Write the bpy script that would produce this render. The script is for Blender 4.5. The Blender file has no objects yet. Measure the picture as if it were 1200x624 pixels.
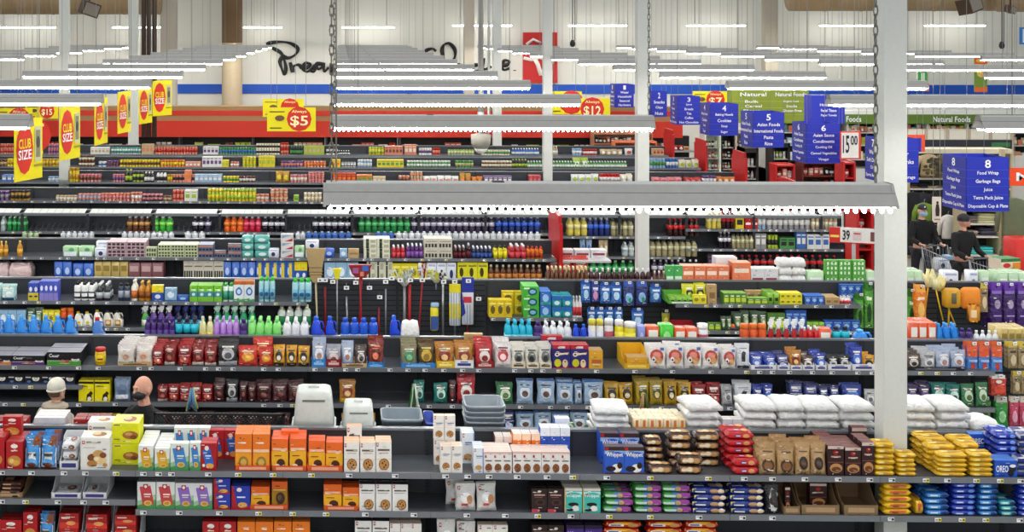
import bpy, bmesh, math, random
from mathutils import Vector, Matrix
R = random.Random(7)
SC = bpy.context.scene
COL = SC.collection
F = 1550.0; TH = math.radians(1.37); PX = 361.0; HY = 30.0; HC = 5.23
ct, st = math.cos(TH), math.sin(TH)
def WX(px, Y):
    t = (px-PX)/F
    return Y*(t*ct-st)/(ct+t*st)
def DP(x, Y): return -x*st+Y*ct
def WZ(py, x, Y): return HC-(py-HY)*DP(x, Y)/F

# ---------------- materials (procedural) ----------------
MATS = {}
def mat(c, rough=.5, metal=0.0, emit=0.0, spec=.4, trans=0.0, var=.10, scale=30.0, bump=0.0):
    key = (c, rough, metal, emit, spec, trans, var, scale, bump)
    if key in MATS: return MATS[key]
    if isinstance(c, str):
        rgb = [int(c[i:i+2], 16)/255 for i in (0, 2, 4)]
        rgb = [v/12.92 if v <= .04045 else ((v+.055)/1.055)**2.4 for v in rgb]
    else: rgb = list(c)
    m = bpy.data.materials.new('mat_%s' % (c if isinstance(c, str) else 'rgb'))
    m.use_nodes = True
    nt = m.node_tree; b = nt.nodes['Principled BSDF']
    b.inputs['Roughness'].default_value = rough; b.inputs['Metallic'].default_value = metal
    b.inputs['Specular IOR Level'].default_value = spec
    if trans: b.inputs['Transmission Weight'].default_value = trans
    b.inputs['Base Color'].default_value = (*rgb, 1)
    if var > 0 and not emit:
        tc = nt.nodes.new('ShaderNodeTexCoord'); n = nt.nodes.new('ShaderNodeTexNoise')
        n.inputs['Scale'].default_value = scale; n.inputs['Detail'].default_value = 2
        mr = nt.nodes.new('ShaderNodeMapRange'); mr.inputs[3].default_value = 1-var; mr.inputs[4].default_value = 1+var
        hs = nt.nodes.new('ShaderNodeHueSaturation'); hs.inputs['Color'].default_value = (*rgb, 1)
        nt.links.new(tc.outputs['Object'], n.inputs['Vector']); nt.links.new(n.outputs['Fac'], mr.inputs[0])
        nt.links.new(mr.outputs[0], hs.inputs['Value']); nt.links.new(hs.outputs['Color'], b.inputs['Base Color'])
    if bump:
        tc2 = nt.nodes.new('ShaderNodeTexCoord'); n2 = nt.nodes.new('ShaderNodeTexNoise'); n2.inputs['Scale'].default_value = 15; n2.inputs['Detail'].default_value = 3; n2.inputs['Distortion'].default_value = 1.2
        bp = nt.nodes.new('ShaderNodeBump'); bp.inputs['Strength'].default_value = bump; bp.inputs['Distance'].default_value = .022
        nt.links.new(tc2.outputs['Object'], n2.inputs['Vector']); nt.links.new(n2.outputs['Fac'], bp.inputs['Height']); nt.links.new(bp.outputs['Normal'], b.inputs['Normal'])
    if emit:
        b.inputs['Emission Color'].default_value = (*rgb, 1); b.inputs['Emission Strength'].default_value = emit
    MATS[key] = m
    return m

TMP = bpy.data.scenes.new('work'); TVL = TMP.view_layers[0]
# ---------------- text outlines ----------------
TX = {}; ASP = {}
def text_geo(s):
    if s in TX: return TX[s]
    cu = bpy.data.curves.new('t', 'FONT'); cu.body = s; cu.resolution_u = 2; cu.align_x = 'CENTER'
    cu.offset = .018
    o = bpy.data.objects.new('t', cu); TMP.collection.objects.link(o)
    TVL.update()
    ev = o.evaluated_get(TVL.depsgraph); me = ev.to_mesh()
    v = [(p.co.x, p.co.y) for p in me.vertices]; f = [tuple(p.vertices) for p in me.polygons]
    ev.to_mesh_clear()
    bpy.data.objects.remove(o); bpy.data.curves.remove(cu)
    x0 = min(p[0] for p in v); x1 = max(p[0] for p in v); y0 = min(p[1] for p in v); y1 = max(p[1] for p in v)
    v = [((a-x0)/(x1-x0), (b-y0)/(y1-y0)) for a, b in v]
    ASP[s] = (x1-x0)/(y1-y0)
    TX[s] = (v, f)
    return TX[s]

# ---------------- mesh builder ----------------
class MB:
    def __init__(s): s.v = []; s.f = []; s.m = []; s.sm = []; s.slots = []
    def mi(s, m):
        if isinstance(m, str): m = mat(m)
        if m not in s.slots: s.slots.append(m)
        return s.slots.index(m)
    def add(s, vs, fs, m, smooth=False):
        o = len(s.v); s.v += [tuple(p) for p in vs]; k = s.mi(m)
        for f in fs: s.f.append([o+i for i in f]); s.m.append(k); s.sm.append(smooth)
        return s
    def box(s, x0, x1, y0, y1, z0, z1, m, top=None, M=None):
        vs = [(x, y, z) for z in (z0, z1) for y in (y0, y1) for x in (x0, x1)]
        if M: vs = [M @ Vector(p) for p in vs]
        s.add(vs, [(0, 2, 3, 1), (0, 1, 5, 4), (2, 6, 7, 3), (0, 4, 6, 2), (1, 3, 7, 5)], m)
        s.add([vs[4], vs[5], vs[7], vs[6]], [(0, 1, 2, 3)], top or m)
        return s
    def rbox(s, x0, x1, y0, y1, z0, z1, r, m, n=2, smooth=True, top=None):
        # box with rounded vertical corners and small chamfered top and bottom
        pts = []
        for cx, cy, a0 in ((x1-r, y1-r, 0), (x0+r, y1-r, 90), (x0+r, y0+r, 180), (x1-r, y0+r, 270)):
            for i in range(n+1):
                a = math.radians(a0+90*i/n); pts.append((cx+r*math.cos(a), cy+r*math.sin(a)))
        cx, cy = (x0+x1)/2, (y0+y1)/2; q = r*.5
        def ring(k, z): return [(cx+(p[0]-cx)*k[0], cy+(p[1]-cy)*k[1], z) for p in pts]
        k1 = ((x1-x0-2*q)/(x1-x0), (y1-y0-2*q)/(y1-y0)); one = (1, 1)
        rings = [ring(k1, z0), ring(one, z0+q), ring(one, z1-q), ring(k1, z1)]
        s.loft(rings, m, True, True, smooth)
        return s
    def loft(s, rings, m, cap0=True, cap1=True, smooth=True, closed=True):
        n = len(rings[0]); vs = [p for r in rings for p in r]; fs = []
        for i in range(len(rings)-1):
            for j in range(n if closed else n-1):
                a = i*n+j; b = i*n+(j+1) % n
                fs.append((a, b, b+n, a+n))
        if cap0: fs.append(tuple(range(n-1, -1, -1)))
        if cap1: fs.append(tuple((len(rings)-1)*n+j for j in range(n)))
        return s.add(vs, fs, m, smooth)
    def lathe(s, prof, m, n=12, cx=0, cy=0, sx=1, sy=1, z=0, smooth=True):
        rings = [[(cx+sx*r*math.cos(2*math.pi*j/n), cy+sy*r*math.sin(2*math.pi*j/n), z+h) for j in range(n)] for r, h in prof]
        return s.loft(rings, m, True, True, smooth)
    def tube(s, pts, r, m, n=6, smooth=True):
        pts = [Vector(p) for p in pts]; rings = []
        for i, p in enumerate(pts):
            t = (pts[min(i+1, len(pts)-1)]-pts[max(i-1, 0)]).normalized()
            u = t.cross(Vector((0, 0, 1)))
            if u.length < .05: u = t.cross(Vector((0, 1, 0)))
            u.normalize(); w = t.cross(u)
            rr = r[i] if isinstance(r, (list, tuple)) else r
            rings.append([tuple(p+u*rr*math.cos(2*math.pi*j/n)+w*rr*math.sin(2*math.pi*j/n)) for j in range(n)])
        return s.loft(rings, m, True, True, smooth)
    def prism(s, poly, y0, y1, m, smooth=False):      # poly in x,z extruded along y
        n = len(poly)
        return s.loft([[(x, y0, z) for x, z in poly], [(x, y1, z) for x, z in poly]], m, True, True, smooth)
    def xprism(s, poly, x0, x1, m, smooth=False):     # poly in y,z extruded along x
        return s.loft([[(x0, y, z) for y, z in poly], [(x1, y, z) for y, z in poly]], m, True, True, smooth)
    def decal(s, S, art, eps=.0008):
        # art primitives in unit coordinates of a printed face, laid on surface S(u,v,offset)
        for k, a in enumerate(art):
            e = eps*(k+1)*.6+eps; t = a[0]
            if t == 'r':
                _, x0, y0, x1, y1, c = a; n = 3 if getattr(S, 'curved', False) else 1
                vs = [S(x0+(x1-x0)*i/n, y0+(y1-y0)*j/n, e) for j in range(n+1) for i in range(n+1)]
                s.add(vs, [(j*(n+1)+i, j*(n+1)+i+1, (j+1)*(n+1)+i+1, (j+1)*(n+1)+i) for j in range(n) for i in range(n)], c, n > 1)
            elif t == 'p':
                _, pts, c = a
                s.add([S(x, y, e) for x, y in pts], [tuple(range(len(pts)))], c)
            elif t == 'e':
                _, cx, cy, rx, ry, c = a; N = 12
                vs = [S(cx, cy, e)]
                for q in (.55, 1):
                    vs += [S(cx+rx*q*math.cos(2*math.pi*j/N), cy+ry*q*math.sin(2*math.pi*j/N), e) for j in range(N)]
                fs = [(0, 1+j, 1+(j+1) % N) for j in range(N)]+[(1+j, 1+N+j, 1+N+(j+1) % N, 1+(j+1) % N) for j in range(N)]
                s.add(vs, fs, c)
            elif t == 'T':
                _, x0, y0, x1, y1, c, txt = a
                v, f = text_geo(txt)
                s.add([S(x0+(x1-x0)*p[0], y0+(y1-y0)*p[1], e+eps) for p in v], f, c)
        return s
    def build(s, name, parent=None, loc=(0, 0, 0), rz=0, data=False):
        me = bpy.data.meshes.new(name); me.from_pydata(s.v, [], s.f)
        for m in s.slots: me.materials.append(m)
        me.polygons.foreach_set('material_index', s.m); me.polygons.foreach_set('use_smooth', s.sm)
        me.update()
        if data: return me
        return put(me, name, parent, loc, rz)
def put(me, name, parent=None, loc=(0, 0, 0), rz=0):
    o = bpy.data.objects.new(name, me); COL.objects.link(o)
    if parent: o.parent = parent
    o.location = loc; o.rotation_euler = (0, 0, rz)
    return o
def thing(name, label=None, cat=None, loc=(0, 0, 0), rz=0, group=None):
    o = bpy.data.objects.new(name, None); COL.objects.link(o); o.empty_display_size = .1
    o.location = loc; o.rotation_euler = (0, 0, rz)
    return tag(o, label, cat, group)
def tag(o, label=None, cat=None, group=None, kind=None):
    if label: o['label'] = label
    if cat: o['category'] = cat
    if group: o['group'] = group
    if kind: o['kind'] = kind
    return o
ONES = 'zeroth first second third fourth fifth sixth seventh eighth ninth tenth eleventh twelfth thirteenth fourteenth fifteenth sixteenth seventeenth eighteenth nineteenth'.split()
CARD = 'zero one two three four five six seven eight nine ten eleven twelve thirteen fourteen fifteen sixteen seventeen eighteen nineteen'.split()
TENS = 'x x twenty thirty forty fifty sixty seventy eighty ninety'.split()
def ordw(n):
    if n < 20: return ONES[n]
    if n > 99: return 'hundred-and-'+ordw(n-100)
    if n % 10 == 0: return TENS[n//10][:-1]+'ieth'
    return TENS[n//10]+'-'+ONES[n % 10]
def cardw(n):
    if n < 20: return CARD[n]
    if n > 99: return 'hundred-and-'+cardw(n-100)
    return TENS[n//10]+('-'+CARD[n % 10] if n % 10 else '')

# ---------------- printed surfaces ----------------
def Sflat(w, y, h, z0=0):
    return lambda u, v, e: ((u-.5)*w, y-e, z0+v*h)
def Stop(w, d, z):
    return lambda u, v, e: ((u-.5)*w, -d/2+v*d, z+e)
def Scyl(r, z0, h, arc=2.6):
    def f(u, v, e):
        a = -math.pi/2+(u-.5)*arc
        return ((r+e)*math.cos(a), (r+e)*math.sin(a), z0+v*h)
    f.curved = True
    return f
def wrng(w, h): return random.Random(int(w*1000)*31+int(h*1000))
import re
# ---------------- product shapes: each returns list of (part name, mesh); first is the thing itself ----------------
def k_box(w, d, h, c, art=(), top=None, **k):
    b = MB(); b.box(-w/2, w/2, -d/2, d/2, 0, h, c, top)
    b.decal(Sflat(w, -d/2, h), art)
    if h > .12:      # flap seams on the lid
        b.decal(Stop(w, d, h), [('r', .05, .47, .95, .53, '8a7f70')])
    return [b]
def k_lbox(w, d, h, c, art=(), top='e8e4da', **k):      # box whose lid is printed too
    b = MB(); b.box(-w/2, w/2, -d/2, d/2, 0, h, c, top)
    b.decal(Sflat(w, -d/2, h), art); b.decal(Stop(w, d, h), [('e', .6, .45, .25, .3, 'a06a35'), ('e', .5, .55, .15, .2, 'e0c08a')])
    return [b]
def k_bag(w, d, h, c, art=(), seed=0, lean=.10, **k):   # standing filled pouch with crimped top seal
    rg = random.Random(seed*77+int(w*997)); NU, NV = 8, 10
    ph = [rg.uniform(0, 6) for _ in range(4)]
    def th(u, v):
        e = max(0, 1-abs(2*u-1)**3.2); q = (min(1, v*7)**.6 if v < .15 else 1)*max(0, 1-(max(0, v-.35)/.62)**2.2)
        wr = 1+.10*math.sin(9*u+5*v+ph[0])+.08*math.sin(17*v+ph[1]+4*u)
        return max(.0015, d*.5*e**.55*max(q, .02)*wr)
    def X(u, v):
        n = 1-.07*math.sin(math.pi*min(1, v*1.1))+.02*math.sin(11*v+ph[2])
        return (u-.5)*w*n
    def S(u, v, e):
        u = min(1, max(0, u)); v = min(1, max(0, v))
        return (X(u, v), -th(u, v)-e*2+v*lean*d, v*h)
    S.curved = True
    b = MB()
    vs = []; fs = []
    for side in (-1, 1):
        o = len(vs)
        for j in range(NV+1):
            for i in range(NU+1):
                u, v = i/NU, j/NV; vs.append((X(u, v), side*th(u, v)+v*lean*d, v*h))
        for j in range(NV):
            for i in range(NU):
                a = o+j*(NU+1)+i; q = (a, a+1, a+NU+2, a+NU+1); fs.append(q if side < 0 else q[::-1])
    b.add(vs, fs, mat(c, .26, 0, 0, .7, bump=1.0), True)
    glossy = lambda a: tuple(mat(q, .3, 0, 0, .6, bump=1.0) if isinstance(q, str) and re.fullmatch('[0-9a-f]{6}', q) else q for q in a)
    b.decal(S, [glossy(a) for a in [('r', 0.01, .93, .99, .995, k.get('seal', c))]+list(art)], .0012)
    return [b]
def k_pack(w, d, h, c, art=(), seed=0, **k):           # lying pillow pack with pinched fin ends
    b = MB(); N = 12; st_ = [(0, .12, .95), (.04, .14, .95), (.045, .45, .97), (.09, .86, 1), (.2, 1, 1), (.35, .95, .98), (.5, 1, 1), (.65, .95, .98), (.8, 1, 1), (.91, .86, 1), (.955, .45, .97), (.96, .14, .95), (1, .12, .95)]
    rings = []
    for u, kz, ky in st_:
        r = []
        for j in range(N):
            a = 2*math.pi*j/N; cc, ss = math.cos(a), math.sin(a)
            r.append(((u-.5)*w, d/2*ky*math.copysign(abs(cc)**.55, cc), h/2+h/2*kz*math.copysign(abs(ss)**.55, ss)))
        rings.append(r)
    b.loft(rings, mat(c, .25, 0, 0, .7, bump=.6))
    def S(u, v, e):
        k_ = 1 if .1 < u < .9 else .8
        return ((u-.5)*w, -d/2*(1-.25*abs(2*v-1)**3)*(1 if .07 < u < .93 else .9)-e*2, h/2+(v-.5)*h*.92*k_)
    S.curved = True
    b.decal(S, art, .001)
    b.decal(lambda u, v, e: ((u-.5)*w, -d/2+v*d, h+e+.001), [(a[0],)+(a[1], .12+a[2]*.75, a[3], .12+a[4]*.75)+a[5:] if a[0] in 'rT' else a for a in art if a[0] in 'reT'], .001)
    return [b]
PROF = {
 'soda': [(.7, 0), (.96, .02), (1, .06), (1, .30), (.93, .34), (.93, .38), (1, .42), (1, .62), (.9, .72), (.6, .82), (.34, .90), (.33, .93)],
 'sauce': [(.9, 0), (1, .03), (1, .60), (.9, .68), (.45, .80), (.36, .90)],
 'round': [(.85, 0), (1, .04), (1, .62), (.96, .70), (.7, .80), (.36, .85), (.34, .89)],
 'shamp': [(.85, 0), (1, .05), (1, .75), (.8, .84), (.45, .87)],
 'jar': [(.9, 0), (1, .05), (1, .74), (.86, .80), (.82, .82)],
 'can': [(.94, 0), (1, .03), (.97, .05), (.97, .95), (1, .97), (.94, 1), (.9, .985)],
 'tub': [(.86, 0), (.9, .03), (1, .8), (1.0, .84)],
 'aero': [(.94, 0), (1, .02), (1, .78), (.8, .84), (.5, .87)],
}
def k_bot(w, d, h, c, shape='sauce', lab=None, cap='e8e8e8', art=(), flat=1.0, cap_part=True, n=10, rough=.2, **k):
    r = w/2; sy = min(1, d/w)*flat; b = MB(); pr = PROF[shape]
    b.lathe([(q*r, z*h) for q, z in pr], mat(c, rough, 0, 0, .6), n, sy=sy)
    if lab:
        z0, z1, lc = lab if len(lab) == 3 else (.2, .58, lab[0])
        b.lathe([(r*1.015, z0*h), (r*1.015, z1*h)], lc, n, sy=sy)
        if art:
            f = Scyl(r*1.02, z0*h, (z1-z0)*h)
            g = lambda u, v, e: (f(u, v, e)[0], f(u, v, e)[1]*sy-e, f(u, v, e)[2]); g.curved = True
            b.decal(g, art, .0012)
    out = [b]
    if shape != 'can' and cap:
        q, z = pr[-1]; cb = MB(); t = b if not cap_part else cb
        cr = {'soda': .40, 'sauce': .44, 'round': .42, 'shamp': .55, 'jar': .95, 'tub': 1.05, 'aero': .62}[shape]
        if shape in ('soda', 'sauce', 'round'): t.lathe([(cr*r, (z-.04)*h), (cr*r, (1-.005)*h), (cr*r*.85, h)], cap, 8, sy=1)
        else: t.lathe([(cr*r, (z-.02)*h), (cr*r, .985*h), (cr*r*.9, h)], cap, n, sy=sy)
        if cap_part: out.append(('lid' if shape in ('jar', 'tub') else 'cap', cb))
    return out
def k_spray(w, d, h, c, lab=None, cap='f2f2f2', art=(), **k):
    b = MB(); r = w*.46; sy = .62
    b.lathe([(r*.9, 0), (r, .03*h), (r, .38*h), (r*.8, .52*h), (r*.5, .66*h), (r*.33, .72*h)], mat(c, .2), 12, sy=sy)
    if lab: b.lathe([(r*1.02, .08*h), (r*1.02, .36*h)], lab[-1], 12, sy=sy)
    if lab: b.decal(Sflat(w*.7, -r*sy*1.02-.002, h*.26, h*.09), [('e', .5, .6, .3, .25, 'ffffff'), ('r', .2, .1, .8, .2, 'f0e060')])
    t = MB()
    t.lathe([(r*.42, .70*h), (r*.42, .78*h)], cap, 10)
    t.box(-w*.34, w*.3, -w*.15, w*.15, .80*h, .92*h, cap); t.box(-w*.24, w*.36, -w*.13, w*.13, .92*h, h, cap)
    t.box(-w*.46, -w*.33, -w*.07, w*.07, .84*h, .91*h, cap)
    t.prism([(-w*.2, .82*h), (-w*.36, .66*h), (-w*.42, .62*h), (-w*.39, .70*h), (-w*.27, .82*h)], -w*.06, w*.06, cap)
    return [b, ('trigger', t)]
def k_jug(w, d, h, c, lab='ffffff', cap='2060d0', art=(), **k):
    b = MB(); m = mat(c, .3)
    w2 = w*.5
    poly = [(-w2, 0), (w2*.95, 0), (w2, .06*h), (w2, .45*h), (w2*.45, .56*h), (w2*.35, .75*h), (w2*.1, .86*h), (-w2*.35, .9*h), (-w2*.75, .82*h), (-w2, .62*h)]
    cx = 0
    def ring(k_, y): return [(x*k_, y, h*.43+(z-h*.43)*k_) for x, z in poly]
    b.loft([ring(.88, -d/2), ring(1, -d*.36), ring(1, d*.36), ring(.88, d/2)][::1], m)
    b.tube([(w2*.1, 0, .84*h), (w2*.7, 0, .82*h), (w2*.92, 0, .66*h), (w2*.85, 0, .42*h)], w*.07, m, 6)
    b.decal(Sflat(w*.7, -d/2, h*.36, h*.1), [('r', .05, 0, .95, 1, lab), ('e', .5, .55, .3, .3, k.get('dot', 'f0d020')), ('r', .15, .08, .85, .2, '303848')], .003)
    t = MB(); t.lathe([(w*.19, .86*h), (w*.19, .98*h), (w*.16, h)], cap, 10, cx=-w2*.3)
    return [b, ('cap', t)]
def k_sack(w, d, h, c, art=(), seed=0, **k):            # slumped lying plastic sack
    rg = random.Random(seed+11); b = MB(); NU, NV = 12, 8; vs = []; fs = []
    ph = [rg.uniform(0, 6.3) for _ in range(6)]
    for sgn in (1, 0):
        o = len(vs)
        for j in range(NV+1):
            for i in range(NU+1):
                u, v = i/NU*2-1, j/NV*2-1
                e = max(0, (1-abs(u)**10)*(1-abs(v)**8))**.35
                wr = 1+.07*math.sin(7*u+ph[0]+3*v)+.05*math.sin(13*v+ph[1]+5*u)+.04*math.sin(23*u+ph[2]-9*v)
                z = h*(.62+.38*e*wr) if sgn else h*.12*(1-e)
                vs.append((u*w/2*(1+.02*math.sin(9*v+ph[3])), v*d/2*(1+.03*math.sin(8*u+ph[4])), max(0, z)))
        for j in range(NV):
            for i in range(NU):
                a = o+j*(NU+1)+i; q = (a, a+1, a+NU+2, a+NU+1); fs.append(q if sgn else q[::-1])
    o = (NU+1)*(NV+1); loop = [i for i in range(NU+1)]+[j*(NU+1)+NU for j in range(1, NV+1)]+[NV*(NU+1)+i for i in range(NU-1, -1, -1)]+[j*(NU+1) for j in range(NV-1, 0, -1)]
    for a, c_ in zip(loop, loop[1:]+loop[:1]): fs.append((c_, a, o+a, o+c_))
    b.add(vs, fs, mat(c, .3, 0, 0, .6, bump=1.0), True)
    b.decal(lambda u, v, e: ((u-.5)*w*.8, -d/2-.004-e, h*.1+v*h*.3), art, .001)
    return [b]
def k_tray(w, d, h, c, art=(), front=.3, **k):         # open shelf-ready carton with scooped sides and low front
    b = MB(); t = .004; f = h*front
    b.box(-w/2, w/2, -d/2, d/2, 0, t, c); b.box(-w/2, w/2, -d/2, -d/2+t, 0, f, c); b.box(-w/2, w/2, d/2-t, d/2, 0, h, c)
    for sx in (-1, 1):
        x0 = sx*w/2-(t if sx > 0 else 0)
        b.xprism([(-d/2, 0), (d/2, 0), (d/2, h), (d*.1, h*.95), (-d*.3, f*1.2), (-d/2, f)], x0, x0+t, c)
    b.decal(Sflat(w, -d/2, f), art)
    return [b]
def k_tissue(w, d, h, c, art=(), **k):
    b = MB(); b.rbox(-w/2, w/2, -d/2, d/2, 0, h, min(w, d)*.14, mat(c, .25, 0, 0, .6)); b.decal(Sflat(w*.9, -d/2-.001, h), art, .001); return [b]
def k_wedge(w, d, h, c, art=(), **k):      # hanging pouch on a peg hook, with header hole card
    ps = k_bag(w, d, h*.86, c, art, seed=3)
    b = ps[0]; b.box(-w*.42, w*.42, -.002, .002, h*.82, h, k.get('head', c)); b.decal(Sflat(w*.8, -.003, h*.14, h*.85), [('e', .5, .6, .08, .2, '101010')])
    return [b]
KIND = dict(box=k_box, lbox=k_lbox, bag=k_bag, pack=k_pack, bot=k_bot, spray=k_spray, jug=k_jug, sack=k_sack, tray=k_tray, tissue=k_tissue, hang=k_wedge)
KD = dict(box=.08, lbox=.16, bag=.07, pack=.12, bot=None, spray=None, jug=.11, sack=.4, tray=.3, tissue=.15, hang=.05)

# ---------------- printed designs ----------------
def cookie(cx, cy, r, ry=None, a='c08a4a', b='8a5226'):
    ry = ry or r*.62
    return [('e', cx, cy, r, ry, b), ('e', cx, cy, r*.85, ry*.85, a), ('e', cx-r*.3, cy+ry*.2, r*.16, ry*.18, '4a2812'), ('e', cx+r*.3, cy-ry*.1, r*.16, ry*.18, '4a2812'), ('e', cx, cy-ry*.45, r*.14, ry*.15, '4a2812'), ('e', cx+r*.05, cy+ry*.5, r*.13, ry*.14, '5a3418')]
def lines(x0, y0, x1, n, c, dy=.05):
    return [('r', x0+(.05 if i % 2 else 0), y0-i*dy, x1-(.08 if i % 2 else 0), y0-i*dy+dy*.45, c) for i in range(n)]
STY = {}
def sty(key, kind, c, art, desc, name, cat, **k): STY[key] = dict(kind=kind, c=c, art=art, desc=desc, name=name, cat=cat, k=k)
CB, CN = 'box of cookies', 'cookie_box'

def fine(key, seed=0, n=6):
    """small print: thin bars and dots in the tones of the pack"""
    rg = random.Random(sum(ord(c)*(i+3) for i, c in enumerate(key))+seed); out = []
    for i in range(n):
        x = rg.uniform(.06, .62); y = rg.choice((rg.uniform(.04, .2), rg.uniform(.6, .94))); w_ = rg.uniform(.08, .3); h_ = rg.uniform(.012, .03)
        out.append(('r', x, y, min(.95, x+w_), y+h_, rg.choice(('f4f2ec', 'f4f2ec', '24222a', 'd8c8a8', '403838'))))
    return out
PCRED = 'b01822'
def pc(x, y, s=.09, a=1.0): return [('r', x, y, x+s, y+s*a, PCRED), ('e', x+s*.5, y+s*a*.55, s*.3, s*a*.28, 'f4ece4')]
def pcbox(lab, c='cdd9cf'):  # white and green carton with slanted coloured label
    return [('p', [(.0, 0), (1, 0), (1, .35), (.0, .12)], '4f9a56'), ('p', [(.0, .12), (1, .35), (1, .55), (0, .28)], '9cc79a'),
            ('p', [(.12, .82), (.72, .86), (.92, .18), (.3, .12)], lab), ('r', .33, .74, .58, .92, PCRED), ('e', .455, .83, .08, .06, 'fff4e8'),
            ('r', .36, .52, .74, .57, 'f5f0e0'), ('r', .38, .44, .7, .475, 'e8e0c8'), ('e', .58, .22, .22, .1, 'e8c060'), ('e', .58, .22, .14, .06, 'c89030')]
# --- nearest row: cookies and biscuits ---
sty('red_cookie', 'box', 'b3121a', [('e', .5, .84, .22, .08, 'f6efe8'), ('r', .3, .66, .7, .7, 'f0d8b8'), ('e', .5, .3, .42, .2, 'c98a3c'), ('e', .35, .3, .16, .09, 'f0c878'), ('e', .62, .24, .2, .1, 'e8a848'), ('r', .1, .05, .4, .1, 'f4e8e0')], 'red carton of golden cookies', 'cookie_box', 'box', top='a01018')
sty('blue_wafer', 'bag', '3d93d8', [('r', 0, .02, 1, .5, 'ebe9e4'), ('p', [(0, .5), (1, .5), (1, .62), (.5, .72), (0, .6)], 'ffffff'), ('r', .2, .38, .8, .47, '3a3a3a'), ('e', .5, .17, .4, .14, '4da0e0'), ('e', .5, .12, .3, .08, '7a3a18'), ('p', [(.5, .72), (1, .65), (1, 1), (.62, 1)], '8a4a20'), ('r', 0, 0, 1, .05, '6a3218')], 'blue and brown wafer carton', 'wafer_box', 'box', seal='3d93d8', lean=.01)
sty('white_roll', 'pack', 'd9d9dc', [('r', .1, .35, .42, .65, 'fafafa'), ('r', .15, .45, .35, .55, '303034'), ('e', .68, .5, .2, .28, '6a3a28'), ('e', .66, .5, .1, .14, 'c09070')], 'white roll of wrapped biscuits', 'biscuit_packet', 'packet')
sty('nut_box', 'lbox', 'efece6', pc(.05, .8, .1)+[('r', .2, .83, .7, .88, '8a8a8a'), ('r', .1, .68, .5, .7, 'b0a8a0'), ('e', .45, .38, .22, .13, '7a4420'), ('e', .62, .5, .2, .12, 'd0a060'), ('e', .7, .3, .2, .13, 'e8c890'), ('e', .4, .2, .18, .1, 'b88040'), ('e', .78, .46, .12, .09, '8a4c22'), ('e', .55, .35, .1, .07, 'f2dcb0'), ('e', .85, .16, .08, .06, 'c89050')], 'large white assorted cookie carton', 'cookie_box', 'box')
sty('yellow_box', 'lbox', 'dfe000', [('r', 0, .86, .35, .96, 'f8f060'), ('r', .06, .88, .3, .93, '404010'), ('e', .68, .42, .3, .2, 'a8682c'), ('e', .62, .48, .14, .08, 'd8a060'), ('e', .8, .32, .13, .1, '7a4418'), ('r', .08, .2, .3, .24, '58581a')], 'bright yellow cookie carton', 'cookie_box', 'box', top='e8e66a')
sty('pc_yellow', 'box', 'e9ece6', pcbox('e0a818'), 'white and green biscuit carton with amber label', 'biscuit_box', 'box', top='f2f3ef')
sty('pc_blue', 'box', 'dfe9e0', pcbox('3a86cc'), 'white and green biscuit carton with blue label', 'biscuit_box', 'box', top='f2f3ef')
sty('pc_red', 'box', 'e4e6e2', pcbox('c8404a'), 'white and green biscuit carton with red label', 'biscuit_box', 'box', top='8a8a90')
sty('pc_purple', 'box', 'e0e2e4', pcbox('8a6ac0'), 'white and green biscuit carton with purple label', 'biscuit_box', 'box', top='b0b0b6')
sty('red_blue', 'box', 'a81420', [('p', [(.1, .74), (.62, .8), (.86, .24), (.34, .16)], '2368c8'), ('e', .4, .82, .14, .09, 'f6e4e0'), ('r', .3, .52, .68, .57, 'e8f0ff'), ('r', .34, .44, .6, .475, 'c8dcff'), ('e', .6, .18, .26, .1, 'e8a848'), ('e', .2, .2, .09, .06, 'fff0e8')], 'red biscuit carton with blue label', 'biscuit_box', 'box', top='c0202c')
sty('blue_red', 'box', '2238a8', [('r', 0, 0, 1, .14, 'b01824'), ('p', [(0, .14), (.3, .14), (.1, 1), (0, 1)], 'b01824'), ('e', .42, .84, .14, .09, 'f6e4e0'), ('r', .3, .5, .75, .56, 'dfe8ff'), ('e', .6, .2, .26, .12, 'e8a848')], 'blue biscuit carton with red border', 'biscuit_box', 'box', top='24389a')
OR = [('r', 0, .62, 1, .66, 'f8b070'), ('r', .1, .72, .9, .82, 'f6c8a0'), ('r', .14, .745, .86, .795, 'e86018')]
sty('orange', 'box', 'f07a1a', [('r', .04, .5, .96, .58, 'f8cfa8'), ('r', .04, .04, .96, .48, 'f0a020'), ('e', .5, .22, .3, .17, 'a07830'), ('e', .5, .22, .18, .1, 'd8b050'), ('r', .35, .74, .65, .78, 'fff0e0'), ('e', .8, .86, .08, .03, 'fff')] if 0 else [('r', .04, .5, .96, .58, 'f8cfa8'), ('r', .04, .04, .96, .48, 'f0a020'), ('e', .5, .22, .3, .17, 'a07830'), ('e', .5, .22, .18, .1, 'd8b050'), ('r', .35, .74, .65, .78, 'fff0e0')], 'orange cookie carton with round picture', 'cookie_box', 'box', top='f2802a')
sty('orange_choc', 'box', 'f06a1c', [('r', 0, .06, 1, .62, 'f2b01e'), ('r', .06, .64, .94, .72, 'f8c0a0'), ('e', .56, .24, .26, .14, '4a2412'), ('e', .34, .14, .16, .08, 'f4ead8'), ('e', .74, .12, .16, .06, '381808'), ('r', .15, .46, .6, .49, '8a3a10')], 'orange and yellow chocolate cookie carton', 'cookie_box', 'box', top='e8581c')
sty('orange_dark', 'box', 'a87818', [('r', 0, .74, 1, 1, 'e06018'), ('e', .55, .4, .3, .22, '3a2418'), ('e', .5, .42, .14, .1, '6a4a30'), ('r', .1, .68, .9, .72, 'f0c060')], 'dark gold chocolate cookie carton', 'cookie_box', 'box', top='d85c1c')
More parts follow.
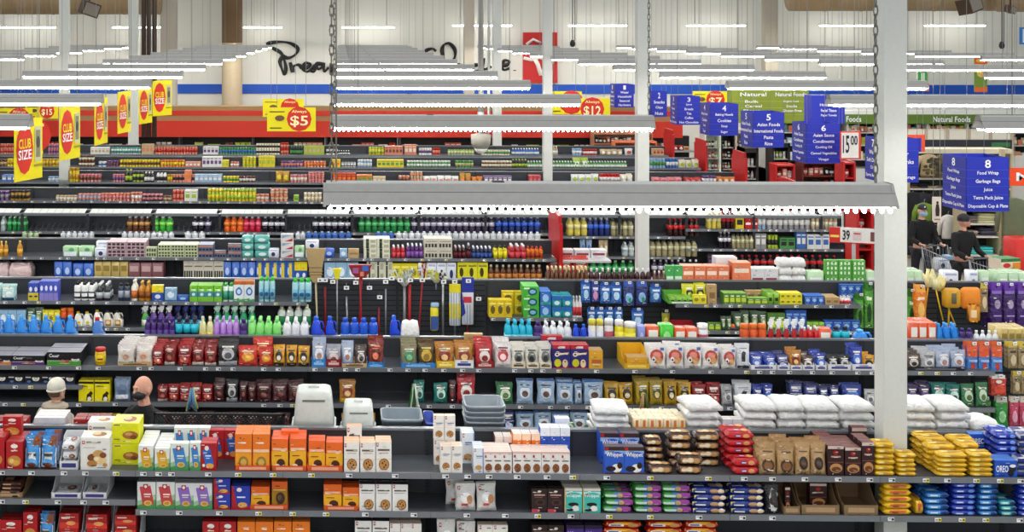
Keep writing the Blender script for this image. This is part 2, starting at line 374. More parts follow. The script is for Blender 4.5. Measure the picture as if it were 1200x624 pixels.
sty('peach', 'box', 'f0ece6', pc(.04, .84, .12)+[('r', .12, .7, .88, .76, '6a5a50'), ('r', .2, .62, .8, .645, 'c8a890'), ('r', 0, .42, 1, .44, 'f2c8a8')]+cookie(.52, .26, .34, .2), 'white cookie carton with big cookie picture', 'cookie_box', 'box', top='eab892')
sty('white_cookie', 'box', 'f0eeea', pc(.06, .86, .12)+[('r', .12, .74, .88, .79, '585450'), ('r', .12, .66, .8, .68, '9a9088')]+cookie(.6, .24, .32, .2), 'white cookie carton with brown cookie picture', 'cookie_box', 'box', top='2e2c38')
sty('tall_peach', 'box', 'f2ede6', pc(.08, .85, .13)+[('r', .25, .68, .85, .71, '5878a8'), ('r', .25, .63, .7, .65, '90a0b8'), ('r', 0, .5, 1, .51, 'f0d0b0')]+cookie(.5, .25, .34, .14, 'c08848', '9a6230'), 'tall white bite cookie carton', 'cookie_box', 'box', top='f0d8c4')
sty('tall_blue', 'box', 'e8ecf2', pc(.08, .85, .13)+[('r', .25, .66, .9, .7, '4878b0'), ('r', .25, .6, .8, .62, '90a0b8'), ('e', .5, .22, .36, .1, 'c89858'), ('r', .9, 0, 1, 1, '90a8d8')], 'tall white and blue cookie carton', 'cookie_box', 'box', top='dfe6f4')
sty('small_white', 'box', 'f0ece8', [('r', 0, .9, 1, 1, 'e6beb0'), ('r', .1, .72, .3, .84, PCRED), ('r', .15, .55, .85, .61, '706860')]+cookie(.5, .25, .38, .2, '9a5a30', '6a3418'), 'small white biscuit carton with cookie picture', 'biscuit_box', 'box', top='f0dcd2')
sty('orange_small', 'box', 'ee7416', [('r', 0, .8, 1, 1, 'f6d0b0'), ('r', .2, .3, .8, .36, 'f8c898')], 'small orange biscuit carton', 'biscuit_box', 'box', top='e8e0dc')
sty('blue_small', 'box', '2450b8', [('r', 0, .78, 1, 1, 'e4e8f2'), ('r', .2, .5, .8, .55, 'a8c0f0'), ('e', .5, .28, .2, .1, '6088d8')], 'small blue biscuit carton', 'biscuit_box', 'box', top='eef0f6')
sty('brown_small', 'box', '7a3420', [('r', 0, .75, 1, 1, 'f0e4dc'), ('e', .5, .35, .3, .2, 'a86a48')], 'small brown and white biscuit carton', 'biscuit_box', 'box', top='eee4dc')
sty('whippet', 'box', '2a5cc8', [('r', 0, .86, 1, 1, '3a2020'), ('r', .02, .88, .2, .98, 'c01820'), ('p', [(0, .86), (1, .86), (1, .76), (.7, .82), (.3, .8), (0, .72)], '90b8e8'), ('T', .08, .6, .94, .8, 'ffffff', 'Whippet'), ('e', .62, .22, .26, .16, 'f2efe8'), ('e', .32, .2, .26, .1, '241008'), ('e', .78, .32, .14, .12, '2a140c'), ('r', 0, 0, 1, .06, '5a3018')], 'blue carton of marshmallow cookies', 'cookie_box', 'box', top='4a4048')
sty('whippet_teal', 'box', '42c0b4', [('r', 0, .9, 1, 1, 'e8e0d8'), ('p', [(0, .86), (1, .86), (1, .76), (.6, .84), (.3, .82), (0, .72)], 'c8ece4'), ('T', .08, .6, .94, .78, 'f4fffc', 'Whippet'), ('e', .5, .34, .3, .08, '180c08'), ('e', .62, .18, .2, .12, 'efe8e0'), ('e', .3, .12, .2, .06, '24100a'), ('r', 0, 0, .06, 1, 'e8b060')], 'teal carton of marshmallow cookies', 'cookie_box', 'box', top='e8e4d8')
sty('whippet_purple', 'box', '4a2a88', [('r', 0, .88, 1, 1, '1c1030'), ('T', .08, .55, .94, .78, 'f4f0fc', 'Whippet'), ('e', .5, .3, .3, .1, 'e0d8d0')], 'purple carton of marshmallow cookies', 'cookie_box', 'box', top='2a1838')
sty('dark_pink', 'box', '2a1818', [('e', .5, .88, .12, .04, 'e8e0d8'), ('e', .55, .42, .34, .14, '4a2a22'), ('e', .55, .42, .2, .08, '1c0c0a'), ('r', 0, 0, .5, .14, 'd04858'), ('r', .15, .7, .85, .76, 'c89890'), ('r', .2, .62, .7, .65, '8a5a50')], 'black carton of dark cookies', 'cookie_box', 'box', top='181010')
sty('fudge', 'pack', '3a2018', [('r', .14, .2, .9, .85, '8a6038'), ('e', .3, .5, .12, .3, 'd8b080'), ('e', .5, .55, .14, .3, 'e8cfa0'), ('e', .72, .5, .12, .32, 'c09058'), ('r', .2, .4, .55, .62, 'f4e8d0')], 'brown packet of fudge cookies', 'cookie_packet', 'packet')
sty('chips_red', 'pack', 'b8141c', [('r', .12, .2, .88, .8, 'd02028'), ('r', .3, .35, .52, .72, '6a3a80'), ('e', .7, .5, .12, .3, 'e0a060'), ('r', .34, .45, .5, .6, 'f0e8f0')], 'red packet of chewy cookies', 'cookie_packet', 'packet')
sty('kraft_cookie', 'bag', 'c09a68', [('r', .06, .8, .94, .94, 'a88452'), ('r', .2, .7, .8, .75, '6a4a28'), ('e', .5, .3, .38, .22, '4a2814'), ('e', .5, .3, .26, .14, '8a5a30'), ('r', .38, .46, .62, .5, 'e8d0a8')], 'brown paper bag of cookies', 'cookie_bag', 'bag', seal='b08a58', lean=.02)
sty('kraft_round', 'bag', 'c49e6c', [('r', .06, .8, .94, .94, 'b08c5a'), ('e', .5, .36, .3, .2, '2a1810'), ('e', .5, .36, .16, .11, '584030'), ('r', .2, .68, .8, .72, '6a4a28')], 'brown paper bag with dark round emblem', 'cookie_bag', 'bag', seal='b08a58', lean=.02)
sty('choc_dark', 'box', '341818', [('r', 0, .9, 1, 1, 'd8c0b4'), ('e', .5, .78, .16, .07, PCRED), ('r', .2, .62, .8, .67, 'c8a090'), ('e', .52, .26, .4, .16, 'c89058'), ('e', .52, .22, .3, .09, '6a3a1c'), ('r', 0, .45, 1, .47, '8a5040')], 'dark brown cookie carton', 'cookie_box', 'box', top='6a2c28')
sty('yellow_pack', 'pack', 'e8b81e', [('r', .12, .16, .88, .8, 'f0c832'), ('e', .5, .5, .2, .3, 'c89a38'), ('r', .2, .35, .42, .65, 'f8e8a0'), ('r', .6, .3, .85, .6, 'd09818')], 'yellow packet of cookies', 'cookie_packet', 'packet')
sty('yellow_pic', 'pack', 'e8b81e', [('r', .1, .1, .9, .9, 'f0c420'), ('e', .5, .5, .3, .36, 'd09048'), ('e', .42, .5, .12, .2, '8a5020'), ('r', .22, .6, .8, .8, 'e05030')], 'yellow picture packet of cookies', 'cookie_packet', 'packet')
sty('oreo', 'pack', '1c50b8', [('T', .08, .25, .62, .75, 'ffffff', 'OREO'), ('e', .82, .45, .12, .35, '14141c'), ('e', .82, .55, .1, .14, 'f0f0f0'), ('r', .1, .85, .9, .92, '88b8f0')], 'blue packet of sandwich cookies', 'cookie_packet', 'packet')
sty('oreo_box', 'box', '1c54c0', [('T', .06, .3, .6, .7, 'ffffff', 'OREO'), ('e', .8, .55, .16, .24, '14141c'), ('e', .8, .68, .14, .1, 'f0f0f0'), ('e', .72, .25, .14, .2, '101018')], 'blue carton of sandwich cookies', 'cookie_box', 'box', top='4a80d8')
sty('blue_white', 'pack', '2a3a90', [('p', [(.02, .9), (.42, .9), (.5, .1), (.02, .1)], '4888d8'), ('p', [(.02, .9), (.15, .9), (.02, .3)], 'f0d840'), ('r', .1, .25, .4, .5, 'f0f4fc'), ('e', .66, .55, .14, .3, 'c0986a'), ('e', .86, .5, .1, .4, 'e8d8b8'), ('r', .56, .1, .94, .2, 'c8a070')], 'blue and white packet of sandwich cookies', 'cookie_packet', 'packet')
sty('green_purple', 'pack', '4a9a48', [('r', .36, .04, .64, .96, '5078c0'), ('r', .62, .04, 1, .96, '9a3a98'), ('r', .06, .3, .46, .66, 'c8e8d8'), ('e', .58, .5, .11, .36, 'c8a070'), ('r', .72, .3, .9, .4, 'e0b0e0')], 'green and purple packet of cookies', 'cookie_packet', 'packet')
sty('blue_stack', 'pack', '2038a8', [('r', .1, .2, .5, .7, '3a60d8'), ('r', .18, .35, .45, .6, 'e0e8ff'), ('e', .75, .5, .12, .3, '6a9ae8')], 'royal blue packet of cookies', 'cookie_packet', 'packet')
sty('sky_stack', 'pack', '2868b8', [('r', .1, .2, .6, .8, '58a8e0'), ('r', .2, .4, .5, .65, 'e8f4ff'), ('e', .8, .5, .12, .3, '1c3068')], 'light blue packet of cookies', 'cookie_packet', 'packet')
sty('teal_stack', 'pack', '2a80a0', [('r', .1, .2, .6, .8, '70d0c8'), ('r', .2, .4, .5, .65, 'e8fffc'), ('e', .8, .5, .12, .3, '202858')], 'teal packet of cookies', 'cookie_packet', 'packet')
sty('white_navy', 'pack', 'd8d8e0', [('r', 0, .1, .4, .9, '1c2c78'), ('e', .7, .5, .14, .35, '30201c')], 'white and navy packet of cookies', 'cookie_packet', 'packet')
sty('red_yellow', 'pack', 'c8281c', [('r', .05, .55, .95, .95, 'f0b020'), ('r', .1, .3, .5, .7, 'f4e8e0'), ('r', .15, .4, .42, .6, '2048b0'), ('e', .75, .5, .14, .35, 'c88848')], 'red and yellow packet of fig cookies', 'cookie_packet', 'packet')
sty('treat_red', 'box', 'b01c1c', [('r', 0, .0, 1, .4, 'd8382c'), ('e', .6, .35, .25, .12, 'e8a060'), ('T', .1, .66, .6, .82, 'f8ece0', 'OOO')] if 0 else [('r', 0, .0, 1, .4, 'd8382c'), ('e', .6, .35, .25, .14, 'e8a060'), ('r', .1, .66, .55, .76, 'f8ece0')], 'deep red wafer carton', 'wafer_box', 'box', top='8a1418')
sty('choc_roll', 'pack', '5a3428', [('r', .1, .3, .5, .7, 'b89070'), ('e', .7, .5, .15, .3, '2a1410')], 'brown packet of chocolate biscuits', 'biscuit_packet', 'packet')
sty('grey_pouch', 'bag', 'dcdad6', pc(.1, .78, .12)+[('e', .5, .5, .3, .2, 'f0f0f0'), ('e', .7, .45, .16, .16, 'b88050'), ('r', .25, .22, .6, .3, 'c03020')], 'white and grey pouch of treats', 'treat_pouch', 'bag')
sty('black_pouch', 'bag', '282428', [('p', [(.3, .1), (.7, .1), (.9, .7), (.5, .9), (.2, .6)], 'd8d8d8'), ('e', .5, .5, .15, .2, '402828')], 'black and silver pouch', 'snack_pouch', 'bag')
for k_, c_ in (('tray_kraft', '8a7050'), ('tray_blue', '3a88c8'), ('tray_white', 'e2e2e4'), ('tray_yellow', 'e0b020'), ('tray_black', '1c1a1c'), ('tray_red', 'b02028'), ('tray_green', '5aa838'), ('tray_orange', 'e05820')):
    sty(k_, 'tray', c_, [('r', .12, .25, .88, .75, {'tray_kraft': 'b89870', 'tray_orange': 'f8b090', 'tray_yellow': 'f8d860', 'tray_white': '3a3a80', 'tray_blue': '70b8e0'}.get(k_, 'f0f0f0'))], '%s open display carton' % {'kraft': 'brown cardboard'}.get(k_[5:], k_[5:]), 'display_tray', 'display carton', front={'tray_orange': .95}.get(k_, .3))
for k_, c_, t_, n_ in (('bt_blue', '2f80c8', '90c8f0', 'blue'), ('bt_red', '8a1820', 'e8c0b8', 'dark red'), ('bt_kraft', 'c8a878', '6a5030', 'tan'), ('bt_yellow', 'e0b828', 'f8e890', 'yellow'), ('bt_white', 'e8e8ea', '34348a', 'white'), ('bt_cream', 'e8dcc4', '6a5a48', 'cream'), ('bt_black', '18181a', '707074', 'black')):
    sty(k_, 'tray', c_, [('r', .15, .3, .85, .62, t_), ('r', .3, .7, .7, .82, t_)], '%s low shelf tray holding treat bags' % n_, 'display_tray', 'display carton', front=.95)
# --- second row: pet food and treats ---
def dog(x, y, s, c='e8e4dc'): return [('e', x, y, s, s*.8, c), ('e', x-s*.8, y+s*.6, s*.35, s*.5, c), ('e', x+s*.8, y+s*.6, s*.35, s*.5, c), ('e', x, y-s*.2, s*.22, s*.18, '181818'), ('e', x-s*.35, y+s*.2, s*.12, s*.12, '181818'), ('e', x+s*.35, y+s*.2, s*.12, s*.12, '181818')]
def cesar(c): return [('r', 0, 0, 1, .34, c), ('r', 0, .34, 1, .38, 'c8c8c8'), ('T', .06, .62, .36, .88, 'f4f4f4', 'Cesar'), ('e', .46, .3, .07, .14, 'b08060'), ('e', .6, .3, .07, .14, 'a05040')]+dog(.84, .4, .11)
sty('cesar_purple', 'box', '141218', cesar('5a2a70'), 'black and purple dog food carton', 'dog_food_box', 'box', top='8c8c94')
sty('cesar_green', 'box', '141218', cesar('4a9a30'), 'black and green dog food carton', 'dog_food_box', 'box', top='9c9ca4')
sty('cesar_orange', 'box', '141218', cesar('d08040'), 'black and orange dog food carton', 'dog_food_box', 'box', top='88888f')
sty('cesar_small', 'box', '17151b', [('r', 0, 0, 1, .2, '30406a'), ('e', .28, .3, .12, .1, '5a7ab0')]+dog(.7, .5, .2)+[('r', .08, .66, .4, .76, 'd8d8d8')], 'small black dog food carton', 'dog_food_box', 'box', top='3a3a40')
sty('treat_jar', 'bot', 'e0b010', [('r', .2, .2, .8, .8, 'f0d020'), ('r', .3, .4, .7, .6, '803018')], 'yellow treat jar with red lid', 'treat_jar', 'jar', shape='jar', cap='b82020', lab=(.15, .6, 'e8c818'))
def bagart(lab, blob, strip=None, txt='f4f0e8', lay=None):
    lay = (int(lab, 16)+int(blob, 16)) % 4 if lay is None else lay
    if lay == 1: a = [('p', [(.08, .08), (.92, .08), (.92, .42), (.08, .58)], lab), ('e', .6, .28, .24, .14, blob), ('e', .34, .3, .14, .1, txt), ('e', .34, .3, .08, .06, blob), ('r', .12, .74, .88, .84, txt), ('r', .2, .64, .7, .69, lab)]
    elif lay == 2: a = [('r', .1, .56, .9, .88, lab), ('r', .18, .7, .82, .8, txt), ('r', .24, .62, .66, .65, txt), ('e', .38, .34, .22, .15, blob), ('e', .64, .28, .2, .13, blob), ('e', .58, .36, .1, .07, txt), ('r', .06, .5, .94, .52, txt)]
    elif lay == 3: a = [('p', [(.3, .05), (.95, .05), (.95, .9), (.55, .9)], lab), ('r', .08, .72, .8, .82, txt), ('e', .6, .4, .26, .18, blob), ('e', .68, .36, .12, .08, txt), ('r', .08, .62, .46, .66, txt), ('r', .08, .2, .3, .34, blob)]
    else: a = [('e', .5, .48, .34, .24, lab), ('r', .2, .74, .8, .8, txt), ('r', .28, .67, .7, .7, txt), ('e', .5, .42, .2, .13, blob)]
    if strip: a += [('r', .04, .03, .96, .2, strip)]
    return a
def bsty(key, c, lab, blob, desc, strip=None, txt='f4f0e8', **k): sty(key, 'bag', c, bagart(lab, blob, strip, txt), desc, 'pet_treat_bag', 'bag', **k)
bsty('wb_green', 'e2ddd8', 'd8c8b8', 'c09880', 'white treat bag with green base', '3a8a4a')
bsty('wb_orange', 'e4ddd6', 'e0c0a8', 'c89070', 'white treat bag with orange base', 'e09048')
bsty('red_bag', 'a81a1a', '7a0e12', 'c86050', 'red dog treat bag', None, 'f0e0d8')
bsty('red_dark', '8a1418', '5a0c10', 'b05840', 'dark red jerky bag', 'd8d0c8', 'e8c8b8')
bsty('maroon', '48141a', '300c10', '8a4038', 'maroon jerky bag', None, 'c8a8a0')
bsty('black_silver', '1c1a1c', 'c8c8cc', '484448', 'black and silver treat bag', 'a8a8ac')
bsty('red_orange', 'c8301c', 'e88828', 'f0c040', 'red and orange treat bag', None, 'f8e0b0')
bsty('gold_bag', 'e0a018', '2a2018', 'e8e0d0', 'golden yellow treat bag with dark emblem', '2a2018', '2a2018')
bsty('silver_blue', 'a8b4cc', 'e0e4f0', 'b08070', 'silver pouch with blue card base', '2a60c0')
bsty('silver_red', 'a8a8b4', 'd8c8c8', '8a3028', 'silver pouch with red card base', 'b02830')
bsty('brown_red', '8a3428', '5a1c18', 'e87858', 'brown treat bag with coral lettering', '3a88c8', 'f08868')
bsty('green_kraft', '8a8460', '3a8a58', '90c8a0', 'kraft bag with green label', '2a78b0', 'e0e0d0')
bsty('yellow_kraft', '5a4420', 'd8b030', '8a6a20', 'brown bag with yellow label', '2a78b0', 'f0d868')
bsty('gold_choc', 'b87a28', '8a2818', 'e8c080', 'gold bag with dark red label', 'e0b828', 'f8e8c0')
bsty('red_white', 'c03038', 'e8e0dc', '8a2018', 'red and white treat bag', '6a1420')
bsty('white_red', 'e4dedd', 'c03848', 'f0d0d0', 'white treat bag with red oval', None, '803038')
bsty('white_dog', 'dedad0', '6a7068', '30302c', 'white treat bag with grey dog picture', 'e8dcc8', '505850')
sty('chew_box', 'box', '2a2a78', [('r', 0, .84, 1, 1, 'c02028'), ('r', .3, .86, .7, .95, 'f0e0e0'), ('p', [(.1, .58), (.3, .72), (.5, .66), (.92, .7), (.9, .62), (.5, .58), (.2, .5)], 'f0b020'), ('e', .25, .6, .14, .09, 'f8f0e0'), ('e', .25, .6, .07, .04, '2a2a78'), ('r', .4, .6, .85, .66, 'f8f0e0'), ('e', .28, .24, .2, .17, 'd8d020'), ('e', .7, .22, .16, .18, 'e8c8a0'), ('e', .7, .3, .05, .03, '281810'), ('r', 0, 0, 1, .05, 'c02028')], 'dark blue dog chew carton with red top', 'dog_chew_box', 'box', top='b01c28')
sty('gold_open', 'box', 'e0a82a', [('r', .2, .3, .9, .5, 'c06030'), ('r', .25, .2, .8, .26, 'f8e0a0')], 'gold treat carton', 'treat_box', 'box', top='b89060')
sty('white_circle', 'bag', 'ece8e4', [('e', .5, .52, .4, .3, 'b8382c'), ('e', .5, .58, .24, .13, 'd88070'), ('e', .62, .36, .2, .14, 'd8a060'), ('e', .3, .4, .13, .12, 'f0ece8'), ('e', .3, .38, .06, .05, '282020'), ('r', .7, .78, .92, .9, '4860a8')], 'white dog treat bag with red circle', 'dog_treat_bag', 'bag')
sty('white_blackdog', 'bag', 'dfe2e6', [('r', .05, .03, .95, .14, '3a4050'), ('p', [(.35, .3), (.65, .3), (.66, .55), (.72, .66), (.5, .72), (.36, .6)], '202024'), ('r', .2, .8, .8, .83, '70788a')], 'white bag with black dog emblem', 'dog_treat_bag', 'bag')
bsty('blue_bag', '2440a0', '4a78d0', 'e8e8f4', 'royal blue treat bag', 'e0e4ec')
bsty('light_blue_bag', 'a8c4e0', 'd8e4f0', '6a5048', 'pale blue dog treat bag with blue top', None, '4a6890', seal='2a68b8')
bsty('navy_bag', '1c2460', '38489a', 'b8c4f0', 'navy treat bag', None)
bsty('purple_bag', '3a2458', '6a4a90', 'c0a0d8', 'deep purple treat bag', None)
bsty('teal_bag', '1c7a70', 'c0e8dc', '385850', 'teal treat bag', None)
bsty('green_bag', '3a8050', 'c8e0c0', '587840', 'green and white treat bag', None)
bsty('yellow_gold', 'd0a018', '302818', 'e8d8b0', 'gold cat treat bag', None, '302818')
bsty('gold_green', 'b89a28', '4a5a20', 'e8d090', 'olive gold treat bag', None)
bsty('grey_bag', 'b8b8ba', 'e0e0e0', '787880', 'light grey treat bag', None, '505058')
bsty('brown_silver', '584840', 'c8c0b8', '302420', 'brown and silver treat bag', None)
sty('yellow_dogbox', 'box', 'f0e000', [('r', 0, .86, 1, .97, '2a2810'), ('r', .1, .72, .6, .76, '6a6008'), ('p', [(.5, .05), (.9, .05), (.85, .3), (.95, .42), (.8, .52), (.66, .4), (.55, .34)], '3a2018'), ('e', .72, .14, .14, .1, 'f0e8d8')], 'yellow treat box with brown dog', 'dog_treat_box', 'box', top='e8d838')
sty('blue_pouchfish', 'bag', '7890b0', [('e', .5, .5, .35, .25, '506888'), ('r', .1, .1, .9, .3, 'd8dce4')], 'grey blue pouch', 'treat_pouch', 'bag')
# --- third row: cleaning ---
def csty(key, kind, c, desc, name, cat, art=(), **k): sty(key, kind, c, list(art), desc, name, cat, **k)
csty('teal_pouch', 'bag', 'd0ece8', 'white and teal refill pouch', 'refill_pouch', 'pouch', bagart('58b8b8', 'f0ffff', '1c5878'))
csty('bluyel', 'box', '3850b0', 'blue and yellow cleaner box', 'cleaner_box', 'box', [('r', 0, 0, 1, .45, 'd8c820'), ('e', .5, .65, .3, .14, 'e8e8f8'), ('r', .2, .2, .8, .3, '202868')], top='5868c0')
csty('blue_lilac', 'box', '4a5ac0', 'blue and lilac cleaner box', 'cleaner_box', 'box', [('r', 0, 0, 1, .4, '8a80c8'), ('e', .5, .65, .3, .14, 'e8e8f8')], top='6878d0')
csty('black_cap', 'bot', 'f0f0ec', 'white cleaner bottle with black cap', 'cleaner_bottle', 'bottle', [('r', .15, .3, .85, .8, 'f8f8f8')], shape='shamp', cap='141414', lab=(.12, .5, '202428'), flat=.7)
csty('dark_bot', 'bot', '24262a', 'black and white cleaner bottle', 'cleaner_bottle', 'bottle', (), shape='sauce', cap='e0e0e0', lab=(.15, .5, 'b8bcc0'), flat=.7)
csty('dark_jar', 'bot', '2a3448', 'dark blue polish bottle', 'polish_bottle', 'bottle', (), shape='aero', cap='181818', lab=(.2, .6, 'a0a8b8'))
csty('white_orange', 'bot', 'f0ece0', 'white wood cleaner bottle with orange label', 'cleaner_bottle', 'bottle', (), shape='sauce', cap='e8e8e0', lab=(.12, .5, 'c86828'), flat=.7)
csty('amber_bot', 'bot', 'c8841c', 'amber oil soap bottle', 'soap_bottle', 'bottle', (), shape='sauce', cap='d8a838', lab=(.15, .5, '8a4a18'), flat=.7)
csty('yb_box', 'box', '2850a8', 'blue box with yellow top', 'cleaner_box', 'box', [('r', 0, .55, 1, 1, 'f0d820'), ('e', .5, .3, .25, .14, 'e8f0ff')], top='f0e050')
csty('ltblue', 'box', '90b8d8', 'light blue cleaner box', 'cleaner_box', 'box', [('e', .5, .5, .3, .25, 'e8f4ff'), ('r', 0, 0, 1, .12, '3870b0')], top='a8c8e0')
csty('green_pk', 'box', '78c828', 'lime green scrub pad pack', 'scrub_pad_pack', 'pack', [('r', 0, .3, 1, .62, '3a8a98'), ('r', .2, .68, .8, .78, 'e8ffd8'), ('e', .5, .45, .22, .1, 'd8f0f0')], top='68b820')
csty('green_can', 'bot', 'e0f0e8', 'white and green aerosol can', 'aerosol_can', 'can', (), shape='aero', cap='30a840', lab=(.1, .6, '389878'))
csty('wblue_box', 'box', 'e8f0f0', 'white box with blue emblem and green base', 'cleaner_box', 'box', [('e', .5, .5, .34, .2, '3878c0'), ('e', .5, .5, .2, .12, 'd8e8ff'), ('r', 0, 0, 1, .14, '48a860'), ('r', .0, .84, 1, 1, 'c86828')], top='b06830')
csty('aero_green', 'bot', 'a8d8e0', 'pale blue aerosol can with green cap', 'aerosol_can', 'can', [('e', .5, .5, .3, .2, '205888')], shape='aero', cap='38c838', lab=(.1, .55, '78b8d0'))
csty('jug_yellow', 'jug', 'f0f0ea', 'white cleaner jug with yellow label', 'cleaner_jug', 'jug', cap='e0c020')
csty('jug_amber', 'jug', 'e8e4d8', 'white cleaner jug with amber label', 'cleaner_jug', 'jug', lab='e0a030', cap='303030', dot='f0e0c0')
csty('spray_white', 'spray', '58a858', 'green spray bottle with white trigger', 'spray_bottle', 'bottle', lab=('d8e8d0',))
csty('spray_purple', 'spray', '6a4a98', 'purple spray bottle with white trigger', 'spray_bottle', 'bottle', lab=('3a2870',))
csty('spray_red', 'spray', 'b01c20', 'red spray bottle with white trigger', 'spray_bottle', 'bottle', lab=('d83838',))
csty('spray_navy', 'spray', '18204c', 'navy spray bottle with blue trigger', 'spray_bottle', 'bottle', lab=('28b0c8',), cap='2a3878')
csty('spray_green', 'spray', '28a068', 'green spray bottle with pale trigger', 'spray_bottle', 'bottle', lab=('a0e0c0',), cap='c8ecd8')
csty('bot_wgreen', 'bot', 'e4ece4', 'white toilet cleaner bottle with green label', 'cleaner_bottle', 'bottle', (), shape='round', cap='e8e4c0', lab=(.12, .55, '187848'), flat=.7)
csty('jugblue', 'jug', '2a8ae0', 'bright blue detergent jug', 'detergent_jug', 'jug', cap='58b0f0', lab='2868c0', dot='a0d8ff')
csty('jugroyal', 'jug', '1848d8', 'royal blue detergent jug', 'detergent_jug', 'jug', cap='2868f0', lab='1838a8', dot='a0c8ff')
csty('jugbluered', 'jug', '4a80d0', 'blue detergent jug with red cap', 'detergent_jug', 'jug', cap='d02030', lab='a8c8f0')
csty('bot_purple', 'bot', '3a1c68', 'purple softener bottle', 'softener_bottle', 'bottle', (), shape='shamp', cap='402878', lab=(.1, .6, '4a3080'), flat=.8)
csty('bot_cyan', 'bot', '1c2840', 'dark bottle with cyan label', 'softener_bottle', 'bottle', (), shape='shamp', cap='203048', lab=(.5, .8, '28c4dc'), flat=.8)
csty('bot_cream', 'bot', 'e8e4a8', 'cream scent bottle', 'softener_bottle', 'bottle', (), shape='round', cap='f0ecc8', lab=(.2, .5, 'e0c860'), flat=.8)
csty('bot_lilac', 'bot', 'c090e0', 'lilac softener bottle', 'softener_bottle', 'bottle', (), shape='round', cap='c8a0e8', lab=(.2, .5, 'a060c8'), flat=.8)
csty('bot_lime', 'bot', '90e880', 'pale green softener bottle', 'softener_bottle', 'bottle', (), shape='round', cap='98f088', lab=(.2, .5, '58c858'), flat=.8)
csty('bot_white', 'bot', 'e8ecf0', 'white bleach bottle', 'bleach_bottle', 'bottle', (), shape='round', cap='f4f6f8', lab=(.2, .5, 'c0c8d8'), flat=.8)
csty('bot_bluew', 'bot', '1c58d0', 'blue detergent bottle with pale label', 'detergent_bottle', 'bottle', (), shape='shamp', cap='2060e0', lab=(.1, .45, 'c0d8f4'), flat=.8)
csty('bot_cyan2', 'bot', '20b8d8', 'cyan cleaner bottle', 'cleaner_bottle', 'bottle', (), shape='round', cap='30c8e8', lab=(.2, .5, '90e8f4'), flat=.8)
csty('white_sack', 'sack', 'e4e4e2', 'white plastic sack', 'plastic_sack', 'sack')
csty('whiteyel_tub', 'bot', 'f0ece8', 'white tub with yellow lid', 'wipes_tub', 'tub', (), shape='jar', cap='e8d850', lab=(.15, .6, 'd8dce8'))
csty('yellow_tub', 'bot', 'e8d818', 'yellow tub with white lid', 'wipes_tub', 'tub', (), shape='jar', cap='f4f4f0', lab=(.15, .6, 'f0e850'))
csty('white_tub', 'bot', 'e8e8ec', 'white wipes canister', 'wipes_tub', 'tub', (), shape='jar', cap='f4f4f4', lab=(.15, .6, 'b04858'))
csty('green_block', 'tissue', '40c828', 'bright green wrapped pack', 'wrapped_pack', 'pack', [('e', .5, .5, .3, .25, 'a0f090')])
csty('orange_block', 'tissue', 'e05828', 'orange and white wrapped pack', 'wrapped_pack', 'pack', [('r', .1, .5, .9, .85, 'f4ece0')])
csty('lav_block', 'tissue', '8890d8', 'lavender wrapped pack', 'wrapped_pack', 'pack', [('e', .5, .5, .3, .25, 'c0c8f0')])
csty('yellow_brillo', 'box', 'e0c010', 'yellow scouring pad box', 'scouring_pad_box', 'box', [('e', .5, .45, .3, .25, '6a5a20'), ('r', .1, .75, .9, .85, 'f8e860')], top='e8d028')
csty('green_dw', 'box', '48b838', 'green dishwasher tablet box', 'tablet_box', 'box', [('e', .6, .5, .3, .36, '204868'), ('e', .6, .5, .2, .2, '80c0d8'), ('r', .05, .75, .4, .9, 'e8ffe0')], top='58c848')
csty('blue_dw', 'box', '3068c0', 'blue dishwasher tablet box', 'tablet_box', 'box', [('e', .5, .5, .3, .3, 'a0d0f0'), ('r', 0, 0, 1, .2, '30a890')], top='4880d8')
csty('teal_dw', 'tissue', '38a8b0', 'teal and blue sponge pack', 'sponge_pack', 'pack', [('r', 0, .6, 1, 1, '2868b8'), ('e', .5, .35, .3, .2, 'd0f0f0')])
csty('redwhite_bot', 'bot', 'e8e0e0', 'white and red dish liquid bottle', 'dish_soap_bottle', 'bottle', (), shape='sauce', cap='e0e0e0', lab=(.1, .5, 'c83840'), flat=.7)
csty('hang_blue', 'hang', '3878c8', 'blue hanging glove pack', 'glove_pack', 'pack', [('e', .5, .45, .3, .24, 'c0e0f8'), ('r', .15, .74, .85, .86, 'e8f0ff'), ('r', .1, .05, .9, .16, '1848a0')], head='2858b0')
csty('hang_pink', 'hang', '4050a8', 'blue and pink hanging cloth pack', 'cloth_pack', 'pack', [('e', .5, .4, .34, .26, 'd890b8'), ('r', .15, .74, .85, .86, 'e8e0f0')], head='3848a0')
csty('hang_navy', 'hang', '283878', 'navy hanging glove pack', 'glove_pack', 'pack', [('e', .5, .42, .34, .26, '88b8e8'), ('e', .6, .3, .14, .14, '30a070')], head='4868c8')
csty('hang_yellow', 'hang', 'b0b018', 'olive yellow hanging pack', 'cloth_pack', 'pack', [('e', .5, .4, .3, .24, 'e8e060')], head='28281c')
csty('hang_orange', 'hang', 'f08820', 'orange hanging duster pack', 'duster_pack', 'pack', [('e', .5, .4, .32, .24, 'f8c060'), ('r', .2, .72, .8, .8, 'f8e8d0')], head='f8b050')
csty('hang_purple', 'hang', '3c1468', 'glossy purple hanging pack', 'cloth_pack', 'pack', [('e', .55, .62, .26, .12, 'b0a0c0'), ('r', .2, .3, .9, .33, 'c0a0e8'), ('r', .1, .9, .9, .98, '9070c8')], head='6a3aa8')
csty('hang_green', 'hang', '58a838', 'green hanging glove pack', 'glove_pack', 'pack', [('e', .5, .4, .3, .24, '204818'), ('r', .2, .72, .8, .8, 'e8f8d0')], head='387828')
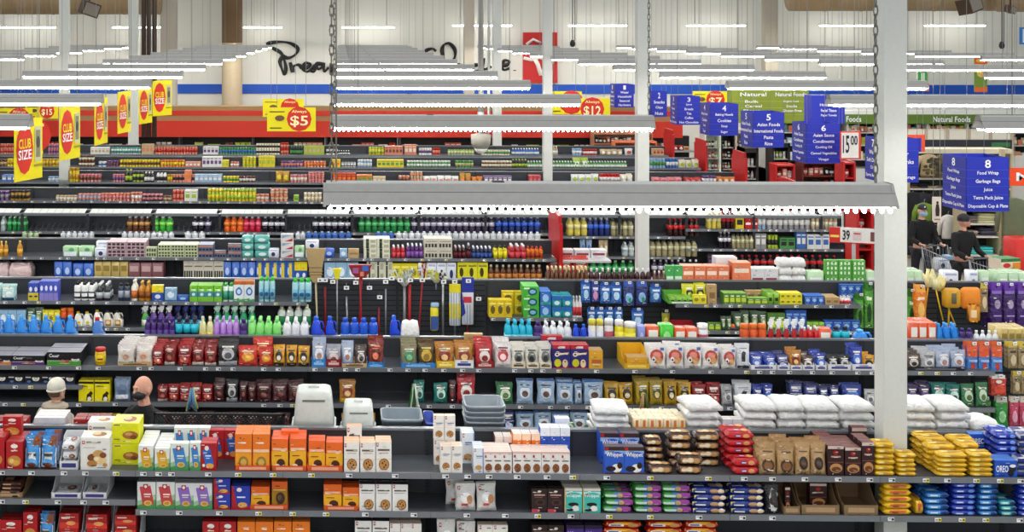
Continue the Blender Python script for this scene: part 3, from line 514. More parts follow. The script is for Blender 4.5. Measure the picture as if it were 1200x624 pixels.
csty('hang_orangeblue', 'hang', '4a88d8', 'blue toy pack with orange top', 'pet_toy_pack', 'pack', [('r', .03, .6, .97, .98, 'e05828'), ('e', .5, .22, .2, .16, 'd0442c'), ('r', .1, .4, .9, .5, 'a8c8f0')], head='e06838')
csty('hang_brown', 'hang', 'a08a60', 'tan rawhide pack', 'rawhide_pack', 'pack', [('e', .5, .4, .3, .24, 'd8c8a0'), ('r', .2, .72, .8, .8, '383028')], head='d8c050')
csty('hang_toypink', 'hang', 'd04868', 'pink hanging cat toy', 'cat_toy', 'toy', [('e', .5, .4, .3, .24, 'f8b0c8')], head='e8e0d0')
csty('hang_toygreen', 'hang', '30a040', 'green hanging cat toy', 'cat_toy', 'toy', [('e', .5, .4, .3, .24, 'a0e8a0')], head='e8e0d0')
csty('hang_toyred', 'hang', 'd04030', 'red hanging dog toy', 'dog_toy', 'toy', [('e', .5, .35, .34, .3, 'e85030'), ('e', .5, .8, .2, .1, 'f8e8e0')], head='f0e8e0')
csty('green_tray_p', 'tissue', '80b838', 'small green and black snack pack', 'cleaning_pad_pack', 'pack', [('r', .2, .3, .8, .6, '283018')])
csty('yellow_bag2', 'bag', 'd8d818', 'lime yellow sponge bag', 'sponge_bag', 'bag', bagart('282818', 'e0e060'))
csty('sp_box', 'box', '588838', 'green box of steel wool', 'steel_wool_box', 'box', [('r', .1, .2, .9, .6, 'c8d838'), ('r', .2, .7, .8, .8, 'e8f0d0')], top='88c048')
csty('y2_box', 'box', 'e8d820', 'yellow sponge box', 'sponge_box', 'box', [('e', .5, .5, .3, .2, '888818'), ('r', .1, .75, .9, .85, 'f8f080')], top='f0e040')
csty('b2_box', 'box', '2858b0', 'blue sponge box', 'sponge_box', 'box', [('e', .5, .5, .3, .2, 'a0c8f0'), ('r', .1, .75, .9, .85, '80a8e0')], top='3870c8')
csty('k2_box', 'box', 'b89868', 'brown cardboard box', 'cardboard_box', 'box', [('r', .2, .3, .8, .6, '8a6a40')], top='c8a878')
csty('wred', 'bot', 'c81c20', 'red bottle with white cap', 'stain_remover_bottle', 'bottle', (), shape='round', cap='f4f0f0', lab=(.2, .5, 'e85050'), flat=.8)
csty('worange', 'bot', 'e05a1c', 'orange canister with navy label', 'laundry_canister', 'tub', (), shape='jar', cap='f07828', lab=(.1, .5, '283858'))
csty('dgreen_bag', 'bag', '4a6848', 'dark green pouch', 'refill_pouch', 'pouch', bagart('8aa070', 'd0d8b8'))
# --- fourth row: paper and household; fifth: sodas ---
csty('tissue_green', 'tissue', 'a8d0a0', 'green and white tissue pack', 'tissue_pack', 'pack', [('r', .05, .1, .95, .5, 'e8f0f8'), ('e', .6, .7, .2, .16, '58a868')])
csty('tissue_white', 'tissue', 'e8ecf4', 'white tissue pack with blue emblem', 'tissue_pack', 'pack', [('e', .5, .4, .2, .24, '203868'), ('r', .1, .8, .9, .9, 'b0b8d8')])
csty('rose_grid', 'box', 'b898a0', 'dusty pink tin carton', 'carton', 'box', [('r', .06+.23*i, .12+.45*j, .22+.23*i, .4+.45*j, '30242c') for i in range(4) for j in range(2)]+[('r', .0, .46, 1, .52, 'd8c0c8')], top='d0b8bc')
csty('green_grid', 'box', 'c8d0a0', 'pale green wrapped can pack', 'carton', 'box', [('r', .06+.23*i, .12+.45*j, .22+.23*i, .4+.45*j, '38483a') for i in range(4) for j in range(2)], top='d8dcc0')
csty('navy_grid', 'box', '5a6888', 'navy and tan carton', 'carton', 'box', [('r', .06+.23*i, .12, .22+.23*i, .4, '181c30') for i in range(4)]+[('r', 0, .6, 1, .9, 'b88068')], top='a0a8b8')
csty('tan_grid', 'box', 'd0c8b8', 'cream and black printed carton', 'carton', 'box', [('r', .06+.23*i, .12, .22+.23*i, .5, '30382c') for i in range(4)]+[('r', .1, .7, .9, .76, '687060')], top='dcd8cc')
csty('cream_green', 'box', 'dedcc8', 'cream carton with green stripe', 'carton', 'box', [('r', .2, 0, .42, 1, '2a3a1c'), ('r', .55, .6, .92, .9, 'b0b090'), ('r', .55, .1, .92, .4, 'b0b090')], top='e8e6da')
csty('teal_towel', 'tissue', '58b0a8', 'teal paper towel pack', 'paper_towel_pack', 'pack', [('e', .5, .5, .3, .24, 'd8f0ec'), ('r', 0, 0, 1, .15, '307870')])
csty('tri_box', 'box', 'e0dcdc', 'white box with red and blue wedge', 'carton', 'box', [('p', [(.3, .1), (.95, .5), (.95, .1)], 'c02830'), ('p', [(.1, .5), (.9, .9), (.1, .9)], '88a8c0')], top='d0d4d8')
csty('blue_box4', 'tissue', '3868c8', 'blue wrapped household pack', 'wrapped_pack', 'pack', [('e', .5, .5, .3, .2, 'b8d0f8'), ('r', .1, .1, .9, .22, '1c3890')])
csty('kraft4', 'box', 'c0a070', 'brown paper box', 'cardboard_box', 'box', [('r', .1, .4, .9, .6, '987848')], top='c8ac80')
csty('tan_pack4', 'tissue', 'c8b068', 'tan wrapped pack', 'wrapped_pack', 'pack', [('r', .1, .5, .9, .8, '988038')])
csty('cream_pack', 'tissue', 'f0dcb4', 'cream and orange wrapped pack', 'wrapped_pack', 'pack', [('r', 0, .1, 1, .5, 'e89838'), ('r', .3, .5, .7, .9, 'd87828')])
csty('rose_pack4', 'tissue', '8a5a60', 'dusky red wrapped pack', 'wrapped_pack', 'pack', [('r', .1, .5, .9, .8, 'c0a0a0')])
csty('blueyel4', 'box', '3060b8', 'blue and yellow household carton', 'carton', 'box', [('r', .3, .1, .7, .9, 'e8d028'), ('e', .2, .5, .12, .2, 'c0d8f8')], top='5078c8')
csty('pink_sack', 'sack', 'e4c8c8', 'pinkish clear bread bag', 'plastic_bag', 'bag')
csty('yellow4', 'box', 'e8e020', 'bright yellow carton with dark print', 'carton', 'box', [('e', .4, .5, .2, .24, '404018'), ('r', .1, .78, .9, .86, '808010')], top='f0ec50')
csty('juice_red', 'bot', 'b02830', 'red cap juice bottle', 'juice_bottle', 'bottle', (), shape='round', cap='f0f0f0', lab=(.1, .5, 'd84850'), cap_part=False, n=8)
csty('juice_purple', 'bot', '5a2870', 'purple juice bottle', 'juice_bottle', 'bottle', (), shape='round', cap='e8e8f0', lab=(.1, .5, '8a58a8'), cap_part=False, n=8)
csty('juice_dark', 'bot', '3c1218', 'dark red drink bottle', 'juice_bottle', 'bottle', (), shape='round', cap='f0e8e8', lab=(.1, .5, '6a2028'), cap_part=False, n=8)
csty('juice_navy', 'bot', '202c50', 'navy drink bottle', 'juice_bottle', 'bottle', (), shape='round', cap='e8e8f0', lab=(.1, .5, '3858a0'), cap_part=False, n=8)
csty('juice_yellow', 'bot', 'd8c818', 'yellow drink bottle', 'juice_bottle', 'bottle', (), shape='round', cap='282818', lab=(.1, .6, 'f0e028'), cap_part=False, n=8)
csty('juice_orange', 'bot', 'e07818', 'orange juice bottle', 'juice_bottle', 'bottle', (), shape='round', cap='c82818', lab=(.1, .5, 'a83818'), cap_part=False, n=8)
csty('tin_brown', 'bot', '6a4028', 'small brown glass bottle', 'sauce_bottle', 'bottle', (), shape='sauce', cap='e8d8b0', lab=(.2, .5, 'c88038'), cap_part=False, n=8)
def soda(key, c, lab, cap, desc): csty(key, 'bot', c, desc, 'soda_bottle', 'bottle', (), shape='soda', cap=cap, lab=(.42, .64, lab), cap_part=False, n=10, rough=.12)
soda('so_brown', '5a3018', 'c89858', 'f0f0f0', 'brown soda bottle'); soda('so_green', '38a830', '90e060', 'f0f0f0', 'lime green soda bottle')
soda('so_orange', 'e06018', 'f08830', 'f0a060', 'orange soda bottle'); soda('so_red', 'c01838', 'e86080', 'f0f0f0', 'magenta soda bottle')
soda('so_dark', '181420', 'e0e0e8', 'f4f4f4', 'dark soda bottle with white cap'); soda('so_dgreen', '187838', '58c078', 'c8f0c8', 'green soda bottle')
soda('so_purple', '38304c', 'd4d0e0', 'f4f4f8', 'purple grey soda bottle'); soda('so_blue', '1c2c68', '3a68d8', 'e0e8ff', 'blue cola bottle')
soda('so_clear', 'a8b8b8', 'd8e0e0', 'f0f0f0', 'clear soda bottle'); soda('so_yellow', 'c8b850', 'e8e0a0', 'f4f4e8', 'pale yellow drink bottle')
soda('so_cola', '2c1414', 'c82028', 'd82028', 'cola bottle with red label'); soda('so_tan', '98906c', 'c8c8a0', '384838', 'olive drink bottle')
csty('capw', 'bot', 'd8dce0', 'small white capped bottle', 'water_bottle', 'bottle', (), shape='round', cap='f4f4f4', lab=None, cap_part=False, n=8)
csty('capb', 'bot', '3a68b8', 'small blue capped bottle', 'water_bottle', 'bottle', (), shape='round', cap='a8d0f0', lab=None, cap_part=False, n=8)
csty('capg', 'bot', 'a8c090', 'small pale green bottle', 'water_bottle', 'bottle', (), shape='round', cap='d8e8c8', lab=None, cap_part=False, n=8)
csty('oilb', 'bot', 'c88820', 'amber oil bottle', 'oil_bottle', 'bottle', (), shape='sauce', cap='e8c848', lab=(.2, .5, 'e8b040'), cap_part=False, n=8)
csty('chips', 'bag', 'd03018', 'red and orange bag of crisps', 'crisp_bag', 'bag', bagart('f09020', 'f8e0a0', 'a01810'))
csty('red12', 'box', 'c01820', 'red soda can carton', 'soda_carton', 'box', [('r', .1, .4, .9, .6, 'f0e8e8')], top='d83038')
csty('case_box', 'box', 'e88058', 'coral multipack carton', 'multipack_carton', 'box', [('r', .1, .3, .9, .6, 'f8e0d0')], top='f0a888')
csty('case_green', 'box', '48a858', 'green multipack carton', 'multipack_carton', 'box', [('r', .1, .3, .9, .6, 'd8f0d8')], top='58c068')
csty('case_white', 'box', 'd8d8dc', 'white multipack carton', 'multipack_carton', 'box', [('r', .1, .3, .9, .6, '8a3848')], top='e8e0dc')
csty('case_purple', 'box', '4a3868', 'purple multipack carton', 'multipack_carton', 'box', [('r', .1, .3, .9, .6, 'b0a0c8')], top='c8c8d0')
csty('green_egg', 'box', '58a840', 'green carton with white dots', 'egg_carton', 'box', [('e', .2+.3*i, .2+.3*j, .08, .1, 'e0f0d8') for i in range(3) for j in range(3)], top='68b850')
csty('pale_green', 'tissue', 'b8d8b0', 'pale green wrapped pack', 'wrapped_pack', 'pack', [('r', .1, .4, .9, .7, 'e8f0e8')])
# generic small goods for the far rows
CNAME = dict(red='b82820', pink='c87880', salmon='d08068', orange='d87828', yellow='dcc428', gold='b88a28', tan='c0a880', cream='dcd4bc', white='dcdcd8', green='4a9048', lime='a0b838', dark='282428', teal='389088', blue='3a68b0', lightblue='88a8c8', purple='6a4a80', brown='684028', grey='8c8c90')
CADJ = dict(dark='black', lightblue='light blue', lime='yellow green')
GK = {'box': ('small box', 'grocery_box', 'box'), 'can': ('food can', 'food_can', 'can'), 'jar': ('glass jar', 'food_jar', 'jar'), 'bot': ('slim bottle', 'sauce_bottle', 'bottle'), 'bag': ('soft bag', 'grocery_bag', 'bag')}
def gs(kind, cn, accent='white'):
    key = 'g_%s_%s_%s' % (kind, cn, accent)
    if key in STY: return key
    c, a = CNAME[cn], CNAME[accent]; nm, on, cat = GK[kind]; ad = CADJ.get(cn, cn)
    d = '%s %s with %s label' % (ad, nm, CADJ.get(accent, accent)) if accent != cn else '%s %s' % (ad, nm)
    if kind == 'box': sty(key, 'box', c, [('r', .15, .3, .85, .65, a), ('r', .1, .78, .9, .86, a)], d, on, cat, top=c)
    elif kind == 'can': sty(key, 'bot', c, [], d, on, cat, shape='can', cap=None, lab=(.3, .68, a), cap_part=False, n=8)
    elif kind == 'jar': sty(key, 'bot', c, [], d, on, cat, shape='jar', cap=a, lab=(.2, .55, a), cap_part=False, n=8)
    elif kind == 'bot': sty(key, 'bot', c, [], d, on, cat, shape='sauce', cap=a, lab=(.15, .5, a), cap_part=False, n=8)
    else: sty(key, 'bag', c, [('e', .5, .45, .34, .24, a)], d, on, cat)
    return key
# ---------------- shelving rows ----------------
ZG = {g: 11.4+3.35*(g-1) for g in range(1, 10)}      # distance of each row's centre panel
ROW = {1: 'nearest', 2: 'second', 3: 'third', 4: 'fourth', 5: 'fifth', 6: 'sixth', 7: 'seventh', 8: 'eighth', 9: 'ninth'}
TOPZ = 1.75
PROTO = {}
def proto(key, w, d, h, seed=0):
    S_ = STY[key]; q = lambda v: max(.006, round(v/.004)*.004)
    w, d, h = q(w), q(d), q(h)
    k = (key, w, d, h, seed if S_['kind'] in ('bag', 'pack', 'sack', 'hang') else 0)
    if k not in PROTO:
        ps = KIND[S_['kind']](w, d, h, S_['c'], art=list(S_['art'])+(fine(key, seed) if h > .1 and w > .07 and S_['kind'] in ('box', 'bag', 'hang', 'lbox') and not key.startswith(('g_', 'pc_', 'tray')) else []), seed=seed, **S_['k'])
        PROTO[k] = [ps[0].build(S_['name'], data=True)]+[(n, b.build(n, data=True)) for n, b in ps[1:]]
    return PROTO[k]
PLACED = []      # (object, style, row, shelf, rank, tier)
def place(key, w, d, h, x, y, z, rz, row, shelf, rank, tier, seed=0, rx=0):
    P = proto(key, w, d, h, seed); S_ = STY[key]
    o = put(P[0], S_['name'], None, (x, y, z), rz)
    if rx: o.rotation_euler = (rx, 0, rz)
    for n, me in P[1:]: put(me, n, o)
    PLACED.append((o, key, row, shelf, rank, tier))
    return o
SHZ = {'t': 1.54, 'm': 1.18, 'l': .80, 'b': 1.54}
def shelf_z(g, sh, px):
    if sh == 't':
        if g == 3 and 571 <= px <= 684: return 1.35
        if g == 5: return 1.42
        return 1.54
    if sh == 'm':
        if g == 1: return 1.30 if px < 160 else 1.22
        if g == 2: return 1.33 if px < 91 else 1.15
        if g == 3: return 1.19
        if g == 4: return 1.17
    if sh == 'l':
        return {1: .92 if px < 160 else .88, 2: .80}.get(g, .8)
    return {1: 1.56, 2: 1.62, 3: 1.6}.get(g, 1.54)
def r(g, sh, x0, x1, ytop, key, n=1, deep=1, tiers=1, back=0.0, d=None, z=None, jit=1.0, gap=.035, rx=0, lift=0):
    """a run of one kind: spans x0..x1 and reaches ytop in the front plane of its shelf"""
    Y0 = (ZG[g]-.47+back) if sh != 'b' else (ZG[g]+.06+back)
    zb = (shelf_z(g, sh, (x0+x1)/2) if z is None else z)+lift
    xa, xb = WX(x0, Y0), WX(x1, Y0); xm = (xa+xb)/2
    w = (xb-xa)/n; H = (WZ(ytop, xm, Y0)-zb)
    h = H/tiers
    if h < .02: h = .03
    S_ = STY[key]; k = S_['kind']
    wi = w*(1-gap)
    if d is None:
        d = KD[k]
        if k == 'bot': d = wi
        elif k == 'spray': d = wi*.65
        elif k == 'jug': d = min(.12, wi*.7)
        elif k == 'box' and wi < .09: d = .06
        if k == 'tray': d = .4
    tilt = S_['kind'] in ('bag',)
    for rk in range(deep):
        for i in range(n):
            for t in range(tiers):
                yy = Y0+d/2+rk*(d*1.06)
                jx = R.uniform(-.5, .5)*w*gap*jit; rz = R.uniform(-1, 1)*math.radians(.8 if k in ('box', 'lbox', 'tray') else 3)*jit
                if k in ('bag', 'sack'): rz = R.uniform(-1, 1)*math.radians(8)
                if k == 'pack': jx += R.uniform(-.008, .008); rz = R.uniform(-1, 1)*math.radians(2)
                hh = h*(.99 if tiers > 1 else 1)
                if k == 'bag': hh *= R.choice((1.03, 1, .96, .92))
                place(key, wi, d, hh, xa+w*(i+.5)+jx, yy, zb+t*h, rz, ROW[g], {'t': 'top shelf', 'm': 'second shelf', 'l': 'third shelf', 'b': 'rear top shelf', 'p': 'peg wall'}[sh], rk+int(back/.12), t if not lift else t+1, seed=R.randrange(3), rx=rx or (R.uniform(-.14, .02) if k == 'bag' else 0))
def peg(g, x0, x1, ytop, ybot, key, n=1, deep=2, out=.16, sh='p'):
    """packs hanging from peg hooks that project from the panel"""
    Yp = ZG[g]-.05
    Y0 = Yp-out
    xa, xb = WX(x0, Y0), WX(x1, Y0); w = (xb-xa)/n
    zt = WZ(ytop, (xa+xb)/2, Y0); zb = WZ(ybot, (xa+xb)/2, Y0); h = zt-zb
    for i in range(n):
        x = xa+w*(i+.5)
        for rk in range(deep):
            place(key, w*.92, .035, h, x+R.uniform(-.004, .004), Y0+rk*.045, zb, R.uniform(-.06, .06), ROW[g], 'peg wall', rk, 0, seed=R.randrange(3))
        HOOKS.append((g, x, zt-.012, Y0-.035, Yp+.02))
HOOKS = []

# ======== nearest row ========
r(1,'t',-22,6,513,'red_cookie',1,3); r(1,'t',7,27,518,'red_cookie',1,3); r(1,'t',3,25,489,'red_cookie',1,1,back=.2,lift=.2); r(1,'t',25,45,509,'red_cookie',1,1,back=.28)
r(1,'t',28,66,513,'blue_wafer',2,4)
r(1,'t',69,92,517,'tray_white',1,d=.3); r(1,'t',72,90,519,'white_roll',1,1,tiers=3,back=.01,d=.2)
r(1,'t',94,129,513,'nut_box',1,d=.2); r(1,'t',103,133,495,'nut_box',1,back=.24,d=.18)
r(1,'t',131,164,496,'yellow_box',1,1,2,back=.14,d=.26)
r(1,'t',162,180,523,'pc_yellow',1,5); r(1,'t',181,199,526,'pc_yellow',1,5); r(1,'t',199,221,520,'pc_blue',1,1); r(1,'t',222,235,519,'pc_blue',1,1)
r(1,'t',204,246,502,'pc_blue',3,1,back=.30)
r(1,'t',235,254,520,'red_blue',1,2); r(1,'t',245,281,505,'red_blue',2,1,back=.3)
r(1,'t',275,316,509,'orange',2,3,back=.02); r(1,'t',318,338,515,'orange_choc',1,3,back=.02); r(1,'t',339,359,515,'orange_choc',1,3,back=.02); r(1,'t',361,381,517,'orange_choc',1,2,back=.02); r(1,'t',382,402,519,'orange_choc',1,2,back=.02)
r(1,'t',329,350,506,'orange_choc',1,back=.16)
r(1,'t',274,317,546,'tray_orange',1,d=.36,lift=0); r(1,'t',317,360,546,'tray_orange',1,d=.36); r(1,'t',360,403,546,'tray_orange',1,d=.30)
r(1,'t',403,440,519,'peach',2,2); r(1,'t',440,459,518,'peach',1,2); r(1,'t',406,424,500,'peach',1,back=.24)
r(1,'t',516,542,523,'tall_peach',2,2); r(1,'t',508,534,487,'tall_peach',2,1,2,back=.20); r(1,'t',541,556,508,'tall_blue',1,2,back=.24)
r(1,'t',555,567,526,'tall_blue',1,3); r(1,'t',567,600,530,'small_white',3,4); r(1,'t',601,668,530,'small_white',6,3)
r(1,'t',601,633,509,'orange_small',3,2,back=.2,d=.06); r(1,'t',580,600,512,'brown_small',2,2,back=.28,d=.06); r(1,'t',633,668,502,'blue_small',3,2,1,back=.2); r(1,'t',650,668,491,'blue_small',1,1,back=.36)
r(1,'t',708,755,524,'whippet',2,1); r(1,'t',703,750,508,'whippet',2,2,back=.26)
r(1,'t',757,790,546,'fudge',1,1); r(1,'t',792,825,535,'fudge',1,1,2); r(1,'t',755,779,515,'fudge',1,1,4,back=.2,d=.14); r(1,'t',781,812,508,'fudge',1,1,4,back=.2); r(1,'t',813,845,508,'fudge',1,1,4,back=.2)
r(1,'t',857,889,538,'chips_red',1,1,2); r(1,'t',850,884,507,'chips_red',1,2,5,back=.16)
r(1,'t',890,932,519,'kraft_cookie',2,3); r(1,'t',933,970,519,'kraft_round',2,3)
r(1,'t',970,989,523,'choc_dark',1,5); r(1,'t',990,1009,525,'choc_dark',1,4); r(1,'t',1010,1025,519,'choc_dark',1,3); r(1,'t',998,1016,502,'choc_dark',1,back=.34)
r(1,'t',1025,1050,519,'yellow_pack',1,1,6,d=.14); r(1,'t',1050,1074,532,'yellow_pack',1,1,5,d=.14)
r(1,'t',1098,1135,532,'yellow_pack',1,1,5); r(1,'t',1136,1165,531,'yellow_pack',1,1,5); r(1,'t',1086,1122,522,'yellow_pack',1,1,5,back=.13); r(1,'t',1076,1110,513,'yellow_pack',1,2,5,back=.26,d=.1); r(1,'t',1111,1142,512,'yellow_pack',1,1,5,back=.26,d=.1); r(1,'t',1124,1150,520,'yellow_pack',1,1,5,back=.13)
r(1,'t',1165,1192,540,'oreo_box',1,1,d=.16); r(1,'t',1136,1166,509,'oreo_box',1,1,2,back=.38,d=.08); r(1,'t',1167,1194,508,'blue_stack',1,2,6,back=.17); r(1,'t',1193,1215,537,'white_navy',1,1,3); r(1,'t',1195,1225,510,'white_navy',1,2,5,back=.17)
# second shelf
r(1,'m',0,25,566,'choc_roll',1,1,4,d=.2); r(1,'m',-4,27,562,'tray_kraft',1,d=.4)
r(1,'m',59,95,562,'tray_white',1,d=.36); r(1,'m',63,91,577,'white_roll',1,1,1,back=.03,d=.2); r(1,'m',97,126,561,'tray_white',1,d=.36); r(1,'m',100,114,577,'white_roll',1,1,2,back=.03,d=.2)
r(1,'m',161,205,565,'pc_red',2,3); r(1,'m',205,249,567,'pc_purple',2,3)
r(1,'m',250,270,561,'blue_red',1,1,2); r(1,'m',271,293,570,'blue_red',1,2,1)
r(1,'m',294,316,571,'orange_choc',1,2,back=.02); r(1,'m',318,337,565,'orange_dark',1,2,back=.02); r(1,'m',292,338,592,'tray_orange',1,d=.3)
r(1,'m',379,401,568,'orange_choc',1,2,back=.02); r(1,'m',401,421,572,'orange_choc',1,2,back=.02); r(1,'m',379,421,593,'tray_orange',1,d=.3)
r(1,'m',421,478,568,'white_cookie',3,3)
r(1,'m',534,583,569,'grey_pouch',2,2); r(1,'m',522,545,563,'grey_pouch',1,1,back=.14)
r(1,'m',623,661,573,'dark_pink',2,2); r(1,'m',661,704,573,'whippet_teal',2,3)
r(1,'m',707,741,577,'green_purple',1,2,3); r(1,'m',742,775,569,'green_purple',1,2,4); r(1,'m',776,810,569,'green_purple',1,2,4)
r(1,'m',811,852,572,'blue_white',1,2,4); r(1,'m',855,897,572,'blue_white',1,2,4)
r(1,'m',898,915,571,'black_pouch',1,2)
r(1,'m',918,938,572,'tray_kraft',1,d=.42); r(1,'m',939,985,566,'tray_kraft',1,d=.42); r(1,'m',988,1030,566,'tray_kraft',1,d=.42)
r(1,'m',949,969,567,'choc_dark',1,1,back=.14); r(1,'m',920,926,572,'choc_dark',1,1,back=.05)
r(1,'m',1034,1069,567,'yellow_pic',1,1,5); r(1,'m',1083,1113,578,'sky_stack',1,2,4); r(1,'m',1115,1145,566,'blue_stack',1,2,6); r(1,'m',1146,1170,567,'sky_stack',1,2,6); r(1,'m',1171,1192,587,'teal_stack',1,2,3); r(1,'m',1193,1220,566,'blue_stack',1,1,6)
r(1,'m',1073,1082,587,'yellow_pic',1,1,1,d=.2)
# third shelf
r(1,'l',0,26,610,'red_cookie',1,2); r(1,'l',27,44,601,'red_cookie',1,2); r(1,'l',45,62,606,'blue_wafer',1,2)
r(1,'l',65,95,599,'tray_white',1,d=.34); r(1,'l',69,92,602,'treat_red',1,1,2,back=.02,d=.2); r(1,'l',97,130,599,'tray_white',1,d=.34); r(1,'l',101,126,603,'treat_red',1,1,2,back=.02,d=.2); r(1,'l',131,164,602,'tray_white',1,d=.34); r(1,'l',135,160,604,'treat_red',1,1,3,back=.02,d=.2)
r(1,'l',237,277,614,'red_yellow',1,1,1) if 0 else None
r(1,'l',237,277,612,'red_cookie',2,2); r(1,'l',278,320,612,'orange',2,2); r(1,'l',321,363,612,'orange',2,2)
r(1,'l',416,456,611,'white_cookie',2,3); r(1,'l',457,494,614,'tall_peach',3,2); r(1,'l',512,558,612,'grey_pouch',2,2); r(1,'l',560,595,616,'tall_peach',2,1)
r(1,'l',623,661,616,'dark_pink',2,2); r(1,'l',664,706,616,'whippet_purple',2,2); r(1,'l',707,752,612,'red_yellow',1,1,5); r(1,'l',757,801,612,'red_yellow',1,1,5); r(1,'l',802,843,612,'red_yellow',1,1,5)
# behind the nearest row's panel
r(1,'b',872,912,474,'white_sack',1,1,6,d=.36); r(1,'b',912,945,474,'white_sack',1,1,6,d=.36); r(1,'b',946,985,475,'white_sack',1,1,6,d=.36); r(1,'b',986,1026,475,'white_sack',1,1,6,d=.36); r(1,'b',1062,1098,474,'white_sack',1,1,6,d=.36); r(1,'b',1099,1136,474,'white_sack',1,1,6,d=.36); r(1,'b',1128,1168,493,'white_sack',1,1,2,d=.3,z=1.6) if 0 else None
r(1,'b',1138,1172,494,'white_sack',1,1,3,d=.3)
r(1,'b',697,740,479,'white_sack',1,1,6,d=.36); r(1,'b',805,846,474,'white_sack',1,1,6,d=.34)
r(1,'b',742,804,491,'cream_pack',7,3,2,d=.1); r(1,'b',847,870,492,'case_white',2,1,d=.1)
r(1,'b',40,76,490,'case_white',3,2,1,d=.12); r(1,'b',86,128,492,'treat_red',3,2,d=.09); r(1,'b',-10,30,494,'treat_red',3,2,d=.09)
# ======== second row ========
r(2,'t',-20,13,417,'cesar_orange',1,2,1,d=.2); r(2,'t',13,53,417,'cesar_purple',1,2,1,d=.2); r(2,'t',54,95,413,'cesar_green',1,2,1,d=.2)
r(2,'t',110,123,409,'treat_jar',1)
r(2,'t',137,157,405,'wb_green',1,6); r(2,'t',158,178,405,'wb_orange',1,6); r(2,'t',178,191,408,'red_bag',1,6); r(2,'t',192,206,405,'red_dark',1,5); r(2,'t',208,224,405,'red_bag',1,6); r(2,'t',224,254,407,'red_dark',2,5)
r(2,'t',255,279,400,'black_silver',1,4); r(2,'t',278,302,408,'red_orange',1,2); r(2,'t',296,320,398,'red_orange',1,2,back=.2); r(2,'t',303,320,408,'red_orange',1,2)
r(2,'t',320,334,407,'gold_bag',1,2); r(2,'t',335,348,407,'gold_bag',1,2); r(2,'t',349,363,408,'gold_bag',1,2)
r(2,'t',366,382,401,'silver_blue',1,4); r(2,'t',382,400,406,'silver_red',1,3); r(2,'t',400,415,403,'silver_blue',1,3); r(2,'t',416,430,408,'brown_silver',1,3)
r(2,'t',431,450,398,'brown_red',1,3); r(2,'t',470,489,402,'green_kraft',1,4); r(2,'t',490,510,403,'yellow_kraft',1,4)
r(2,'t',510,533,404,'gold_choc',1,3); r(2,'t',533,555,404,'gold_choc',1,3); r(2,'t',544,566,392,'k2_box',1,back=.36,d=.08); r(2,'t',557,578,402,'red_white',1,4); r(2,'t',580,600,403,'white_red',1,4)
r(2,'t',600,647,405,'white_dog',3,3); r(2,'t',647,690,405,'chew_box',2,2); r(2,'t',634,659,394,'chew_box',1,back=.25); r(2,'t',690,707,411,'gold_open',1,2)
r(2,'t',731,761,412,'tray_yellow',1,d=.4); r(2,'t',735,759,419,'gold_open',1,2,back=.02)
r(2,'t',760,845,406,'white_circle',4,3); r(2,'t',846,864,407,'white_circle',1,3); r(2,'t',864,880,405,'white_blackdog',1,2)
r(2,'t',880,911,416,'blue_bag',2,3); r(2,'t',911,926,416,'navy_bag',1,3); r(2,'t',926,940,412,'gold_choc',1,3); r(2,'t',941,955,418,'brown_silver',1,3); r(2,'t',955,969,415,'blue_bag',1,3); r(2,'t',970,998,418,'black_silver',2,2); r(2,'t',998,1012,405,'blue_bag',1,3); r(2,'t',1012,1026,418,'gold_bag',1,3)
for a_, b_ in ((911,926),(926,940),(941,955),(955,969),(970,998),(998,1012)): r(2,'t',a_,b_,428,'tray_white',1,d=.42) if 0 else None
r(2,'t',1062,1080,414,'brown_silver',1,4); r(2,'t',1080,1098,413,'grey_bag',1,4); r(2,'t',1098,1116,411,'silver_blue',1,4); r(2,'t',1116,1133,411,'silver_blue',1,4)
r(2,'m',-12,88,439,'cesar_small',5,2); r(2,'m',92,129,447,'yellow_dogbox',2,2); r(2,'m',133,152,446,'blue_pouchfish',1,2)
r(2,'m',184,197,452,'red_dark',1,2); r(2,'m',197,249,452,'red_bag',4,2); r(2,'m',250,263,447,'maroon',1,2); r(2,'m',264,279,447,'black_silver',1,2); r(2,'m',280,300,450,'maroon',2,2); r(2,'m',300,356,449,'maroon',3,2); r(2,'m',397,417,448,'gold_choc',1,2)
r(2,'m',485,498,447,'teal_bag',1,2); r(2,'m',508,525,449,'teal_bag',1,1); r(2,'m',526,535,447,'maroon',1,1); r(2,'m',536,558,441,'red_white',1,2); r(2,'m',582,602,449,'green_bag',1,2)
r(2,'m',606,626,447,'light_blue_bag',1,2); r(2,'m',630,651,447,'light_blue_bag',1,2); r(2,'m',653,673,447,'light_blue_bag',1,2); r(2,'m',674,683,449,'light_blue_bag',1,2); r(2,'m',684,708,448,'light_blue_bag',1,2)
r(2,'m',709,744,451,'yellow_gold',2,2); r(2,'m',745,778,447,'gold_green',2,3); r(2,'m',779,811,447,'yellow_gold',2,2); r(2,'m',812,845,450,'red_bag',2,2); r(2,'m',846,860,454,'grey_bag',1,2); r(2,'m',861,882,448,'white_blackdog',1,2); r(2,'m',883,907,452,'blue_bag',2,2)
r(2,'m',925,960,450,'navy_bag',2,2); r(2,'m',961,985,453,'navy_bag',2,2); r(2,'m',988,1012,450,'blue_bag',1,2); r(2,'m',1014,1027,456,'grey_bag',1,1)
r(2,'m',1063,1092,450,'purple_bag',2,2); r(2,'m',1093,1127,449,'teal_bag',2,2); r(2,'m',1128,1144,449,'green_bag',1,1); r(2,'m',1145,1160,447,'green_bag',1,1)
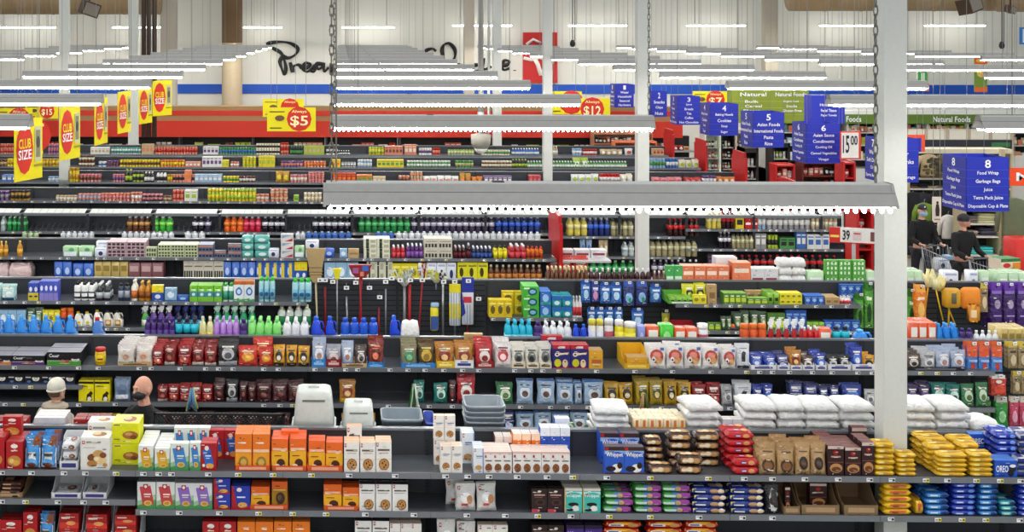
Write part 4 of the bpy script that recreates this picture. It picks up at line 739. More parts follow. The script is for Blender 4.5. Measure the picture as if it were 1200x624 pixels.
r(2,'l',92,140,487,'yellow_dogbox',3,1,z=.9); r(2,'l',605,690,484,'light_blue_bag',4,2,z=.85); r(2,'l',655,700,492,'green_bag',2,1,z=.85); r(2,'l',560,604,480,'navy_bag',3,1,z=.85); r(2,'l',400,440,486,'gold_bag',3,1,z=.85)
r(2,'l',870,1030,492,'navy_bag',6,1,z=.85); r(2,'l',180,340,484,'maroon',9,1,z=.85)
peg(2,1132,1175,402,436,'hang_orangeblue',3,3,.3); peg(2,1180,1206,402,432,'hang_brown',2,3,.2); peg(2,1186,1206,436,462,'hang_brown',2,2,.2); peg(2,1160,1180,440,464,'hang_toyred',1,2,.3)
peg(2,1166,1182,466,500,'hang_toygreen',1,2,.2); peg(2,1183,1206,466,500,'hang_toypink',2,2,.2); peg(2,1145,1162,466,500,'hang_green',1,2,.2)
# rear of second row rising over its panel
r(2,'b',-10,90,371,'jugblue',7,1,d=.1); r(2,'b',108,122,373,'jugbluered',1); r(2,'b',169,205,374,'bot_purple',5,2); r(2,'b',205,232,374,'bot_cyan',3,2); r(2,'b',233,250,372,'bot_cream',2,1); r(2,'b',250,280,373,'bot_lilac',4,2); r(2,'b',280,290,375,'bot_purple',1,1); r(2,'b',290,329,374,'bot_lime',4,2); r(2,'b',331,362,375,'bot_white',3,2)
r(2,'b',365,380,372,'jugroyal',1); r(2,'b',382,395,372,'jugroyal',1); r(2,'b',399,443,374,'bot_bluew',4,1); r(2,'b',457,470,371,'jugroyal',1); r(2,'b',470,492,379,'white_sack',1,1,1,d=.2,z=1.66)
r(2,'b',592,625,377,'bot_cyan2',4,2); r(2,'b',626,637,378,'bot_purple',1,1); r(2,'b',637,671,379,'bot_white',4,2); r(2,'b',672,690,381,'jugroyal',2,1)
r(2,'b',690,708,375,'whiteyel_tub',2,1); r(2,'b',709,720,375,'white_tub',1); r(2,'b',721,732,376,'yellow_tub',1); r(2,'b',732,747,379,'yellow_tub',1); r(2,'b',748,757,383,'lav_block',1); r(2,'b',757,773,383,'orange_block',1); r(2,'b',773,790,381,'green_block',1); r(2,'b',790,818,385,'orange_block',2); r(2,'b',818,832,381,'white_tub',1)
r(2,'b',868,900,381,'worange',3,1); r(2,'b',900,945,375,'spray_red',5,1); r(2,'b',940,962,384,'wred',3,2); r(2,'b',960,975,386,'orange_block',1); r(2,'b',976,998,384,'bot_cyan',2,1); r(2,'b',1002,1024,388,'jugblue',1)
r(2,'b',1066,1098,379,'orange_block',3,2); r(2,'b',1098,1125,380,'jugblue',3,2); r(2,'b',1125,1142,386,'bot_purple',2,1); r(2,'b',1142,1172,388,'bot_white',4,1); r(2,'b',1173,1206,386,'tan_pack4',4,2)
for a_, b_, st_, yt_ in ((137,178,'bt_kraft',425),(365,382,'bt_blue',421),(382,400,'bt_red',421),(400,430,'bt_kraft',426),(430,451,'bt_blue',426),(469,511,'bt_blue',426),(511,533,'bt_yellow',423),(533,556,'bt_white',422),(557,579,'bt_red',424),(599,616,'bt_cream',424),(617,632,'bt_cream',425),(632,647,'bt_cream',425),(880,911,'bt_white',428),(911,926,'bt_white',428),(926,940,'bt_white',428),(941,955,'bt_white',428),(956,969,'bt_white',428),(970,998,'bt_white',427),(998,1026,'bt_white',427),(1062,1133,'bt_black',430)):
    r(2,'t',a_,b_,yt_,st_,1,d=.30,back=-.014)
# ======== third row ========
r(3,'t',-16,18,334,'teal_pouch',2,2); r(3,'t',33,45,332,'bluyel',2,3); r(3,'t',46,68,330,'blue_lilac',4,3)
r(3,'t',86,111,332,'black_cap',3,3); r(3,'t',112,129,333,'dark_bot',2,3); r(3,'t',138,152,333,'dark_jar',2,1); r(3,'t',153,161,329,'white_orange',1,2); r(3,'t',162,177,331,'amber_bot',2,2); r(3,'t',178,192,335,'yb_box',1,1); r(3,'t',193,207,338,'ltblue',1,1); r(3,'t',208,221,347,'b2_box',1,1)
r(3,'t',222,260,335,'green_pk',4,3); r(3,'t',261,274,333,'green_can',2,2); r(3,'t',274,298,330,'wblue_box',2,2); r(3,'t',303,322,326,'aero_green',3,2); r(3,'t',342,365,328,'aero_green',3,2)
r(3,'m',-12,30,364,'ltblue',4,1); r(3,'m',30,50,362,'dgreen_bag',2,1); r(3,'m',50,70,364,'y2_box',3,1); r(3,'m',70,86,362,'worange',2,1)
r(3,'m',87,108,366,'jug_yellow',2,1); r(3,'m',109,120,364,'jug_yellow',1); r(3,'m',121,144,365,'jug_amber',2)
r(3,'m',165,175,359,'spray_white',1); r(3,'m',175,203,359,'spray_purple',3); r(3,'m',204,240,359,'spray_navy',4,2); r(3,'m',250,300,359,'spray_green',5,2); r(3,'m',325,364,360,'bot_wgreen',4,2)
r(3,'t',573,600,352,'yellow_brillo',3,2,1); r(3,'t',588,617,342,'yellow_brillo',2,1,2,back=.2,d=.1); r(3,'t',613,632,336,'green_dw',1,2,3,d=.16); r(3,'t',633,646,342,'blue_dw',1,2,2,d=.15); r(3,'t',647,671,347,'teal_dw',2,2,2); r(3,'t',671,682,348,'redwhite_bot',3,2)
peg(3,681,692,329,355,'hang_blue',1); peg(3,693,702,331,354,'hang_pink',1); peg(3,703,729,332,356,'hang_blue',2); peg(3,730,744,331,359,'hang_navy',1); peg(3,745,759,331,358,'hang_navy',1); peg(3,762,775,334,355,'hang_blue',1)
peg(3,688,730,361,380,'hang_blue',4,2); peg(3,740,755,362,384,'hang_blue',1); peg(3,775,785,364,382,'hang_yellow',1,1)
r(3,'t',782,815,346,'tray_green',1,d=.35); r(3,'t',785,813,349,'green_tray_p',4,3,back=.02,d=.08); r(3,'t',801,828,334,'yellow_bag2',2,2,back=.22); r(3,'t',812,828,346,'y2_box',2,1); r(3,'t',829,840,334,'k2_box',1,1); r(3,'t',848,875,344,'sp_box',4,3,1); r(3,'t',876,900,350,'sp_box',3,2); r(3,'t',874,898,341,'k2_box',2,1,back=.3)
r(3,'t',900,913,344,'green_tray_p',2,2); r(3,'t',914,940,344,'y2_box',4,3,2); r(3,'t',943,966,347,'b2_box',3,3); r(3,'t',967,984,349,'k2_box',2,3); r(3,'t',985,998,348,'redwhite_bot',3,2); r(3,'t',985,1018,334,'b2_box',4,1,2,back=.28)
r(3,'m',786,817,381,'tray_red',1,d=.3,z=1.19); r(3,'m',830,845,379,'sp_box',2,1); r(3,'m',845,858,372,'dgreen_bag',2,1); r(3,'m',860,900,366,'dgreen_bag',4,2); r(3,'m',900,920,368,'sp_box',2); r(3,'m',921,945,364,'b2_box',3,1); r(3,'m',946,966,378,'green_tray_p',3); r(3,'m',966,1008,376,'b2_box',4,1); r(3,'m',855,890,381,'worange',4,1)
peg(3,1003,1012,345,385,'hang_green',1,3,.3); peg(3,1013,1024,332,385,'hang_green',1,3,.25); peg(3,1063,1072,340,385,'hang_green',1,3,.2); peg(3,1072,1086,335,378,'hang_orange',1,3,.3)
peg(3,1152,1160,335,385,'hang_purple',1,2,.1); peg(3,1160,1206,333,384,'hang_purple',3,4,.3); peg(3,1148,1158,332,366,'hang_brown',1,1,.3)
# rear of third row
r(3,'b',780,800,312,'case_green',2,1); r(3,'b',765,781,318,'tin_brown',3,1)
r(3,'b',800,855,312,'case_box',4,1,2,d=.2); r(3,'b',838,864,302,'case_white',1,1,1,back=.22,d=.2); r(3,'b',858,880,308,'case_box',1,1,2,d=.2); r(3,'b',880,912,315,'case_white',2,1,d=.2)
r(3,'b',913,945,304,'white_sack',2,1,4,d=.2); r(3,'b',946,966,318,'pale_green',1); r(3,'b',967,1014,305,'green_egg',3,1,2); r(3,'b',1015,1026,318,'pale_green',1)
r(3,'b',1062,1082,318,'pale_green',2,2); r(3,'b',1105,1124,318,'tissue_white',1,1); r(3,'b',1135,1147,318,'tissue_white',1); r(3,'b',1149,1160,318,'pale_green',1); r(3,'b',1170,1206,320,'pale_green',3,2)
r(3,'b',640,690,313,'tin_brown',10,2); r(3,'b',690,764,315,'juice_dark',11,1)
# ======== fourth row ========
r(4,'t',73,110,289,'tissue_green',2,1); r(4,'t',110,125,291,'tissue_white',1); r(4,'t',112,132,283,'tissue_white',1,1,back=.22); r(4,'t',125,171,284,'rose_grid',2,2,2,d=.2); r(4,'t',171,184,290,'green_grid',1,1); r(4,'t',185,232,287,'green_grid',3,2,2,d=.15); r(4,'t',232,250,287,'navy_grid',1,2,2,d=.15); r(4,'t',251,265,294,'navy_grid',1,1); r(4,'t',267,283,286,'navy_grid',1,1,2)
r(4,'t',-12,9,283,'oilb',4,1); r(4,'t',19,26,283,'oilb',1,1)
r(4,'t',283,297,277,'teal_towel',1,1,3,d=.2); r(4,'t',298,316,277,'teal_towel',1,1,3,d=.2); r(4,'t',314,327,292,'tissue_white',1); r(4,'t',329,344,275,'tri_box',1,1,3,d=.14); r(4,'t',345,357,289,'tissue_green',1); r(4,'t',358,374,282,'tissue_white',1,1,2); r(4,'t',380,392,292,'blue_box4',1); r(4,'t',398,407,292,'ltblue',1); r(4,'t',408,421,292,'kraft4',1)
r(4,'t',426,457,280,'cream_green',2,2,2,d=.15); r(4,'t',459,475,289,'juice_red',3,3); r(4,'t',476,496,287,'juice_purple',4,3); r(4,'t',497,530,280,'tan_grid',2,2,2,d=.15); r(4,'t',532,546,289,'juice_dark',3,3); r(4,'t',547,552,286,'juice_dark',1,2); r(4,'t',553,577,290,'juice_navy',5,3); r(4,'t',578,595,289,'juice_yellow',3,2); r(4,'t',597,617,288,'juice_red',3,3); r(4,'t',617,637,290,'juice_orange',4,2)
r(4,'m',-16,37,309,'pink_sack',2,1,1,d=.3); r(4,'m',63,84,307,'blue_box4',2,1); r(4,'m',85,110,309,'blue_box4',2,2); r(4,'m',110,150,307,'tan_pack4',4,2); r(4,'m',150,192,308,'rose_pack4',3,2); r(4,'m',137,180,318,'blue_box4',3,1) if 0 else None
r(4,'m',215,262,306,'tan_grid',4,2); r(4,'m',262,300,307,'blue_box4',4,1); r(4,'m',300,345,306,'blueyel4',5,2); r(4,'m',345,360,307,'yb_box',2,1); r(4,'m',380,420,308,'ltblue',3,1); r(4,'m',430,460,307,'cream_green',3,1); r(4,'m',460,500,309,'y2_box',4,1); r(4,'m',500,535,308,'tissue_white',3,1); r(4,'m',536,572,308,'yellow4',3,2); r(4,'m',572,636,311,'tin_brown',9,1)
# ======== fifth row: soft drinks ========
def so(x0,x1,key,n): r(5,'t',x0,x1,254.5,key,n,2)
so(0,6,'so_clear',1); so(8,31,'so_dgreen',4); so(148,176,'so_brown',4); so(178,202,'so_green',3); so(225,239,'so_dark',2); so(240,247,'so_purple',1); so(262,285,'so_orange',3); so(285,306,'so_red',3); so(307,336,'so_dark',4); so(366,411,'so_dark',6); so(420,481,'so_dgreen',8); so(482,580,'so_purple',13); so(581,634,'so_blue',7)
def s2(x0,x1,key,n): r(5,'m',x0,x1,272,key,n,1,z=1.30,back=-.13)
s2(25,45,'capg',3); s2(70,110,'capw',6); s2(142,204,'capw',9); s2(216,240,'capw',3); s2(346,358,'capw',2); s2(358,412,'capb',7); s2(440,462,'capb',3); s2(464,634,'capw',23)
YR = .35
def q5(x0,x1,yt,key,n,z,deep=2): r(5,'t',x0,x1,yt,key,n,deep,z=z,back=.0)
q5(665,689,256,'so_yellow',3,1.37); q5(689,715,256,'so_blue',4,1.37); q5(716,743,258,'so_tan',4,1.37); q5(783,820,257,'so_cola',6,1.37)
q5(680,694,281,'g1' if 0 else gs('bag','lightblue','blue'),2,1.0,1); q5(702,713,281,gs('bag','tan','cream'),2,1.0,1); q5(730,744,285,'so_clear',2,1.0); q5(762,818,282,'so_tan',8,1.0)
q5(665,744,306,'so_dgreen',9,.63,1); q5(764,820,305,'so_purple',8,.63,1)
q5(829,846,248,'so_yellow',3,1.51); q5(846,861,248,'so_cola',3,1.51); q5(862,872,252,gs('box','yellow','dark'),1,1.51); q5(873,888,256,'red12',2,1.51); q5(888,898,252,gs('can','lightblue','white'),2,1.51); q5(899,950,253,gs('can','grey','white'),8,1.51); q5(951,982,253,gs('jar','tan','cream'),6,1.51)
q5(843,857,272,'so_dark',3,1.15); q5(858,884,275,'so_tan',5,1.15); q5(885,898,274,gs('box','grey','white'),2,1.15); q5(900,912,276,gs('can','lime','dark'),3,1.15); q5(914,932,279,gs('box','green','dark'),2,1.15); q5(933,945,272,gs('box','blue','white'),2,1.15); q5(946,972,275,gs('box','white','blue'),3,1.15)
q5(829,850,298,gs('box','dark','purple'),2,.76,1); q5(850,983,300,'so_cola',16,.76,1)
# ======== far rows: small groceries ========
def far(g, segs):
    yt0 = HY+(HC-1.54)*F/(ZG[g]-.47)
    for x0, x1, hh, kind, cn, ac in segs:
        s = F/(ZG[g]-.47); wi = {'box': .11, 'can': .08, 'jar': .08, 'bot': .075, 'bag': .16}[kind]
        n = max(1, round((x1-x0)/s/wi)); ti = 2 if (kind == 'can' and hh > 11) else 1
        xm = WX((x0+x1)/2, ZG[g]-.47); yb = HY+(HC-1.54)*F/DP(xm, ZG[g]-.47)
        r(g,'t',x0,x1,yb-hh,gs(kind,cn,ac),n,2,ti,d=.1 if kind in ('box','bag') else None)
far(6, [(-10,10,11,'can','purple','grey'),(12,34,12,'jar','gold','dark'),(65,90,6,'can','tan','white'),(91,118,8,'jar','lightblue','salmon'),(118,152,9,'can','salmon','pink'),(153,166,10,'can','salmon','white'),(166,190,8,'jar','dark','pink'),(191,201,6,'can','brown','tan'),(202,215,13,'can','salmon','red'),(216,231,13,'box','white','lime'),(243,261,14,'jar','lime','yellow'),(261,300,14,'jar','yellow','lime'),(300,315,8,'can','salmon','cream'),(317,337,14,'can','salmon','tan'),(344,350,7,'box','lime','green'),(356,377,10,'jar','tan','cream'),(380,540,10,'can','tan','salmon'),(560,860,10,'jar','red','white')])
far(7, [(2,20,8,'box','blue','white'),(56,68,6,'can','lightblue','white'),(81,92,17,'jar','yellow','gold'),(93,118,9,'can','pink','brown'),(132,146,9,'can','pink','purple'),(146,155,15,'bot','dark','lime'),(155,168,12,'jar','lime','dark'),(169,180,12,'bot','dark','white'),(183,195,13,'bot','white','dark'),(196,202,9,'can','gold','yellow'),(202,228,9,'can','salmon','dark'),(216,224,14,'box','salmon','orange'),(228,260,9,'box','lightblue','white'),(261,280,7,'can','yellow','green'),(280,299,7,'can','brown','white'),(323,339,13,'bag','gold','yellow'),(340,360,9,'can','pink','cream'),(361,380,12,'can','pink','salmon'),(390,417,11,'box','red','orange'),(418,436,9,'box','orange','green'),(437,452,7,'box','tan','cream'),(467,480,8,'can','salmon','brown'),(481,495,13,'can','tan','salmon'),(496,538,8,'bag','white','salmon'),(539,552,11,'bag','gold','orange'),(553,566,7,'bag','orange','gold'),(567,600,8,'box','purple','white'),(620,634,9,'box','red','pink'),(670,702,11,'bag','white','lime'),(703,727,11,'can','red','white'),(728,742,11,'bag','cream','white'),(765,800,7,'bag','pink','red'),(803,823,7,'bag','red','pink'),(824,840,9,'can','purple','white'),(841,862,8,'bag','orange','cream')])
far(8, [(-8,8,8,'can','brown','tan'),(8,18,9,'can','yellow','gold'),(42,68,9,'jar','yellow','gold'),(92,110,13,'can','brown','cream'),(115,124,6,'can','white','blue'),(125,139,7,'can','purple','brown'),(140,187,8,'can','yellow','brown'),(188,216,8,'can','orange','yellow'),(217,235,6,'box','salmon','white'),(237,260,12,'box','white','purple'),(260,268,8,'box','yellow','lime'),(270,280,6,'can','salmon','white'),(284,300,12,'can','yellow','lime'),(303,322,13,'box','yellow','lime'),(329,355,7,'can','purple','salmon'),(356,382,7,'can','salmon','orange'),(388,399,9,'box','yellow','orange'),(400,417,6,'jar','white','grey'),(419,436,9,'jar','lightblue','white'),(442,473,9,'box','yellow','green'),(477,528,8,'jar','green','white'),(534,555,8,'can','green','tan'),(565,600,8,'jar','brown','cream'),(600,618,10,'bot','dark','lime'),(618,735,8,'bot','green','white'),(672,690,12,'bag','lime','white'),(762,780,11,'can','lightblue','green'),(781,795,11,'can','blue','white'),(796,820,10,'bag','cream','lime')])
far(9, [(0,19,12,'can','salmon','red'),(56,75,12,'can','pink','purple'),(106,128,8,'box','white','tan'),(130,165,8,'jar','white','teal'),(166,180,12,'box','tan','salmon'),(181,231,9,'can','salmon','red'),(238,256,9,'box','white','purple'),(257,300,8,'can','green','blue'),(300,328,13,'can','cream','dark'),(329,338,14,'can','red','salmon'),(340,355,10,'bot','dark','green'),(356,380,10,'box','lime','tan'),(382,396,6,'can','white','dark'),(396,410,5,'bot','dark','white'),(432,450,9,'jar','yellow','lime'),(451,472,10,'box','salmon','brown'),(474,488,12,'box','salmon','cream'),(491,506,8,'can','white','purple'),(507,516,8,'can','red','salmon'),(525,556,6,'jar','white','lime'),(564,598,6,'can','cream','green'),(600,632,8,'bot','blue','white'),(648,654,11,'bot','tan','white'),(671,682,8,'can','lightblue','white'),(683,700,7,'can','red','white'),(704,730,7,'bag','tan','white'),(733,742,8,'bag','white','red'),(765,778,8,'box','tan','red')])
# ---------------- shelving bays ----------------
DK = mat('34373c', .45); DKB = mat('2a2c30', .5); LIP = mat('7e8288', .3, .3, var=.03); DECK = mat('585c62', .3, .3, var=.03); BLK = mat('0c0c0e', .6)
TAGW = mat('f4f4f4', .5); TAGY = mat('f0e23c', .5)
BW = 1.22
def me_panel(w, z1, holes):
    b = MB(); b.box(0, w, -.02, .02, .1, z1, DK); b.box(0, w, -.03, .03, z1, z1+.02, LIP)
    b.box(.0, .03, -.024, .024, .1, z1, DKB)
    b.box(w/2-.004, w/2+.004, -.0215, .0215, z1-.19, z1, DKB)
    if holes:
        for k in range(1, 26): b.box(.03, w, -.0225, -.0195, z1-.07*k, z1-.07*k+.012, BLK)
    return b.build('back_panel', data=True)
def me_shelf(w, dep, front=True):
    b = MB(); s = -1 if front else 1
    y0, y1 = sorted((s*.02, s*dep)); b.box(0, w, y0, y1, -.035, 0, DECK)
    ye = s*dep; y0, y1 = sorted((ye, ye+s*.012)); b.box(.002, w-.002, y0, y1, -.042, .006, LIP)
    for x in (.01, w-.03): b.xprism([(s*.02, -.035), (s*(dep-.05), -.035), (s*.02, -.09)], x, x+.015, DKB)
    return b.build('shelf', data=True)
tg = MB(); tg.box(-.026, .026, -.003, 0, -.034, -.004, TAGW); tg.decal(Sflat(.052, -.003, .03, -.034), [('r', .1, .6, .5, .75, '707078'), ('r', .55, .2, .92, .8, '30303a')]); TAG_W = tg.build('price_tag', data=True)
tg = MB(); tg.box(-.026, .026, -.003, 0, -.034, -.004, TAGW); tg.decal(Sflat(.052, -.003, .03, -.034), [('r', .5, .02, .98, .98, 'f0e23c'), ('r', .1, .3, .42, .6, '707078'), ('r', .58, .3, .9, .7, '504810')]); TAG_Y = tg.build('price_tag', data=True)
PANELS = {h: me_panel(BW, TOPZ, h) for h in (0, 1)}
SHELF = me_shelf(BW, .49); SHELFR = me_shelf(BW, .49, False); SHS = me_shelf(BW, .44)
b = MB(); b.box(0, .04, -.03, .03, 0, TOPZ+.005, DKB)
for k in range(0, 56): b.box(.014, .026, -.032, -.029, .12+k*.028, .134+k*.028, BLK)
UPR = b.build('upright', data=True)
b = MB(); b.box(0, BW, -.5, .5, .02, .14, DK); b.box(0, BW, -.47, .47, 0, .02, BLK); BASE = b.build('base_deck', data=True)
TP = {(1,'t'): [2,37,75,100,136,168,186,201,244,279,320,365,409,463,508,522,548,573,606,641,671,711,762,830,872,905,943,982,1019,1045,1085,1110,1144,1172,1196],
 (1,'m'): [2,30,68,98,124,168,210,257,303,343,382,428,485,547,592,630,669,714,762,819,870,905,1044,1099,1127,1155,1195],
 (2,'t'): [17,57,92,115,163,177,211,226,241,256,273,309,326,369,387,405,419,457,478,498,520,542,561,603,622,636,655,699,744,788,833,875,890,905,925,952,975,1005,1022,1079,1098,1117,1137],
 (2,'m'): [18,36,97,135,309,328,343,410,455,489,503,530,560,590,610,645,665,689,725,775,855,880,895,1075,1100]}
YEL = {36,320,365,136,279,279,671,762,830,1085,1144,1172,30,303,343,382,630,714,1099,1127,1155,655,875,1079,1098}
def add_bay(g, k, x0, fs, pegs, label, tall=False, red=False):
    t = thing('shelving_bay', label, 'shelf', (x0, ZG[g], 0), 0, 'bays of the %s shelving row' % ROW[g])
    put(PANELS[1 if pegs else 0], 'back_panel', t); put(UPR, 'upright', t, (-.02, 0, 0)); put(BASE, 'base_deck', t)
    for sh, z, rear in fs:
        s = put(SHELFR if rear else SHELF, 'shelf', t, (0, 0, z))
        if not rear and g <= 6:
            xs = []
            if (g, sh) in TP: xs = [WX(p, ZG[g]-.5) for p in TP[(g, sh)]]; ys = [p in YEL for p in TP[(g, sh)]]
            else:
                q = x0+R.uniform(.03, .15)
                while q < x0+BW: xs.append(q); q += R.choice((.12, .2, .3, .26))
                ys = [R.random() < .15 for _ in xs]
            for q, y in zip(xs, ys):
                if x0+.03 < q < x0+BW-.03: put(TAG_Y if y else TAG_W, 'price_tag', s, (q-x0, -.503, 0))
    return t
GRID = {1: .75, 2: .875, 3: 2.0, 4: 2.0-4*BW, 5: 3.87, 6: 2.0, 7: 2.0, 8: 2.0, 9: 2.0}
RNG = {1: (-4.2, 7.1), 2: (-5, 9), 3: (-6, 11.5), 4: (-7, 3.3), 5: (-8.4, 9.5), 6: (-9.7, 9.4), 7: (-11, 9.4), 8: (-12, 9.4), 9: (-13, 9.4)}
for g in range(1, 10):
    a, e = RNG[g]; ks = [k for k in range(-20, 20) if a-BW < GRID[g]+k*BW and GRID[g]+k*BW < e-.3]
    if g == 4: GRID[4] = 3.42-20*BW; ks = [k for k in range(0, 20) if GRID[g]+k*BW > a-BW]
    nb = len(ks)
    for j, k in enumerate(ks):
        x0 = GRID[g]+k*BW; px = PX+37+(x0+BW/2)*F/ZG[g]; xm = x0+BW/2
        pegs = False
        fr = [('t', 1.54, 0), ('m', 1.18, 0), ('l', .8, 0), ('o', .45, 0)]
        if g == 1: fr = [('t', 1.54, 0), ('m', 1.30 if xm < -1.6 else 1.22, 0), ('l', .92 if xm < -1.6 else .88, 0), ('o', .5, 0)]
        if g == 2:
            fr = [('t', 1.54, 0), ('m', 1.15, 0), ('l', .80, 0), ('o', .45, 0)]
            if xm < -2.75: fr[1] = ('m', 1.33, 0); fr[2] = ('l', 1.14, 0)
            if xm > 6.97: fr = fr[2:]; pegs = True
        if g == 3:
            if -.45 < xm < 2.0: pegs = True; fr = fr[2:]
            elif 2.0 < xm < 3.22: fr[0] = ('t', 1.35, 0); fr = [fr[0]]+fr[2:]
            elif 3.22 < xm < 4.44: pegs = True; fr = [('l', .9, 0)]
            elif xm > 6.88: pegs = True; fr = [('l', .8, 0)]
            else: fr[1] = ('m', 1.19, 0)
        if g == 5: fr = [('t', 1.42, 0), ('m', 1.26, 0), ('l', .8, 0)] if xm < 3.87 else [('t', 1.37, 0), ('m', 1.0, 0), ('l', .63, 0)] if xm < 6.3 else [('t', 1.51, 0), ('m', 1.15, 0), ('l', .76, 0)]
        if g == 4: fr[1] = ('m', 1.17, 0)
        if g > 5: fr = fr[:3]
        rear = {1: 1.56, 2: 1.62, 3: 1.6}.get(g)
        if rear: fr = fr+[('b', rear, 1)]
        add_bay(g, k, x0, fr, pegs, 'dark grey shelving bay, %s of %s from the left in the %s row' % (ordw(j+1), cardw(nb), ROW[g]))
# soft drink racks: frame around the fifth row, a card strip along the top of every bay
STRIP = mat('d8dad4', .4)
for j, k in enumerate([k for k in range(-20, 20) if -8.4-BW < 3.87+k*BW < 9.2]):
    x0 = 3.87+k*BW; t = thing('drink_rack_frame', 'black drink rack top with pale card strip, %s from left in the fifth row' % ordw(j+1), 'rack', (x0, ZG[5]-.5, 0), 0, 'drink rack tops of the fifth row')
    b = MB(); b.box(0, .045, 0, .4, TOPZ-.35, TOPZ, DKB); b.box(0, BW, 0, .04, TOPZ-.035, TOPZ+.01, LIP); b.build('frame', t)
    if x0 < 3.5: b = MB(); b.box(0, BW, -.12, -.02, 1.275, 1.298, LIP); b.box(0, BW, -.13, -.12, 1.26, 1.305, DKB); b.build('ledge', t)
    b = MB(); b.box(.05, BW-.04, 0, .24, 0, .006, STRIP)
    for q in range(8): b.box(.05+q*.14, .058+q*.14, 0, .24, .006, .009, mat('a8aaa8'))
    o = b.build('card_strip', t, (0, .03, TOPZ+.012)); o.rotation_euler = (.18, 0, 0)
    if x0 < 3.5:
        b = MB()
        for q in range(12): b.tube([(.06+q*.1, .02, 1.425), (.06+q*.1, .2, 1.50), (.06+q*.1, .4, 1.52)], .006, mat('50545a'), 5)
        b.build('wire_divider', t)
# ---------------- pegboard goods: hooks ----------------
for i, (g, x, z, y0, y1) in enumerate(HOOKS):
    b = MB(); b.tube([(0, y1-y0, 0), (0, 0, 0), (0, -.015, .012)], .003, mat('b8b8bc', .3, .8), 5); o = b.build('peg_hook', None, (x, y0, z))
    tgo = MB(); tgo.box(-.022, .022, -.003, 0, -.02, .014, TAGW); tgo.decal(Sflat(.044, -.003, .03, -.018), [('r', .2, .3, .8, .6, '606068')]); tgo.build('price_tag', o, (0, -.02, .02))
    HK = tag(o, None, 'hook'); PLACED.append((o, '_hook', ROW[g], 'peg wall', 0, 0))
STY['_hook'] = dict(desc='chrome peg hook with white price tag', cat='hook', name='peg_hook', kind='x')
# ---------------- brooms and mops on the third row's peg wall ----------------
ym = ZG[3]-.14
def hang(name, label, cat, px, py, parts):
    x = WX(px, ym); t = thing(name, label, cat, (x, ym, WZ(py, x, ym)), 0, 'brooms and mops on the peg wall')
    for nm, b in parts: b.build(nm, t)
    return t
S3 = F/ym
def hd(l, c, r_=.011, dx=0): b = MB(); b.tube([(0, 0, 0), (dx, 0, -l)], r_, c, 8); return ('handle', b)
b = MB(); b.loft([[(sx*w_, sy*.03, z) for sx, sy in ((-1,-1),(1,-1),(1,1),(-1,1))] for w_, z in ((.035, 0), (.075, .06), (.09, .2), (.13, .42), (.135, .46))], mat('b09468', .8, var=.25, scale=60), smooth=False)
for z in (.10, .14, .2): b.box(-.095, .095, -.034, .034, z, z+.008, '6a5030')
broom_head = b
hang('corn_broom', 'natural corn broom hanging head up with pale wooden handle', 'broom', 370, 331, [('broom_head', b), hd(.95, mat('d8c4a0'), .013, .03)])
def dustpan(c):
    b = MB(); b.loft([[(sx*w_, -.03+y, z) for sx, y in ((-1, 0), (1, 0), (1, .05), (-1, .05))] for w_, z in ((.04, 0), (.055, .05), (.12, .16), (.14, .2))], c, smooth=False); return b
b = MB(); b.loft([[(sx*w_, y, z) for sx, y in ((-1, -.03), (1, -.03), (1, .03), (-1, .03))] for w_, z in ((.025, 0), (.035, .05), (.05, .11), (.055, .14))], mat('e8d818'), smooth=False)
hang('squeegee_mop', 'yellow headed mop with grey steel handle next to the corn broom', 'mop', 395, 327, [('mop_head', b), hd(.9, mat('9a9a9c', .3, .7), .012)])
b = MB(); b.loft([[(sx*w_, y, z) for sx, y in ((-1, -.04), (1, -.04), (1, .04), (-1, .04))] for w_, z in ((.06, 0), (.11, .05), (.15, .15), (.16, .17))], mat('8a1420'), smooth=False)
b.box(-.1, -.02, -.05, -.041, .06, .13, '9a5a90'); b.box(.03, .11, -.05, -.041, .09, .16, '2868c0'); b.box(.0, .05, -.048, -.041, .02, .08, 'd88060')
hang('push_broom', 'wide red and blue broom head hanging with red handle', 'broom', 422, 325, [('broom_head', b), hd(.92, mat('a01822'), .014, .02)])
hang('push_broom', 'second red handled broom crossing behind the wide red head', 'broom', 424, 326, [hd(.93, mat('8a141c'), .012, -.05)])
hang('mop_handle', 'dark red mop pole hanging right of the corn broom', 'mop', 381, 337, [hd(.85, mat('7a141c'), .018)])
hang('steel_pole', 'short grey steel pole hanging below a price tag', 'pole', 406, 348, [hd(.72, mat('a0a0a4', .3, .7), .013, .02)])
hang('red_pole', 'short dark red pole low on the peg wall', 'pole', 444, 361, [hd(.5, mat('8a1c22'), .014)])
hang('steel_pole', 'grey pole hanging right of the short red pole', 'pole', 452, 339, [hd(.8, mat('8c8c90', .3, .7), .012)])
def mophead(c1, c2, w_, h_, seed):
    rg = random.Random(seed); b = MB()
    for i in range(26):
        a = rg.uniform(-1, 1); q = rg.uniform(.5, 1)
        b.tube([(a*.02, rg.uniform(-.03, .03), 0), (a*w_*.6, rg.uniform(-.06, .02), h_*.5*q), (a*w_, rg.uniform(-.07, .03), h_*q), (a*w_*1.15, rg.uniform(-.07, .02), h_*q*.8)], .012, c1 if i % 4 else c2, 5)
    return b
hang('string_mop', 'large white and grey string mop hanging head up', 'mop', 474, 335, [('mop_head', mophead(mat('c8ccc8', .9), mat('c8c848', .9), .14, .24, 3)), hd(.85, mat('8c8c8c', .4, .4), .02)])
hang('mop_handle', 'wide red mop pole right of the white string mop', 'mop', 480, 334, [hd(.85, mat('a81820'), .022)])
hang('string_mop', 'small white mop with red handle and round tag', 'mop', 495, 329, [('mop_head', mophead(mat('e0e0dc', .9), mat('a82028', .9), .05, .24, 5)), hd(.85, mat('9a1a22'), .012, -.06)])
